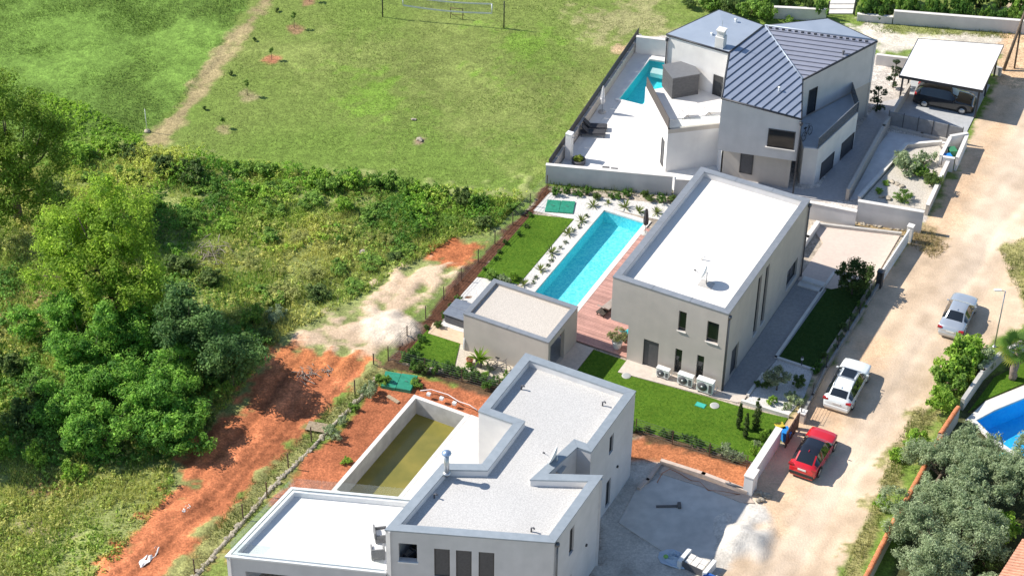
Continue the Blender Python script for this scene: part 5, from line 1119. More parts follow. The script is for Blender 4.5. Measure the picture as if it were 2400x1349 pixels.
# ------------------------------------------------------------------ cars
glass_c = mat('car_glass', (.012, .015, .018), .04, spec=.7, coat=.5)
tyre = mat('tyre', (.02, .02, .02), .8); rim_m = mat('alloy', (.45, .46, .47), .3, metal=.8)
plast = mat('black_trim', (.02, .02, .022), .6); lamp_r = mat('tail_lamp', (.35, .01, .012), .15, coat=.5); lamp_w = mat('head_lamp', (.6, .62, .65), .08, coat=.5); plate_m = mat('plate_white', (.75, .75, .72), .5)
def car(name, P, ang, label, LN, WD, ST, paint, cls, roofm=None, sunroof=False, rails=False, rearwin_steep=False, black_clad=False):
    """ST: stations (x frac from the tail, z belt, z top, half width frac, roof half width frac); cls: (rear window x0,x1, windscreen x0,x1, side glass x0,x1)"""
    P = np.asarray(P, float); ex = np.array([math.cos(ang), math.sin(ang), 0]); ey = np.array([-ex[1], ex[0], 0])
    t = thing(name, label, 'car', P, 'parked cars')
    S = np.array(ST, float); marks = sorted({*np.linspace(0, 1, 33), *cls, *S[:, 0]})
    marks = [m for i, m in enumerate(marks) if i == 0 or m-marks[i-1] > .004 or m in cls]
    def itp(x):
        i = np.searchsorted(S[:, 0], x); i = min(max(i, 1), len(S)-1); a, b = S[i-1], S[i]; k = (x-a[0])/(b[0]-a[0]+1e-9); return a[1:]+(b[1:]-a[1:])*k
    rows = []
    for x in marks:
        zb, zt, hw, tw = itp(x); hw *= WD/2; tw *= WD/2; cr = .035 if zt-zb > .2 else .03
        sec = [(0, zt+cr), (tw*.5, zt+cr*.75), (tw*.85, zt+cr*.25), (tw, zt-.03), (hw*.985, zb), (hw, zb-.12), (hw, zb*.6), (hw*.985, .36), (hw*.94, .22), (0, .2)]
        rows.append([(x*LN-LN/2, y, z) for y, z in sec])
    ns = len(rows[0]); groups = {}
    def W3(p, s): return P+ex*p[0]+ey*p[1]*s+zz*p[2]
    for i in range(len(rows)-1):
        xm = (marks[i]+marks[i+1])/2
        for k in range(ns-1):
            kind = 'body'
            if k <= 2:
                if cls[0] < xm < cls[1]: kind = 'rear_window'
                elif cls[2] < xm < cls[3]: kind = 'windscreen'
                elif cls[1] <= xm <= cls[2]: kind = 'roof'
                if k == 2 and kind in ('rear_window', 'windscreen'): kind = 'pillar'
            elif k == 3 and cls[4] < xm < cls[5]: kind = 'side_window'
            elif black_clad and k >= 7: kind = 'cladding'
            if kind == 'pillar': kind = 'body'
            for s in (1, -1):
                kk = kind+('_l' if kind == 'side_window' and s > 0 else '')
                q = [W3(rows[i][k], s), W3(rows[i+1][k], s), W3(rows[i+1][k+1], s), W3(rows[i][k+1], s)]
                groups.setdefault(kk, MB()).add(q, [(0, 1, 2, 3)], True)
    for s_, e_2 in ((0, False), (-1, True)):
        r = rows[s_]
        for s in (1, -1): groups['body'].add([W3(p, s) for p in r], [tuple(range(ns))], True)
    body = None
    for kk, mb in groups.items():
        m_ = {'body': paint, 'roof': roofm or paint, 'cladding': plast}.get(kk, glass_c); nm = 'side_window' if kk.startswith('side') else kk
        o = part(nm, mb, m_, t); me = o.data
        bm = bmesh.new(); bm.from_mesh(me); bmesh.ops.remove_doubles(bm, verts=bm.verts, dist=.002); bmesh.ops.recalc_face_normals(bm, faces=bm.faces); bm.to_mesh(me); bm.free(); me.polygons.foreach_set('use_smooth', [True]*len(me.polygons))
    hwm = WD/2; f = (P, ex, ey)
    for x in (-.31*LN, .315*LN):
        for s in (-1, 1):
            c = P+ex*x+ey*s*(hwm-.2)+zz*.33
            w_ = part('wheel', MB().lathe(c, [(.2, 0), (.33, .01), (.335, .05), (.335, .19), (.31, .215)], 20, ey*s), tyre, t); part('rim', MB().lathe(c+ey*s*.205, [(.235, 0), (.23, .014), (.08, .02), (.05, .03)], 14, ey*s), rim_m, w_)
            n_ = 18; part('wheel_arch', MB().tube([P+ex*(x+.375*math.cos(math.pi*k/n_))+ey*s*(hwm-.005)+zz*(.33+.375*math.sin(math.pi*k/n_)) for k in range(n_+1)], .028, 5), plast if black_clad else paint, t)
    zbr = S[1][1]; zbf = S[-2][1]
    for s in (-1, 1):
        part('tail_lamp', MB().box(P+ex*(-LN/2+.12)+ey*s*(hwm*.80)+zz*(zbr-.02), ex, ey, zz, .09, .17, .075), lamp_r, t, bevel=.03)
        part('head_lamp', MB().box(P+ex*(LN/2-.2)+ey*s*(hwm*.68)+zz*(zbf-.06), ex*.9-ey*s*.35, ey*.9+ex*s*.35, zz, .1, .18, .05), lamp_w, t, bevel=.03)
        xm = (cls[3]-.035)*LN-LN/2; z = itp(cls[3]-.03)[0]+.06
        part('mirror', MB().box(P+ex*xm+ey*s*(hwm+.06)+zz*z, ex, ey, zz, .04, .08, .055), paint if not black_clad else plast, t, bevel=.025)
        if rails: part('roof_rail', MB().tube([P+ex*((cls[1]+.02)*LN-LN/2)+ey*s*hwm*.60+zz*(itp(cls[1]+.05)[1]+.05), P+ex*((cls[2]-.02)*LN-LN/2)+ey*s*hwm*.60+zz*(itp(cls[2]-.02)[1]+.06)], .022, 6), steel, t)
        for kx in (.38, .55): part('door_handle', MB().box(P+ex*(kx*LN-LN/2)+ey*s*(hwm+.008)+zz*.82, ex, ey, zz, .09, .014, .018), paint, t)
        part('door_seam', MB().box(P+ex*(.46*LN-LN/2)+ey*s*(hwm+.001)+zz*.6, ex, ey, zz, .006, .004, .28), plast, t)
    part('number_plate', MB().box(P-ex*(LN/2+.012)+zz*(zbr-.16 if zbr > .8 else zbr-.05), ex, ey, zz, .012, .26, .06), plate_m, t)
    part('rear_bumper', MB().box(P-ex*(LN/2-.06)+zz*.42, ex, ey, zz, .09, hwm*.86, .12), plast if black_clad else paint, t, bevel=.04)
    part('front_grille', MB().box(P+ex*(LN/2-.02)+zz*.5, ex, ey, zz, .03, .4, .1), plast, t)
    if sunroof:
        zt = itp(.5)[1]+.045; part('sunroof', MB().box(P+ex*(.50*LN-LN/2)+zz*(zt), ex, ey, zz, .42, .42, .006), glass_c, t)
        for kx in (.385, .60): part('roof_bar', MB().box(P+ex*(kx*LN-LN/2)+zz*(itp(kx)[1]+.09), ex, ey, zz, .035, hwm*.66, .02), steel, t)
    part('shark_fin', MB().box(P+ex*((cls[1]+.03)*LN-LN/2)+zz*(itp(cls[1]+.03)[1]+.06), ex, ey, zz, .07, .02, .035), paint, t)
    return t
def paintm(n, c, r=.22, metal=.0): return mat(n, c, r, metal=metal, coat=1.0, spec=.5)
SED = [(0, .62, .64, .80, .70), (.02, .82, .85, .90, .76), (.05, .90, .94, .94, .80), (.17, .93, .97, .97, .78), (.195, .93, 1.0, .97, .74), (.32, .94, 1.36, .98, .62), (.42, .94, 1.42, 1, .62), (.55, .93, 1.40, 1, .62), (.70, .90, .98, 1, .72), (.73, .89, .93, .99, .76), (.88, .85, .89, .96, .80), (.955, .78, .82, .90, .74), (.985, .66, .69, .80, .64), (1, .52, .54, .70, .5)]
EST = [(0, .70, .74, .84, .72), (.02, .92, .97, .92, .74), (.05, .98, 1.10, .95, .68), (.15, .98, 1.36, .97, .64), (.25, .97, 1.43, .99, .64), (.45, .96, 1.46, 1, .64), (.58, .95, 1.42, 1, .63), (.72, .93, 1.01, 1, .74), (.75, .93, .98, .99, .78), (.88, .91, .95, .97, .82), (.955, .86, .90, .93, .78), (.985, .72, .75, .84, .68), (1, .55, .58, .74, .55)]
HAT = [(0, .72, .76, .84, .70), (.025, .96, 1.01, .92, .74), (.07, 1.0, 1.08, .95, .68), (.22, 1.0, 1.42, .97, .63), (.36, .99, 1.50, .99, .63), (.54, .98, 1.47, 1, .62), (.70, .95, 1.02, 1, .74), (.73, .95, 1.0, .99, .78), (.87, .92, .97, .97, .82), (.95, .86, .90, .91, .76), (.985, .72, .76, .82, .66), (1, .56, .6, .7, .5)]
SUV = [(0, .80, .84, .86, .74), (.02, 1.05, 1.10, .93, .74), (.05, 1.08, 1.25, .95, .70), (.12, 1.08, 1.58, .97, .68), (.25, 1.07, 1.68, .99, .68), (.45, 1.06, 1.70, 1, .68), (.57, 1.05, 1.66, 1, .67), (.70, 1.03, 1.14, 1, .76), (.73, 1.02, 1.09, .99, .80), (.88, .98, 1.02, .96, .80), (.96, .86, .90, .90, .74), (1, .6, .65, .76, .6)]
hd = math.radians(64.5)
car('silver_sedan', U(2243, 752), math.radians(66), 'silver four-door saloon parked on the pale dirt road', 4.35, 1.74, SED, paintm('paint_silver', (.52, .56, .60), .28, .5), (.195, .32, .55, .70, .22, .69))
car('white_estate', U(1984, 916), math.radians(65), 'white estate car with black sunroof parked beside the low fence', 4.65, 1.86, EST, paintm('paint_white', (.74, .77, .76)), (.05, .15, .58, .72, .08, .71), sunroof=True, rails=True)
car('red_hatchback', U(1905, 1075), math.radians(63), 'red hatchback with black roof parked by the white boundary wall', 4.15, 1.80, HAT, paintm('paint_red', (.55, .012, .018)), (.07, .22, .54, .70, .10, .69), roofm=paintm('paint_black', (.012, .013, .018), .15), black_clad=True)
car('black_suv', U(2213, 246), math.radians(-19), 'black sport utility car under the white carport', 4.6, 1.88, SUV, paintm('paint_black2', (.012, .011, .012), .18), (.05, .12, .57, .70, .08, .69), black_clad=True)
# ------------------------------------------------------------------ street lamp
P = U(2330, 812); t = thing('street_lamp', 'slim grey street lamp on the road verge near the silver saloon', 'street lamp', P)
hL = 4.6; part('post', MB().tube([P, P+zz*hL*.5, P+zz*hL], [.055, .045, .035], 8), steel, t); part('foot', MB().lathe(P, [(.14, 0), (.14, .04), (.07, .08)], 10), steel, t)
part('arm', MB().tube([P+zz*(hL-.05), P+zz*(hL+.05)-np.array([.35, 0, 0])], .025, 6), steel, t); part('lamp_head', MB().box(P+zz*(hL+.06)-np.array([.5, 0, 0]), np.array([1., 0, 0]), np.array([0, 1., 0]), zz, .24, .1, .04), white_m, t, bevel=.02)
# ------------------------------------------------------------------ volleyball net, little goal
net = thing('volleyball_net', 'white-taped volleyball net between two dark posts on the field', 'net', U(1040, 52))
A, B = U(897, 40), U(1181, 66); hA = 2.45
blk = mat('post_dark', (.02, .025, .02), .7)
for P in (A, B): part('post', MB().tube([P-zz*.2, P+zz*hA], .05, 8), blk, net)
d = (B-A); lnet = np.linalg.norm(d); d = d/lnet; nn = np.array([-d[1], d[0], 0])
n0, n1_ = A+d*(lnet*.17), A+d*(lnet*.90)
for z, nm in ((hA-.35, 'top_tape'), (hA-1.2, 'bottom_tape')):
    pts = [n0+(n1_-n0)*k/12+zz*(z-.16*math.sin(math.pi*k/12)) for k in range(13)]
    mb = MB()
    for k in range(12): mb.add([*[pts[q]+zz*e+nn*y for y in (0, .012) for q, e in ((k, -.065), (k+1, -.065), (k+1, .065), (k, .065))]], [(0, 1, 2, 3), (7, 6, 5, 4), (3, 2, 6, 7), (0, 4, 5, 1)])
    part(nm, mb, white_m, net)
for P in (n0, n1_): part('side_tape', MB().tube([P+zz*(hA-1.2), P+zz*(hA-.35)], .06, 5), white_m, net)
mb = MB()
for k in range(1, 60):
    x = k/60; s = .16*math.sin(math.pi*x); p = n0+(n1_-n0)*x; mb.tube([p+zz*(hA-1.2-s), p+zz*(hA-.35-s)], .006, 3, False)
for k in range(1, 7):
    mb.tube([n0+(n1_-n0)*q/12+zz*(hA-1.2+.12*k-.16*math.sin(math.pi*q/12)) for q in range(13)], .006, 3, False)
part('mesh', mb, mat('net_cord', (.12, .12, .11), .9), net, kind='stuff')
for P, Q in ((A, n0), (n1_, B)): part('guy_rope', MB().tube([P+zz*(hA-.15), Q+zz*(hA-.35)], .008, 4), blk, net); part('guy_rope', MB().tube([P+zz*(hA-1.1), Q+zz*(hA-1.2)], .008, 4), blk, net)
P = U(1070, 44); t = thing('small_goal', 'small rusty metal goal frame behind the volleyball net', 'goal', P)
gm = mat('goal_brown', (.16, .09, .05), .8)
for s in (-.5, .5): part('upright', MB().tube([P+d*s, P+d*s+zz*.95], .03, 6), gm, t); part('stay', MB().tube([P+d*s+zz*.95, P+d*s+nn*.6], .02, 6), gm, t)
part('crossbar', MB().tube([P-d*.5+zz*.95, P+d*.5+zz*.95], .03, 6), gm, t); part('ground_bar', MB().tube([P-d*.5+nn*.6+zz*.02, P+d*.5+nn*.6+zz*.02], .02, 6), gm, t)
# marker stake on the path
P = U(345, 309); t = thing('survey_stake', 'thin white stake in a small stone heap at the lower end of the mown path', 'stake', P); part('rod', MB().tube([P, P+zz*2.0], .025, 6), white_m, t); part('footing', MB().lathe(P, [(.25, 0), (.22, .12), (.05, .2)], 9), stone_m, t)
# ------------------------------------------------------------------ neighbour on the right: tile-topped wall, pool, roof corner
terra = mat('terracotta_tile', (.62, .22, .09), .85, (.48, .17, .075), 6, 4, big=.2, bigscale=2)
terra2 = mat('terracotta_pale', (.58, .30, .20), .85, (.5, .24, .15), 6, 4, big=.15, bigscale=2)
def tiled_wall(pts, h, label, step=.42, r=.17):
    t = wall_line('tile_topped_wall', pts, -.1, h-.08, .3, plaster, label)
    hb = []
    for k in range(7):
        q = math.pi*k/6; hb.append((math.cos(q)*r, math.sin(q)*r*.8))
    for i in range(len(pts)-1):
        a, b = np.array([*pts[i][:2], h-.075]), np.array([*pts[i+1][:2], h-.075]); l = np.linalg.norm(b-a); d = (b-a)/l; nn = np.array([-d[1], d[0], 0]); n = max(1, round(l/step))
        V = []; F = []
        for x, sc in ((0, 1.0), (l/n*1.08, .86)):
            for (y, z) in hb: V.append(d*x+nn*y*sc+zz*z*sc)
            for (y, z) in hb: V.append(d*x+nn*y*sc*.86+zz*(z*sc*.86-.0))
        m7 = 7
        for k in range(6): F += [(k, k+1, k+1+2*m7, k+2*m7), (k+m7, k+3*m7, k+1+3*m7, k+1+m7), (k, k+m7, k+1+m7, k+1), (k+2*m7, k+1+2*m7, k+1+3*m7, k+3*m7)]
        F += [(0, 2*m7, 3*m7, m7), (6, 6+m7, 6+3*m7, 6+2*m7)]
        me = MB().add(V, F).mesh('coping_tile'); me.materials.append(terra)
        for k in range(n):
            o = bpy.data.objects.new('coping_tile', me); C.objects.link(o); o.parent = t; o.location = tuple(a+d*l*k/n+zz*random.uniform(0, .012)-ROOTLOC[t.name]); o.rotation_euler = (0, 0, random.uniform(-.03, .03))
    return t
tiled_wall([U(2023, 1362, 1.1), U(2103, 1205, 1.1)], 1.1, 'orange tile-topped garden wall in the lower right corner')
tiled_wall([U(2190, 1048, 1.0), U(2208, 1020, 1.0)], 1.0, 'short lower step of the tile-topped wall')
tiled_wall([U(2204, 1015, 1.25), U(2246, 952, 1.25)], 1.25, 'upper orange tile-topped wall piece below the shrubs')
tiled_wall([U(2106, 1203, .95), U(2188, 1052, .95)], .95, 'tile-topped wall stretch hidden behind the olive trees')
wall_line('garden_wall', [U(2252, 960), U(2300, 890), U(2345, 845), U(2420, 810)], -.1, .9, .25, conc, 'grey garden wall behind the shrubs and the palm')
mos3 = tile_mat('pool_mosaic_blue', (.05, .56, .92), (.08, .64, .95), (.1, .4, .8), 6)
pool_basin(POOLN, 1.5, mos3, glass_mat('pool_water_blue', (.75, .93, 1.0), 1.0, .02), 'deep blue pool of the neighbour cut by the right edge', copw=.3)
pad('pool_terrace', UP([(2262, 985), (2310, 940), (2420, 895), (2440, 915), (2330, 958), (2282, 984)]), -.1, .04, conc_w)
pad('lawn', UP([(2268, 968), (2330, 885), (2420, 840), (2420, 890), (2310, 936)]), -.1, .05, lawn_m)
# corner of a terracotta roof
R = [U(2330, 1400, 2.9), U(2372, 1275, 2.9), U(2420, 1262, 3.4), U(2440, 1420, 3.6)]
rf = thing('tiled_roof_house', 'corner of a terracotta tiled house roof at the bottom right', 'house', cc(R))
p0 = U(2357, 1330, 2.7); q0 = U(2402, 1205+55, 2.7); dd = q0-p0; dd[2] = 0; dl = np.linalg.norm(dd); dd /= dl; up_ = np.array([dd[1], -dd[0], 0]); slope = .34
rf0 = p0-dd*2.5
part('wall', MB().abox(.3, 7.5, .4, 6, -.1, 2.5, (rf0*[1, 1, 0], dd, up_)), plaster, rf)
half = [(math.cos(math.pi*k/4), math.sin(math.pi*k/4)) for k in range(5)]
V = []; F = []; tl_, tr_ = .4, .11
for x, sc in ((0, 1.), (tl_*1.12, .85)):
    for (c_1, s_1) in half: V.append(up_*x*math.cos(.32)+zz*(x*math.sin(.32)+tr_*sc*.75*s_1)+dd*tr_*sc*c_1)
F = [(k, k+1, k+6, k+5) for k in range(4)]+[(0, 1, 2, 3, 4)]
tm = MB().add(V, F).mesh('roof_tile'); tm.materials.append(terra2)
for i in range(22):
    for j in range(9):
        o = bpy.data.objects.new('roof_tile', tm); C.objects.link(o); o.parent = rf; p = rf0+dd*(i*.24+.1)+up_*(j*tl_*math.cos(.32)-.1)+zz*(2.62+j*tl_*math.sin(.32)); o.location = tuple(p*[1, 1, 0]+zz*(2.62+j*tl_*math.sin(.32)+random.uniform(-.008, .008))-ROOTLOC[rf.name])
V = [rf0*[1, 1, 0]+dd*x+up_*y+zz*(2.6+y*math.tan(.32)) for x, y in ((-.1, -.05), (5.5, -.05), (5.5, 4), (-.1, 4))]
part('roof_deck', MB().sheet(V, .1), terra2, rf)
t = thing('pool_float', 'turquoise pool float on the terrace among the olive trees', 'pool float', U(2360, 1070))
ring = [U(2358, 1072, .12)+np.array([.35*math.cos(k*.524), .35*math.sin(k*.524), 0]) for k in range(13)]; part('ring', MB().tube(ring, .1, 8, False), turq, t)
# ------------------------------------------------------------------ vegetation
def leaf_cloud(cl, nper, size, c1, c2, r=None, flat=.35, aspect=2.0, jit=.25):
    """cl: (K,4) clump centres + radius; rhombic leaves spread through each clump"""
    r = r or rng; cl = np.asarray(cl, float); K = len(cl); n = K*nper
    ci = np.repeat(np.arange(K), nper); d = r.normal(size=(n, 3)); d /= np.linalg.norm(d, axis=1)[:, None]+1e-9
    rad = (r.uniform(0, 1, n)**.5)*cl[ci, 3]; p = cl[ci, :3]+d*rad[:, None]*np.array([1, 1, .8])
    nn = d*.8+r.normal(size=(n, 3))*.42+np.array([-.12, 0, flat+.12]); nn /= np.linalg.norm(nn, axis=1)[:, None]
    a = np.cross(nn, r.normal(size=(n, 3))); a /= np.linalg.norm(a, axis=1)[:, None]+1e-9; b = np.cross(nn, a)
    s = (size*r.uniform(.6, 1.4, n))[:, None]; w_ = s/aspect
    V = np.stack([p-a*s*.5, p+b*w_*.5+nn*s*.08, p+a*s*.5, p-b*w_*.5+nn*s*.08], 1).reshape(-1, 3)
    Q = np.arange(4*n).reshape(n, 4)
    t = np.clip(r.uniform(0, 1, K)[ci]+r.normal(0, .18, n), 0, 1)[:, None]
    col = (np.array(c1)*(1-t)+np.array(c2)*t)*np.exp(r.normal(0, jit, (n, 1)))*1.30
    return V, Q, col
def crown_clumps(ells, K, cr, r=None, inner=.45):
    """clumps through the outer part of a set of ellipsoids (cx,cy,cz,rx,ry,rz)"""
    r = r or rng; vol = np.array([e[3]*e[4]*e[5] for e in ells]); out = []
    pick = r.choice(len(ells), K, p=vol/vol.sum())
    for k in pick:
        e = ells[k]; d = r.normal(size=3); d /= np.linalg.norm(d); rr = inner+(1-inner)*r.uniform(0, 1)**.7
        out.append((e[0]+d[0]*e[3]*rr, e[1]+d[1]*e[4]*rr, e[2]+d[2]*e[5]*rr, cr*r.uniform(.6, 1.35)))
    return np.array(out)
def leafmesh(name, V, Q, col): me = rawmesh(name, V, Q, col); me.materials.append(leafm); return me
def tree(name, P, label, H_, ells, K, cr, nper, size, c1, c2, tr=.16, cat='tree', group=None, lean=(0, 0), flat=.35, aspect=2.0, limbs=9, seed=1, rz=0.0):
    """ells relative to the foot"""
    r = np.random.default_rng(seed); P = np.asarray(P, float)
    t = bpy.data.objects.new(name, None); C.objects.link(t); t.location = tuple(P); t['label'] = label; t['category'] = cat; t.rotation_euler = (0, 0, rz); ROOTLOC[t.name] = np.zeros(3)
    if group: t['group'] = group
    cl = crown_clumps(ells, K, cr, r); cl[:, 2] = np.maximum(cl[:, 2], .08)
    me = leafmesh('crown', *leaf_cloud(cl, nper, size, c1, c2, r, flat, aspect)); o = bpy.data.objects.new('crown', me); C.objects.link(o); o.parent = t
    top = np.array([np.mean([e[0] for e in ells])*.8, np.mean([e[1] for e in ells])*.8, np.mean([e[2] for e in ells])])
    mb = MB(); mid = top*.5+np.array([r.normal(0, .15), r.normal(0, .15), 0])*H_*.1
    mb.tube([np.array([0, 0, -.1]), np.array([0, 0, .15*H_])+mid*.1*[1, 1, 0], mid, top], [tr*1.25, tr, tr*.75, tr*.4], 8)
    for k in r.choice(len(cl), min(limbs, len(cl)), replace=False):
        e = cl[k, :3]; s = mid+(top-mid)*r.uniform(-.3, .8); m_ = (s+e)/2+np.array([0, 0, -.05*H_]); mb.tube([s, m_, e], [tr*.4, tr*.25, tr*.08], 5)
    tm_ = mb.mesh('trunk'); tm_.materials.append(bark); o = bpy.data.objects.new('trunk', tm_); C.objects.link(o); o.parent = t
    return t
def copy_tree(src, P, sc, rz, label, group=None, cat=None):
    c = src.copy(); C.objects.link(c); c.location = tuple(map(float, P)); c.scale = (sc, sc, sc) if np.isscalar(sc) else sc; c.rotation_euler = (0, 0, rz); c['label'] = label
    if group: c['group'] = group
    elif 'group' in c: del c['group']
    if cat: c['category'] = cat
    for ch in src.children: d = ch.copy(); C.objects.link(d); d.parent = c
    return c
PINE1, PINE2 = (.165, .27, .034), (.33, .46, .048)
LOC1, LOC2 = (.085, .21, .036), (.235, .42, .06)
BR1, BR2 = (0.115, 0.209, 0.041), (0.243, 0.378, 0.068)
OLV1, OLV2 = (.20, .26, .135), (.35, .41, .24)
OLG1, OLG2 = (0.243, 0.277, 0.088), (0.405, 0.419, 0.149)
# pines
tree('pine_tree', U(285, 752), 'large yellow-green pine with spreading crown in the middle of the thicket', 11, [(-2.4, .4, 6.4, 2.6, 2.8, 2.2), (.4, .8, 7.6, 2.4, 2.6, 2.2), (1.6, -.8, 5.4, 2.0, 2.4, 2.0), (-3.6, -1.0, 4.8, 1.9, 2.0, 1.3), (-.6, 1.6, 8.6, 1.6, 1.8, 1.5), (-1.0, -1.6, 5.0, 2.2, 2.0, 1.6), (-.4, -2.6, 3.6, 2.6, 1.6, 1.3), (2.4, -1.8, 3.8, 1.7, 1.8, 1.4), (-3.4, 1.4, 6.8, 1.6, 1.8, 1.5)], 460, .60, 85, .21, PINE1, PINE2, .26, seed=11, flat=.5, aspect=2.4, limbs=24)
tree('pine_tree', U(45, 520), 'tall dark-green pine cut by the left edge above the other pine', 12, [(.3, .2, 8.0, 3.2, 3.2, 2.8), (-2.4, -.4, 6.6, 2.6, 2.8, 2.4), (2.0, -1.0, 5.6, 2.4, 2.4, 2.2), (-.2, .8, 10.0, 2.0, 2.2, 1.6), (.6, -2.0, 4.2, 2.4, 2.0, 1.8), (2.6, .4, 7.2, 1.8, 2.0, 1.6), (-1.6, -2.6, 3.0, 2.4, 1.8, 1.6), (3.0, -2.2, 3.2, 1.6, 1.6, 1.3)], 430, .62, 85, .21, PINE1, (.17, .24, .03), .28, seed=12, flat=.5, aspect=2.4, limbs=18)
# locust-like broadleaf trees
for k, (px, py, H_, rx, lab) in enumerate(((215, 880, 4.8, 2.7, 'leafy green tree below the pine trunk'), (330, 960, 4.2, 2.6, 'broad bright-green tree in the middle of the leafy clump'), (120, 800, 4.2, 2.5, 'leafy green tree at the left below the dry clearing'), (405, 1020, 3.4, 2.2, 'bright-green tree nearest the red earth track'), (250, 1050, 3.2, 2.2, 'small green tree at the lower rim of the leafy clump'), (300, 830, 3.6, 2.2, 'green tree between the pine foot and the leafy clump'), (170, 980, 3.4, 2.1, 'green tree at the left rim of the leafy clump'), (410, 930, 3.0, 1.8, 'low green tree at the right rim of the leafy clump'))):
    r_ = np.random.default_rng(40+k); ells = [(r_.uniform(-1, 1)*rx*.85, r_.uniform(-1, 1)*rx*.85, H_*r_.uniform(.25, .85), rx*r_.uniform(.28, .5), rx*r_.uniform(.28, .5), H_*r_.uniform(.12, .24)) for q in range(11)]
    tree('locust_tree', U(px, py), lab, H_, ells, 190, .44, 80, .2, LOC1, LOC2, .1, seed=50+k, flat=.3, aspect=2.2, limbs=12)
tree('leafy_tree', U(-150, 1010), 'shady leafy tree standing just at the left edge', 8, [(0, 0, 5.8, 3.4, 3.4, 2.4), (1.6, 1.4, 4.6, 2.4, 2.4, 1.8), (1.2, -2.0, 4.6, 2.4, 2.4, 1.8)], 130, .7, 55, .34, LOC1, BR2, .2, seed=61)
for k, (px, py, H_, rx, lab) in enumerate(((455, 860, 5.6, 2.1, 'dark evergreen oak standing in the pine shadow'), (545, 905, 5.8, 2.2, 'dark evergreen oak beside the shaded red earth'))):  # trees added to throw shade; dark leaves stand in for shaded scrub
    r_ = np.random.default_rng(140+k); ells = [(r_.uniform(-1, 1)*rx*.7, r_.uniform(-1, 1)*rx*.7, H_*r_.uniform(.3, .85), rx*r_.uniform(.32, .5), rx*r_.uniform(.32, .5), H_*r_.uniform(.12, .2)) for q in range(10)]
    tree('evergreen_oak', U(px, py), lab, H_, ells, 170, .48, 60, .22, (.06, .13, .04), (.14, .24, .07), .14, seed=150+k, limbs=12)
# shrub prototypes ----------------------------------------------------------
def shrub_proto(k, c1, c2, K=34, nper=40, size=.17, H_=1.0, flat=.3, aspect=2.0):
    r_ = np.random.default_rng(100+k); ells = [(r_.uniform(-.55, .55), r_.uniform(-.55, .55), r_.uniform(.35, .68), r_.uniform(.3, .5), r_.uniform(.3, .5), r_.uniform(.22, .36)) for q in range(5)]+[(0, 0, .4, .62, .62, .36)]
    cl = crown_clumps(ells, K, .21, r_, .35); cl[:, 2] = np.maximum(cl[:, 2], .05)
    me = leafmesh('foliage', *leaf_cloud(cl, nper, size, c1, c2, r_, flat, aspect)); mb = MB()
    for q in range(6): e = cl[r_.integers(len(cl)), :3]; mb.tube([np.array([r_.normal(0, .05), r_.normal(0, .05), -.05]), e*.55, e], [.03, .02, .008], 5)
    st_ = mb.mesh('stems'); st_.materials.append(bark); return me, st_
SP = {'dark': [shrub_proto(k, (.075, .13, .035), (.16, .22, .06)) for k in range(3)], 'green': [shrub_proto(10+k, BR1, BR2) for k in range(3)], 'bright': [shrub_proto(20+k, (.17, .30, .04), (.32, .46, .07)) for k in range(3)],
      'olive': [shrub_proto(30+k, OLV1, OLV2, size=.14) for k in range(3)], 'dry': [shrub_proto(40+k, OLG1, OLG2, size=.15, aspect=3.5) for k in range(3)], 'grey': [shrub_proto(50, (.13, .12, .09), (.22, .2, .15), nper=22, size=.2, aspect=6)], 'ball': [shrub_proto(60, (.09, .18, .03), (.17, .27, .06), K=50, size=.1)], 'laurel': [shrub_proto(70+k, (.05, .12, .025), (.13, .24, .045), K=30, nper=36, size=.17) for k in range(2)]}
def shrub(px, py, r_, h, kind, label, group=None, name='shrub', P=None, cat='shrub'):
    me, st_ = random.choice(SP[kind]); P = U(px, py) if P is None else P
    t = bpy.data.objects.new(name, None); C.objects.link(t); t.location = tuple(map(float, P)); t.rotation_euler = (0, 0, random.uniform(0, 6.28)); t.scale = (r_, r_, h); t['label'] = label; t['category'] = cat; ROOTLOC[t.name] = np.zeros(3)
    if group: t['group'] = group
    for nm, m_ in (('foliage', me), ('stems', st_)): o = bpy.data.objects.new(nm, m_); C.objects.link(o); o.parent = t
    return t
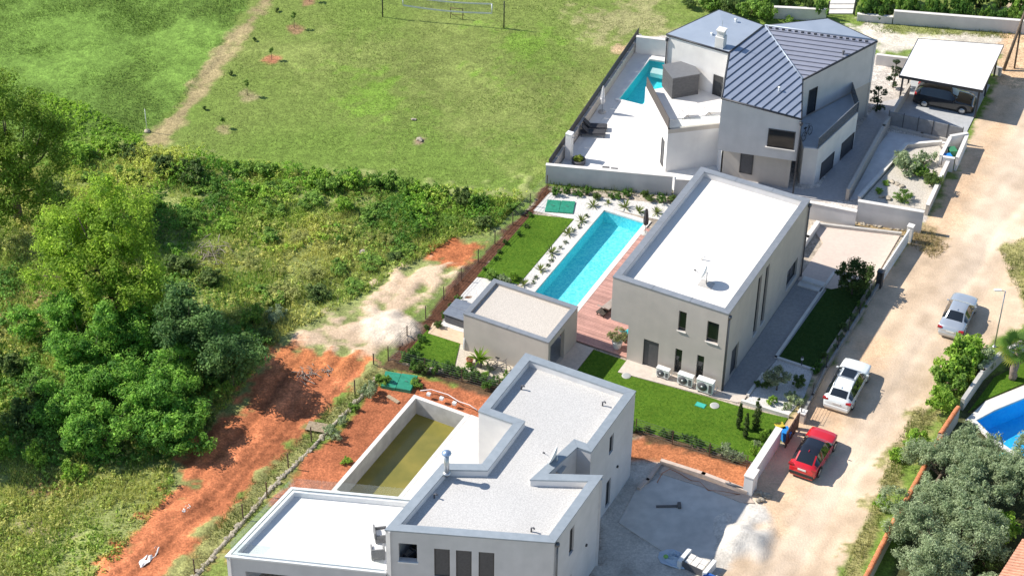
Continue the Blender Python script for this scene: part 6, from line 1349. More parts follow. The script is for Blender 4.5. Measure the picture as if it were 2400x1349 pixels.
# thicket: countable large bushes
BUSH = [(300, 372, 1.0, 1.1, 'dark', 'dark bush beside the white stake'), (385, 415, 1.5, 1.8, 'dark', 'large dark bush at the lower end of the mown path'), (440, 425, 1.4, 1.6, 'dark', 'dark bush right of the largest one at the path end'),
 (560, 400, 1.2, 1.4, 'green', None), (620, 412, 1.2, 1.5, 'dark', None), (670, 440, 1.3, 1.3, 'green', None), (720, 428, 1.2, 1.5, 'bright', None), (770, 440, 1.3, 1.4, 'green', None), (830, 445, 1.3, 1.6, 'bright', None), (880, 440, 1.3, 1.7, 'green', None), (935, 452, 1.2, 1.5, 'green', None), (985, 465, 1.3, 1.5, 'bright', None), (1040, 470, 1.2, 1.4, 'green', None), (1090, 478, 1.2, 1.5, 'dark', None), (1140, 480, 1.1, 1.3, 'green', None), (1190, 490, 1.0, 1.1, 'green', None), (1120, 520, 1.1, 1.0, 'dark', None), (1060, 515, 1.0, .9, 'green', None),
 (500, 440, 1.2, 1.2, 'green', None), (590, 470, 1.3, 1.1, 'bright', None), (640, 490, 1.2, 1.2, 'green', None), (720, 490, 1.2, 1.0, 'green', None), (800, 495, 1.2, 1.0, 'bright', None), (880, 500, 1.1, .9, 'green', None), (950, 510, 1.2, .9, 'bright', None), (420, 480, 1.3, 1.2, 'bright', None), (460, 520, 1.1, 1.0, 'green', None), (540, 530, 1.1, .9, 'bright', None),
 (620, 560, 1.1, .9, 'green', None), (700, 560, 1.1, .8, 'dry', None), (770, 575, 1.1, .8, 'dry', None), (840, 560, 1.0, .7, 'dry', None), (900, 570, 1.0, .8, 'dry', None), (960, 580, 1.0, .7, 'green', None), (1010, 545, .9, .8, 'dark', None), (580, 620, 1.2, .9, 'dry', None), (650, 640, 1.2, 1.0, 'dry', None), (720, 640, 1.3, 1.0, 'dry', None), (790, 640, 1.2, .9, 'green', None), (860, 620, 1.1, .9, 'dark', None), (680, 700, 1.3, 1.0, 'dry', None), (760, 695, 1.2, .9, 'dark', None), (810, 680, 1.0, .8, 'green', None), (620, 690, 1.2, .9, 'green', None), (930, 610, 1.0, .8, 'dark', None),
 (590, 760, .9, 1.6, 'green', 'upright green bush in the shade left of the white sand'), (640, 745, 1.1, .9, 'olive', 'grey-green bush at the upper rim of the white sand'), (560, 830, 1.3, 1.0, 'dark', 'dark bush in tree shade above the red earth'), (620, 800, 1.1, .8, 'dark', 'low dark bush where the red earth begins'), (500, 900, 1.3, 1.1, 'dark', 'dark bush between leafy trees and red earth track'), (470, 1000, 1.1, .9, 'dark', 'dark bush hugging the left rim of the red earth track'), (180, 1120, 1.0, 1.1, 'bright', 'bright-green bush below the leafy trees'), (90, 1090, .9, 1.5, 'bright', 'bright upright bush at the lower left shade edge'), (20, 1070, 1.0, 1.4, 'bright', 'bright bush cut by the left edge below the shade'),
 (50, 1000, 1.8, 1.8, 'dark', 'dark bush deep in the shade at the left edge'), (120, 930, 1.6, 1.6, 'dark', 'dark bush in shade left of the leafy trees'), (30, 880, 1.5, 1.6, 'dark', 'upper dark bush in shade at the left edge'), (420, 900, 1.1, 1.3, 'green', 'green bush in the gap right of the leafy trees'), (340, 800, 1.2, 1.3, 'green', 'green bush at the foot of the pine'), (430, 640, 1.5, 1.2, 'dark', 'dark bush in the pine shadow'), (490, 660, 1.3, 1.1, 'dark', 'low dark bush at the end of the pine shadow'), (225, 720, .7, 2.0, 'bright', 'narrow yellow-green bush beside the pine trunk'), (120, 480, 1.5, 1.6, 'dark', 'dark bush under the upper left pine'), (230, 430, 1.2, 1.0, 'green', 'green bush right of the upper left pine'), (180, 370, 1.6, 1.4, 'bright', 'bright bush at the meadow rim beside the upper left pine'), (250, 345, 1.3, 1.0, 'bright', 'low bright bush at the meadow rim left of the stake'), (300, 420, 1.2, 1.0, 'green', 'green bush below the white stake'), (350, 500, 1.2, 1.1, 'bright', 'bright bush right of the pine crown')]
for px, py, r_, h, kind, lab in BUSH:
    if not lab: px, py, h, r_ = px+random.uniform(-22, 22), py+random.uniform(-8, 10), h*random.uniform(.55, 1.1), r_*random.uniform(.7, 1.15); kind = 'green' if kind == 'dark' and random.random() < .5 else kind
    shrub(px, py, r_, h, kind, lab or {'green': 'mid-green bramble bush in the thicket below the field', 'dark': 'dark bramble bush in the thicket below the field', 'bright': 'bright-green bramble bush in the thicket below the field', 'dry': 'yellowish wild bush in the lower thicket above the sand'}[kind], None if lab else kind+' thicket bushes')
for px, py, r_, h, kind, lab in ((862, 925, .8, 1.1, 'olive', 'grey-green bush beside the green tank lid on red soil'), (800, 990, .5, .6, 'olive', 'small grey-green bush between pallet and unfinished pool'), (778, 1025, .75, .9, 'olive', 'round grey-green bush on red soil by the stone wall'), (830, 960, .5, .5, 'green', 'low green bush by the upper stone wall'), (810, 1085, .45, .5, 'bright', 'small bright weed bush at the unfinished pool wall'), (900, 900, .7, .8, 'green', 'green bush touching the green tank lid'), (975, 905, .5, .6, 'green', 'small green bush at the basin corner')): shrub(px, py, r_, h, kind, lab)
# dead wood and rubble in the thicket
def brush(px, py, r_, h, label, n=70):
    P = U(px, py); rr = np.random.default_rng(px); mb = MB()
    for k in range(n):
        a = rr.uniform(0, 6.28); c = np.array([rr.normal(0, r_*.4), rr.normal(0, r_*.4), abs(rr.normal(0, h*.45))]); d = np.array([math.cos(a), math.sin(a), rr.uniform(-.1, .5)])*rr.uniform(.3, .8)*r_; mb.tube([P+c-d/2, P+c+np.array([0, 0, .05]), P+c+d/2], [.035, .028, .012], 4, False)
    single('brushwood_heap', mb, mat('dead_wood', (.34, .29, .24), .9, (.2, .165, .135), 8, 4), label, 'brushwood', loc=P)
brush(500, 600, 1.5, .8, 'grey heap of dead branches right of the pine'); brush(345, 745, .6, .5, 'small pale heap of dead twigs at the pine foot', 40)
brush(720, 880, 1.0, .3, 'scattered roots and twigs in the shaded red earth', 30); brush(500, 480, 1.2, .3, 'pale dead brush lying in the upper thicket', 40)
for px, py, lab, s in ((848, 590, 'pale rock pile in the thicket below the field', .4), (230, 357, 'pale stones at the meadow rim', .3), (390, 690, 'grey rocks in the pine shadow', .3), (985, 328, 'pale stone lying alone on the field', .25), (972, 280, 'small pale stone on the field above the thicket', .15)):
    t = thing('rock_pile', lab, 'rocks', U(px, py)); rocks_along(t, [U(px-8, py), U(px+8, py+3)], .25, s, 1)
def plastic(px, py, l, w_, ang, label):
    c = U(px, py, .04); mb = MB(); rr = np.random.default_rng(px); n = 10; e = np.array([math.cos(ang), math.sin(ang), 0]); s = np.array([-e[1], e[0], 0]); V = []; F = []
    for i in range(n):
        for j in range(4): x = (i/(n-1)-.5)*l; V.append(c+e*x+s*((j/3-.5)*w_*(1-.6*abs(2*i/(n-1)-1)**2)+rr.normal(0, .03*l/2))+zz*abs(rr.normal(.05, .05)))
    for i in range(n-1):
        for j in range(3): F.append((i*4+j, i*4+j+1, (i+1)*4+j+1, (i+1)*4+j))
    o = single('plastic_sheet', mb.add(V, F), mat('white_film', (.75, .72, .68), .5), label, 'plastic sheet', loc=c); sm_ = o.modifiers.new('thickness', 'SOLIDIFY'); sm_.thickness = .01
plastic(347, 1308, 2.3, .42, 1.05, 'long torn white plastic sheet on the red earth track'); plastic(437, 1193, .7, .35, 1.1, 'small white plastic scrap higher on the red earth track'); plastic(262, 1340, .5, .3, .9, 'white scrap at the bottom edge of the red track')
for px, py, lab in ((770, 868, 'pinkish debris bundle in the shaded red earth'),): brush(px, py, .5, .15, lab, 24)
# undergrowth and grass (uncountable)
SCR = [(-60, 400), (200, 350), (330, 355), (420, 360), (560, 385), (700, 402), (850, 415), (1000, 450), (1230, 470), (1150, 545), (1060, 560), (1000, 600), (930, 640), (860, 690), (760, 740), (660, 790), (600, 870), (540, 950), (470, 1000), (400, 1080), (410, 1130), (350, 1215), (250, 1349), (-60, 1420)]
grass_area('undergrowth', SCR, 120, .42, .05, (.22, .34, .05), (.48, .48, .14), 'tall wild grass and weeds filling the thicket', seed=21, patch=.7, lean=.9)
def herb_area(name, px, dens, size, cols, label, hmax, seed, excl=()):
    """mounds of leaves: clumps sit on the surface of an uneven canopy"""
    X, Y = scatter(UP(px), dens); f = fields(seed); g = fields(seed+1); q = fields(seed+2)
    for e in excl: k = ~inpoly(X, Y, e); X, Y = X[k], Y[k]
    m_ = np.clip(.45+.45*f(X, Y, .55)+.3*g(X, Y, 1.9), .03, 1.3); z = m_*hmax*rng.uniform(.45, 1.0, len(X))
    cl = np.stack([X, Y, z, np.full(len(X), .19)], 1); V, Q, c_ = leaf_cloud(cl, 7, size, (1, 1, 1), (1, 1, 1), jit=.22)
    t_ = np.clip(.5+.55*q(X, Y, .42)+rng.normal(0, .16, len(X)), 0, .999)*(len(cols)-1); i_ = t_.astype(int); fr = (t_-i_)[:, None]; A = np.array(cols)
    base = A[i_]*(1-fr)+A[np.minimum(i_+1, len(cols)-1)]*fr
    stuff_mesh(name, V, Q, c_*np.repeat(base, 7, 0), label, 'plants')
GREENS = [(.10, .21, .035), (.18, .35, .042), (.28, .42, .06), (.42, .46, .10), (.16, .24, .06)]
UPPER = [(150, 350), (330, 355), (420, 362), (560, 385), (700, 402), (850, 415), (1000, 450), (1240, 465), (1130, 545), (1010, 545), (940, 590), (820, 570), (640, 600), (560, 560), (430, 620), (330, 560), (150, 480)]
herb_area('thicket_mass', UPPER, 19, .19, GREENS[:4], 'dense leafy bramble mass below the field', 1.0, 41)
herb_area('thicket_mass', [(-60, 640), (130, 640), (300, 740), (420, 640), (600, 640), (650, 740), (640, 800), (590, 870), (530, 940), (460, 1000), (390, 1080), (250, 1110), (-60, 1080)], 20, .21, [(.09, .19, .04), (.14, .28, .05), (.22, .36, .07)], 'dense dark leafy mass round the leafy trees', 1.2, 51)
herb_area('weeds', [(-60, 1090), (250, 1120), (400, 1110), (410, 1150), (330, 1240), (240, 1360), (-60, 1400)], 13, .19, [(.17, .28, .05), (.27, .38, .07), (.34, .37, .11)], 'bright low weeds left of the red earth track', .5, 61)
herb_area('ground_cover', SCR, 9, .19, [(.18, .30, .05), (.33, .42, .09), (.48, .47, .15)], 'leafy ground cover plants between the thicket bushes', .5, 31)
herb_area('field_weeds', [(60, 205), (180, 240), (250, 275), (330, 315), (330, 350), (200, 380), (120, 350)], 16, .2, [(.16, .3, .03), (.27, .42, .045)], 'bright weeds at the meadow rim', .6, 32)
grass_area('meadow_grass', [(-60, -60), (560, -60), (585, 5), (400, 275), (335, 310), (200, 350), (-60, 420)], 75, .20, .06, (.125, .205, .038), (.205, .285, .075), 'long meadow grass left of the mown path', seed=22, patch=.5)
FIELD = [(660, -40), (1600, -40), (1560, 80), (1490, 90), (1280, 400), (1270, 440), (1000, 440), (850, 400), (560, 372), (420, 345), (480, 245)]
grass_area('field_grass', FIELD, 45, .09, .05, (.135, .21, .036), (.235, .265, .095), 'mown field grass between the path and the folded-roof house', seed=23, patch=.35)
grass_area('verge_grass', ZONES[[z[0] for z in ZONES].index('verge3')][1], 90, .32, .045, (.13, .17, .035), (.30, .28, .12), 'tall verge grass between red track and stone wall', seed=24, patch=.9, lean=.9)
grass_area('road_verge_grass', ZONES[[z[0] for z in ZONES].index('verge_r')][1], 110, .25, .045, (.13, .19, .03), (.28, .27, .1), 'verge grass along the tile-topped wall', seed=25, patch=.9)
grass_area('road_verge_grass', [(2340, 580), (2440, 540), (2500, 700), (2420, 740), (2370, 660)], 60, .25, .045, (.13, .19, .03), (.28, .27, .1), 'dry verge grass at the right road edge', seed=26, patch=.9)
grass_area('wild_grass', [(2000, 45), (2430, 75), (2430, 95), (2230, 85), (2060, 78)], 70, .18, .05, (.16, .21, .04), (.28, .27, .1), 'grass strip below the top right street wall', seed=27)
grass_area('wild_grass', [(2110, 535), (2180, 540), (2225, 580), (2190, 610), (2130, 575)], 90, .3, .04, (.22, .2, .08), (.36, .28, .13), 'dry tufts beside the driveway gate', seed=28, lean=.9)
grass_area('wild_grass', [(1283, 428), (1585, 448), (1585, 462), (1285, 448)], 60, .4, .05, (.06, .10, .02), (.15, .19, .04), 'weeds growing along the grey south wall', seed=29, lean=.4)
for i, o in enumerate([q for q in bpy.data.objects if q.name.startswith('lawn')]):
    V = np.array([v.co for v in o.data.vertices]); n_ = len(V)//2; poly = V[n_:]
    X, Y = scatter(poly, 170); n2_ = len(X); f = fields(70+i); t_ = np.clip(.5+.4*f(X, Y, .9)+rng.normal(0, .2, n2_), 0, 1)[:, None]; col = (np.array((.055, .125, .010))*(1-t_)+np.array((.115, .21, .02))*t_)*(.42 if 'dark' in o.data.materials[0].name else 1)  # blades on the dark lawn carry the same painted house shade
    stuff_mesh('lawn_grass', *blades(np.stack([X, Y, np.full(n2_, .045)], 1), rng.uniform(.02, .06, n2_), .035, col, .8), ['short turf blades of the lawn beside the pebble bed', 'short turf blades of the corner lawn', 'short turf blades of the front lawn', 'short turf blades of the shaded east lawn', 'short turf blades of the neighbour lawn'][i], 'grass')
# ------------------------------------------------------------------ garden plants of the main plot
def yucca_mesh(seed, n=26, l=.6, w_=.07, c1=(.13, .19, .04), c2=(.27, .31, .10)):
    r_ = np.random.default_rng(seed); V = []; Q = []; col = []
    for k in range(n):
        a = r_.uniform(0, 6.28); el = r_.uniform(.25, 1.35); L_ = l*r_.uniform(.7, 1.15); d = np.array([math.cos(a)*math.cos(el), math.sin(a)*math.cos(el), math.sin(el)]); s = np.array([-math.sin(a), math.cos(a), 0])*w_/2; droop = np.array([0, 0, -.25*L_*(1-el/1.5)])
        p0 = d*.05; p1 = d*L_*.55; p2 = d*L_+droop; b = len(V); V += [p0-s*.7, p0+s*.7, p1+s, p1-s, p2]; Q += [(b, b+1, b+2, b+3), (b+3, b+2, b+4, b+4)]; c = np.array(c1)+(np.array(c2)-np.array(c1))*r_.uniform(); col += [c, c]
    mb = MB().add(V, [q if q[2] != q[3] else q[:3] for q in Q]); me = mb.mesh('leaf_rosette', fixn=False); a = me.attributes.new('gcol', 'FLOAT_COLOR', 'FACE'); c4 = np.ones((len(Q), 4), np.float32); c4[:, :3] = col; a.data.foreach_set('color', c4.ravel()); me.materials.append(leafm); return me
YM = [yucca_mesh(k) for k in range(4)]; YD = [yucca_mesh(20+k, 18, .3, .06, (.05, .09, .03), (.10, .15, .05)) for k in range(3)]
def yucca(px, py, s, meshes, label, group, name='yucca', P=None):
    o = bpy.data.objects.new(name, random.choice(meshes)); C.objects.link(o); o.location = tuple(map(float, U(px, py, .02) if P is None else P)); o.scale = (s, s, s); o.rotation_euler = (0, 0, random.uniform(0, 6)); o['label'] = label; o['category'] = 'plant'; o['group'] = group; return o
for px, py, s in ((1390, 483, 1.1), (1465, 487, 1.25), (1497, 497, 1.1), (1538, 500, 1.1), (1425, 478, .7)): yucca(px, py, s, YM, 'spiky yellow-green yucca in the pebbles beyond the pool end', 'yuccas beyond the pool end')
for px, py, s in ((1362, 519, 1.1), (1332, 549, 1.2), (1292, 594, 1.25), (1266, 634, 1.1), (1228, 668, 1.0)): yucca(px, py, s, YM, 'spiky yellow-green yucca in the pebble strip between lawn and pool', 'yuccas in the pebble strip')
for px, py in ((1356, 533), (1343, 540), (1325, 569), (1314, 582), (1292, 612), (1285, 623), (1256, 652), (1250, 663), (1374, 508)): yucca(px, py, 1, YD, 'small dark rosette plant in the pebble strip beside the pool', 'rosettes in the pebble strip', 'rosette_plant')
def row(pts, step, rr, hh, kinds, label, group, jit=.15):
    for i in range(len(pts)-1):
        a, b = pts[i], pts[i+1]; l = np.linalg.norm(b-a); n_ = max(1, int(l/step))
        for k in range(n_): P = a+(b-a)*(k+.5)/n_+np.array([random.gauss(0, jit), random.gauss(0, jit), 0]); shrub(0, 0, rr*random.uniform(.8, 1.25), hh*random.uniform(.75, 1.3), random.choice(kinds), label, group, 'hedge_shrub', P)
row([U(935, 853), U(1060, 880), U(1180, 910)], .62, .5, .85, ['laurel', 'laurel', 'dark'], 'young hedge shrub along the fence between gravel garden and red soil', 'hedge below the gravel garden')
row([U(1440, 985), U(1480, 1000), U(1620, 1042), U(1700, 1068)], .7, .38, .6, ['laurel', 'laurel', 'dark'], 'young hedge shrub along the lower rim of the front lawn', 'hedge below the front lawn')
row([U(1690, 1062), U(1750, 1082)], .5, .5, .9, ['olive', 'bright'], 'feathery pale shrub in the lower right corner of the front lawn', 'pale corner shrubs'); row([U(1755, 1070), U(1790, 1020)], .6, .45, .75, ['olive', 'bright'], 'feathery shrub inside the tall white boundary wall', 'shrubs inside the boundary wall')
row([U(1292, 452), U(1440, 462), U(1590, 475)], .7, .42, .62, ['laurel', 'dark'], 'low hedge shrub behind the pebbles beyond the pool', 'hedge beyond the pool')
row([U(1250, 502), U(1130, 642)], 1.0, .26, .35, ['dark', 'laurel'], 'small shrub in the bark strip left of the pool lawn', 'bark strip shrubs'); row([U(1085, 700), U(1000, 790), U(945, 845)], .85, .3, .5, ['dark', 'laurel'], 'small shrub in the bark strip by the hot tub', 'bark strip shrubs by the hot tub')
row([U(2035, 690), U(1985, 765), U(1905, 890)], 1.0, .38, .6, ['dark', 'laurel'], 'shaded shrub inside the low road fence', 'shrubs inside the road fence')
for px, py, r_, h, kind, lab in ((1150, 652, .6, .7, 'green', 'leafy green bush at the lower end of the pool lawn'), (1180, 660, .5, .6, 'olive', 'pale bush beside the leafy one at the pool lawn end'), (1205, 655, .4, .8, 'bright', 'bright upright plant at the pool house back corner'), (970, 840, .6, .7, 'laurel', 'bush in the tip of the corner lawn'), (1050, 865, .5, .6, 'laurel', 'bush between corner lawn and gravel garden'), (1082, 878, .5, .7, 'green', 'green bush in the gravel garden below the terracotta pot'), (1130, 890, .55, .7, 'green', 'green bush in the gravel garden below the bicycle'), (1150, 868, .35, .5, 'olive', 'grey-green tuft beside the bicycle front wheel'), (1190, 893, .5, .8, 'green', 'green bush at the coping corner of the gravel-roofed house'), (1098, 858, .35, .4, 'bright', 'small bright tuft by the terracotta pot'),
  (1795, 906, .55, .7, 'dark', 'dark bush left of the pale olive in the bed'), (1868, 905, .6, .8, 'dark', 'dark bush right of the pale olive in the bed'), (1858, 945, .7, .9, 'olive', 'grey bush at the road end of the olive bed'), (1806, 946, .42, .62, 'bright', 'bright-green round bush in the pebbles of the olive bed'), (1842, 958, .4, .5, 'olive', 'small grey-green bush at the corner of the olive bed'), (1775, 905, .4, .4, 'dark', 'low dark plant by the pale bed kerb')): shrub(px, py, r_, h, kind, lab)
tree('olive_tree', U(1820, 914), 'pale silvery olive shrub in the pebble bed by the corner paving', 1.7, [(0, 0, 1.25, .8, .75, .5), (.3, .2, 1.0, .5, .5, .35), (-.4, -.1, 1.1, .5, .5, .4)], 60, .2, 40, .13, (.20, .235, .14), (.32, .34, .21), .05, seed=81)
tree('garden_tree', U(1996, 690), 'dark-green round tree at the far end of the shaded east lawn', 2.6, [(0, 0, 1.6, 1.25, 1.25, 1.0), (.4, .3, 2.0, .8, .8, .6)], 90, .28, 45, .17, (.035, .065, .018), (.075, .12, .03), .07, seed=82)
def cypress(px, py, H_, r_, label):
    P = U(px, py, .04); rr = np.random.default_rng(px); K = 60; z = rr.uniform(.04, 1, K); rad = r_*np.clip(np.sin(np.pi*np.clip(z*.75+.22, 0, 1))**.8, .15, 1); a = rr.uniform(0, 6.28, K)
    cl = np.stack([np.cos(a)*rad*.55, np.sin(a)*rad*.55, z*H_, rad*.55+.03], 1); t = bpy.data.objects.new('cypress', None); C.objects.link(t); t.location = tuple(P); t['label'] = label; t['category'] = 'tree'; ROOTLOC[t.name] = np.zeros(3)
    o = bpy.data.objects.new('crown', leafmesh('crown', *leaf_cloud(cl, 40, .11, (.03, .06, .015), (.075, .115, .025), rr, .2, 2.5))); C.objects.link(o); o.parent = t
    tm2 = MB().tube([(0, 0, -.05), (0, 0, H_*.8)], [.05, .015], 6).mesh('trunk'); tm2.materials.append(bark); o = bpy.data.objects.new('trunk', tm2); C.objects.link(o); o.parent = t
cypress(1771, 1006, 2.6, .27, 'tallest slim cypress on the front lawn'); cypress(1731, 1004, 2.1, .17, 'slim cypress on the front lawn nearest the house'); cypress(1746, 1026, 2.0, .17, 'slim cypress on the front lawn nearest the lower hedge')
# potted plants
t = thing('potted_olive', 'feathery olive bush in a white pot on the deck corner', 'potted plant', U(1446, 815, .1)); P = U(1446, 815, .1); part('pot', pot(P, .36, .6, white_m), white_m, t)
cl = crown_clumps([(P[0], P[1], P[2]+1.05, .6, .6, .42)], 46, .17); o = part('foliage', leafmesh('foliage', *(lambda q: (q[0]-P, q[1], q[2]))(leaf_cloud(cl, 36, .13, OLG1, (.26, .26, .14), aspect=3))), leafm, t)
P = U(1123, 858, .04); t = thing('potted_palm', 'bright-green palm in a dark pot against the pool house wall', 'potted plant', P); part('pot', pot(P, .26, .5, grille_m), grille_m, t); part('fronds', (lambda m_: (m_.transform(Matrix.Translation((0, 0, .5))), m_)[1])(yucca_mesh(77, 46, 1.0, .12, (.12, .24, .02), (.26, .4, .05))), leafm, t)
P = U(1101, 852, .04); t = thing('terracotta_pot', 'round terracotta pot in the gravel garden', 'pot', P); part('pot', pot(P, .24, .42, terra), terra, t); part('soil', MB().lathe(P+zz*.36, [(.19, 0), (.19, .02)], 12), mulch_m, t)
P = U(1356, 381, .05); t = thing('round_planter', 'bush with yellow leaves in a low dark ring planter by the south wall', 'planter', P); part('ring', MB().lathe(P, [(.5, 0), (.52, .3), (.44, .3), (.44, .2)], 20), grille_m, t); cl = crown_clumps([(P[0]-.05, P[1], .42, .36, .36, .22)], 24, .14); part('foliage', leafmesh('foliage', *(lambda q: (q[0]-P, q[1], q[2]))(leaf_cloud(cl, 36, .1, (.09, .15, .02), (.3, .34, .06)))), leafm, t)
# white surfboard-like board leaning on the pool house
P = U(1090, 818, .05); V = []; t = thing('paddle_board', 'white paddle board leaning upright against the pool house corner', 'paddle board', P)
n_ = 14; up_v = np.array([.12, .25, 1.0]); up_v /= np.linalg.norm(up_v); wv = v2; nv = np.cross(up_v, wv); mb = MB()
A_ = [P+up_v*(1.9*k/n_)+wv*.3*math.sin(math.pi*min(1, (k+.4)/(n_+.8)))**.6 for k in range(n_+1)]+[P+up_v*(1.9*k/n_)-wv*.3*math.sin(math.pi*min(1, (k+.4)/(n_+.8)))**.6 for k in range(n_, -1, -1)]
m2 = len(A_); mb.add(A_+[a+nv*.09 for a in A_], [tuple(range(m2)), tuple(range(2*m2-1, m2-1, -1))]+[(k, k+m2, (k+1) % m2+m2, (k+1) % m2) for k in range(m2)]); part('hull', mb, white_m, t); part('deck_pad', MB().box(P+up_v*.95-nv*.012, wv, up_v, nv, .18, .45, .01), mat('pad_grey', (.3, .32, .34), .8), t)
# rock garden of the folded-roof house
for px, py, r_, h, kind, lab in ((2128, 408, 1.0, 1.5, 'olive', 'large grey-green bush in the middle of the rock garden'), (2108, 385, .7, .9, 'olive', 'upper left bush of the rock garden'), (2165, 385, .75, 1.0, 'olive', 'bush beside the bin niche in the rock garden'), (2152, 410, .7, .9, 'green', 'bush right of the large one in the rock garden'), (2182, 432, .75, 1.1, 'dark', 'dark round bush by the outer wall of the rock garden'), (2120, 470, .8, .75, 'ball', 'low round bush in the lower rock garden'), (2060, 450, .35, .35, 'bright', 'small yellow-green plant at the tip of the rock garden'), (2076, 432, .3, .2, 'bright', 'flat yellow-green cushion plant in the rock garden')):
    shrub(px, py, r_*1.25, h*1.15, kind, lab, P=U(px, py, .3))
t = thing('rockery', 'scattered pale rocks among the rock garden bushes', 'rocks', U(2105, 440, .3)); rocks_along(t, [U(2060, 462, 0.3), U(2085, 466, .3)], .35, .28, 1); rocks_along(t, [U(2085, 425, .3), U(2115, 440, .3)], .3, .3, 1); rocks_along(t, [U(2125, 380, .3), U(2150, 400, .3)], .4, .25, 1)
t = thing('loose_stones', 'loose stones and weeds at the foot of the grey stepped wall', 'rocks', U(1990, 520)); rocks_along(t, [U(1905, 515), U(2040, 528), U(2120, 540)], .28, .13, 1)
def cloud_tree(px, py, pads, label):
    P = U(px, py); t = bpy.data.objects.new('cloud_pruned_tree', None); C.objects.link(t); t.location = tuple(P); t['label'] = label; t['category'] = 'tree'; ROOTLOC[t.name] = np.zeros(3); mb = MB(); rr = np.random.default_rng(px)
    tm3 = max(p[2] for p in pads); mb.tube([(0, 0, -.05), (.08, 0, tm3*.5), (0, 0, tm3)], [.07, .05, .03], 6)
    for (x, y, z, r_) in pads:
        mb.tube([(.03, 0, z*.8), (x*.6, y*.6, z*.85), (x, y, z-.05)], [.03, .025, .015], 5); cl = crown_clumps([(0, 0, 0, r_, r_, r_*.7)], 16, .12, rr); cl[:, :3] += np.array([x, y, z])
        o = bpy.data.objects.new('foliage_pad', leafmesh('foliage_pad', *leaf_cloud(cl, 34, .09, (.035, .06, .03), (.08, .115, .05), rr))); C.objects.link(o); o.parent = t
    m_ = mb.mesh('trunk'); m_.materials.append(bark); o = bpy.data.objects.new('trunk', m_); C.objects.link(o); o.parent = t
cloud_tree(2092, 205, [(0, 0, 2.3, .3), (.05, .1, 1.75, .34), (.4, 0, 1.5, .3), (0, -.1, 1.3, .3), (-.3, 0, .8, .24), (.1, -.2, .45, .26)], 'cloud-pruned tree beside the carport'); cloud_tree(2052, 262, [(0, 0, 2.1, .28), (.45, .1, 1.7, .28), (-.4, 0, 1.7, .28), (.2, 0, 1.1, .34), (-.25, 0, 1.1, .34), (0, -.1, .45, .34), (.4, -.1, .5, .28)], 'cloud-pruned tree beyond the garage terrace')
# ------------------------------------------------------------------ along the top and the right
row([U(1880, 40), U(1935, 44)], .6, .6, 1.9, ['dark', 'laurel'], 'clipped hedge shrub left of the white steps', 'hedge left of the steps', .08); row([U(2008, 40), U(2092, 48)], .6, .6, 1.9, ['laurel', 'dark'], 'clipped hedge shrub right of the white steps', 'hedge right of the steps', .08); row([U(2095, 38), U(2260, 48), U(2420, 60)], .8, .7, 1.8, ['laurel', 'green'], 'hedge shrub behind the long street wall', 'hedge behind the street wall', .1); row([U(2010, 15), U(2420, 30)], 1.6, 1.3, 2.3, ['green', 'dark', 'bright'], 'garden bush behind the street hedge', 'bushes behind the street hedge', .5)
for px, py, r_, h, kind, lab in ((1615, 14, .9, 1.0, 'dark', 'dark bush alone on the field edge at the top'), (1660, 22, 1.3, 1.6, 'green', 'green bush behind the left wing roof'), (1710, 30, 1.2, 1.5, 'dark', 'dark bush behind the fold of the metal roof'), (1755, 38, 1.4, 1.8, 'green', 'green bush left of the street wall'), (1795, 45, 1.2, 1.7, 'green', 'green bush touching the street wall end'), (1690, 2, 1.5, 2.0, 'dark', 'dark bush at the top edge above the metal roof'), (1780, 5, 1.8, 2.4, 'dark', 'large dark bush at the top edge left of the steps'), (1850, 12, 1.6, 2.2, 'dark', 'dark bush behind the left street wall'), (1850, 52, .6, .5, 'green', 'low weeds bush in front of the left street wall')): shrub(px, py, r_, h, kind, lab)
# neighbour: shrubs, olives, palm
for px, py, r_, h, kind, lab in ((2272, 850, 1.7, 2.4, 'bright', 'tall green bush beside the street lamp'), (2235, 890, 1.6, 2.0, 'bright', 'bright-green bush at the bend of the road'), (2205, 950, 1.4, 1.7, 'bright', 'yellowish bush above the tile-topped wall'), (2290, 870, 1.3, 1.8, 'olive', 'grey bush between road bush and palm'), (2215, 915, 1.3, 1.8, 'green', 'mid-green bush filling the road bend hedge'), (2250, 870, 1.3, 2.0, 'green', 'green bush behind the bright one at the road bend'), (2140, 1045, .95, 1.1, 'bright', 'small bright bush on the road verge'), (2105, 1080, .8, .8, 'bright', 'low bright verge bush beside the olive trees'), (2070, 1185, .8, 1.0, 'bright', 'yellow-green verge bush at the gap of the tile-topped wall'), (2345, 1262, 1.5, 2.2, 'bright', 'bright-green citrus bush beside the terracotta roof'), (2420, 660, 1.0, 1.4, 'dry', 'yellowish bush at the right edge of the road'), (2300, 1330, 1.3, 1.5, 'dark', 'dark bush in shade below the citrus bush'), (2215, 1000, .5, .8, 'dry', 'dry bush leaning over the upper wall piece')): shrub(px, py, r_, h, kind, lab)
ot = []
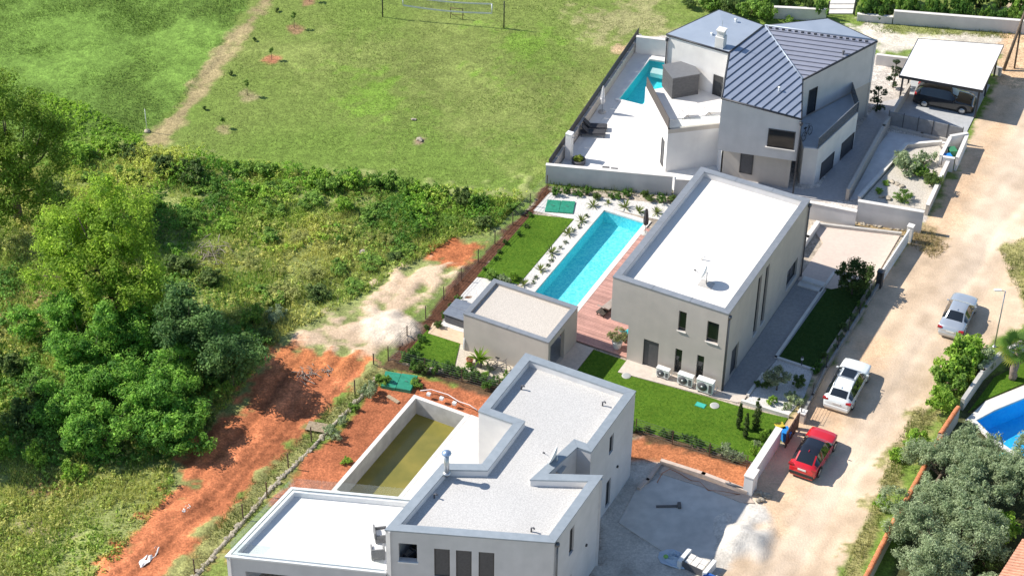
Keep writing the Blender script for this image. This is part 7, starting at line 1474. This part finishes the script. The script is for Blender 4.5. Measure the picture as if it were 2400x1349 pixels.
for k, (px, py, H_, rx, lab) in enumerate(((2195, 1140, 3.6, 2.5, 'silvery olive tree left of the blue pool'), (2300, 1135, 3.4, 2.6, 'silvery olive tree in front of the blue pool'), (2395, 1170, 3.6, 2.4, 'silvery olive tree cut by the right edge'), (2150, 1235, 3.4, 2.5, 'silvery olive tree overhanging the road verge'), (2250, 1250, 3.8, 2.7, 'silvery olive tree in the centre of the grove'), (2175, 1350, 3.6, 2.6, 'silvery olive tree at the bottom edge'), (2255, 1370, 3.6, 2.6, 'silvery olive tree at the bottom edge nearer the tiled roof'))):
    if k < 3:
        r_ = np.random.default_rng(90+k); ells = [(r_.uniform(-1, 1)*rx*.75, r_.uniform(-1, 1)*rx*.75, H_*r_.uniform(.28, .8), rx*r_.uniform(.3, .5), rx*r_.uniform(.3, .5), H_*r_.uniform(.13, .22)) for q in range(10)]
        ot.append(tree('olive_tree', U(px, py), lab, H_, ells, 230, .33, 70, .16, OLV1, OLV2, .13, seed=95+k, aspect=3.0, limbs=14))
    else: copy_tree(ot[k % 3], U(px, py), rx/2.45, 1.7+k, lab)
def palm(P, H_, label):
    P = np.asarray(P, float); t = thing('palm_tree', label, 'palm tree', P); mb = MB(); pts = [P+zz*(H_*k/8)+np.array([.04*math.sin(k*2), 0, 0]) for k in range(9)]; part('trunk', MB().tube(pts, [.24+.03*(k % 2) for k in range(9)], 9), mat('palm_bark', (.30, .23, .19), .95, (.2, .15, .12), 10, 4, bump=.04, bscale=12), t)
    r_ = np.random.default_rng(5)
    for k in range(22):
        a = k*2.4; el = .95-1.35*k/22; L_ = .75; c = P+zz*(H_+.05); d = np.array([math.cos(a)*math.cos(el), math.sin(a)*math.cos(el), math.sin(el)]); V = []; Q = []; s0 = np.array([-math.sin(a), math.cos(a), 0]); upn = np.cross(d, s0); hub = c+d*L_; b = 0; nb_ = 15
        V = [c-P-s0*.02, c-P+s0*.02, hub-P+s0*.02, hub-P-s0*.02]; F = [(0, 1, 2, 3)]
        for q in range(nb_):
            fa = (q/(nb_-1)-.5)*3.6; dv = d*math.cos(fa)+s0*math.sin(fa); tip = hub+dv*.75+np.array([0, 0, -.12]); w3 = np.cross(dv, upn); w3 /= np.linalg.norm(w3); i0 = len(V); V += [hub-P-w3*.015, hub-P+dv*.4-w3*.045, tip-P, hub-P+dv*.4+w3*.045]; F.append((i0, i0+1, i0+2, i0+3))
        me = MB().add(V, F).mesh('frond', fixn=False); a_2 = me.attributes.new('gcol', 'FLOAT_COLOR', 'FACE'); cc_ = np.array([.10, .2, .03]) if k < 16 else np.array([.26, .29, .04]); c4 = np.ones((len(F), 4), np.float32); c4[:, :3] = cc_*r_.uniform(.8, 1.25); a_2.data.foreach_set('color', c4.ravel()); me.materials.append(leafm); part('frond', me, leafm, t)
palm(U(2372, 888), 2.4, 'fan palm with grey trunk at the right edge of the road')
# saplings on the field
for k, (px, py, s, lab) in enumerate(((690, 66, 1.0, 'thin sapling in a brown soil ring nearest the volleyball net'), (637, 140, .7, 'thin sapling in the reddish soil ring'), (580, 224, .9, 'thin sapling in the pale soil ring nearest the scrub'), (523, 300, .6, 'smallest sapling near the thicket rim'), (725, 3, .9, 'thin sapling at the top edge of the field'), (597, 97, .5, 'dark young seedling second along the mown path'), (540, 176, .5, 'dark young seedling midway along the mown path'), (480, 257, .5, 'dark young seedling lowest along the mown path'), (648, 28, .5, 'dark young seedling highest along the mown path'))):
    if k < 5: tree('sapling', U(px, py), lab, 1.5*s, [(0, 0, 1.25*s, .22*s, .22*s, .32*s)], 12, .12, 16, .12, (.08, .15, .02), (.15, .24, .05), .02, seed=200+k, limbs=4)
    else: shrub(px, py, .24, .4, 'dark', lab)
# ------------------------------------------------------------------ finish
scn.render.resolution_x = 1024; scn.render.resolution_y = 575
scn.cycles.max_bounces = 8; scn.cycles.transparent_max_bounces = 12
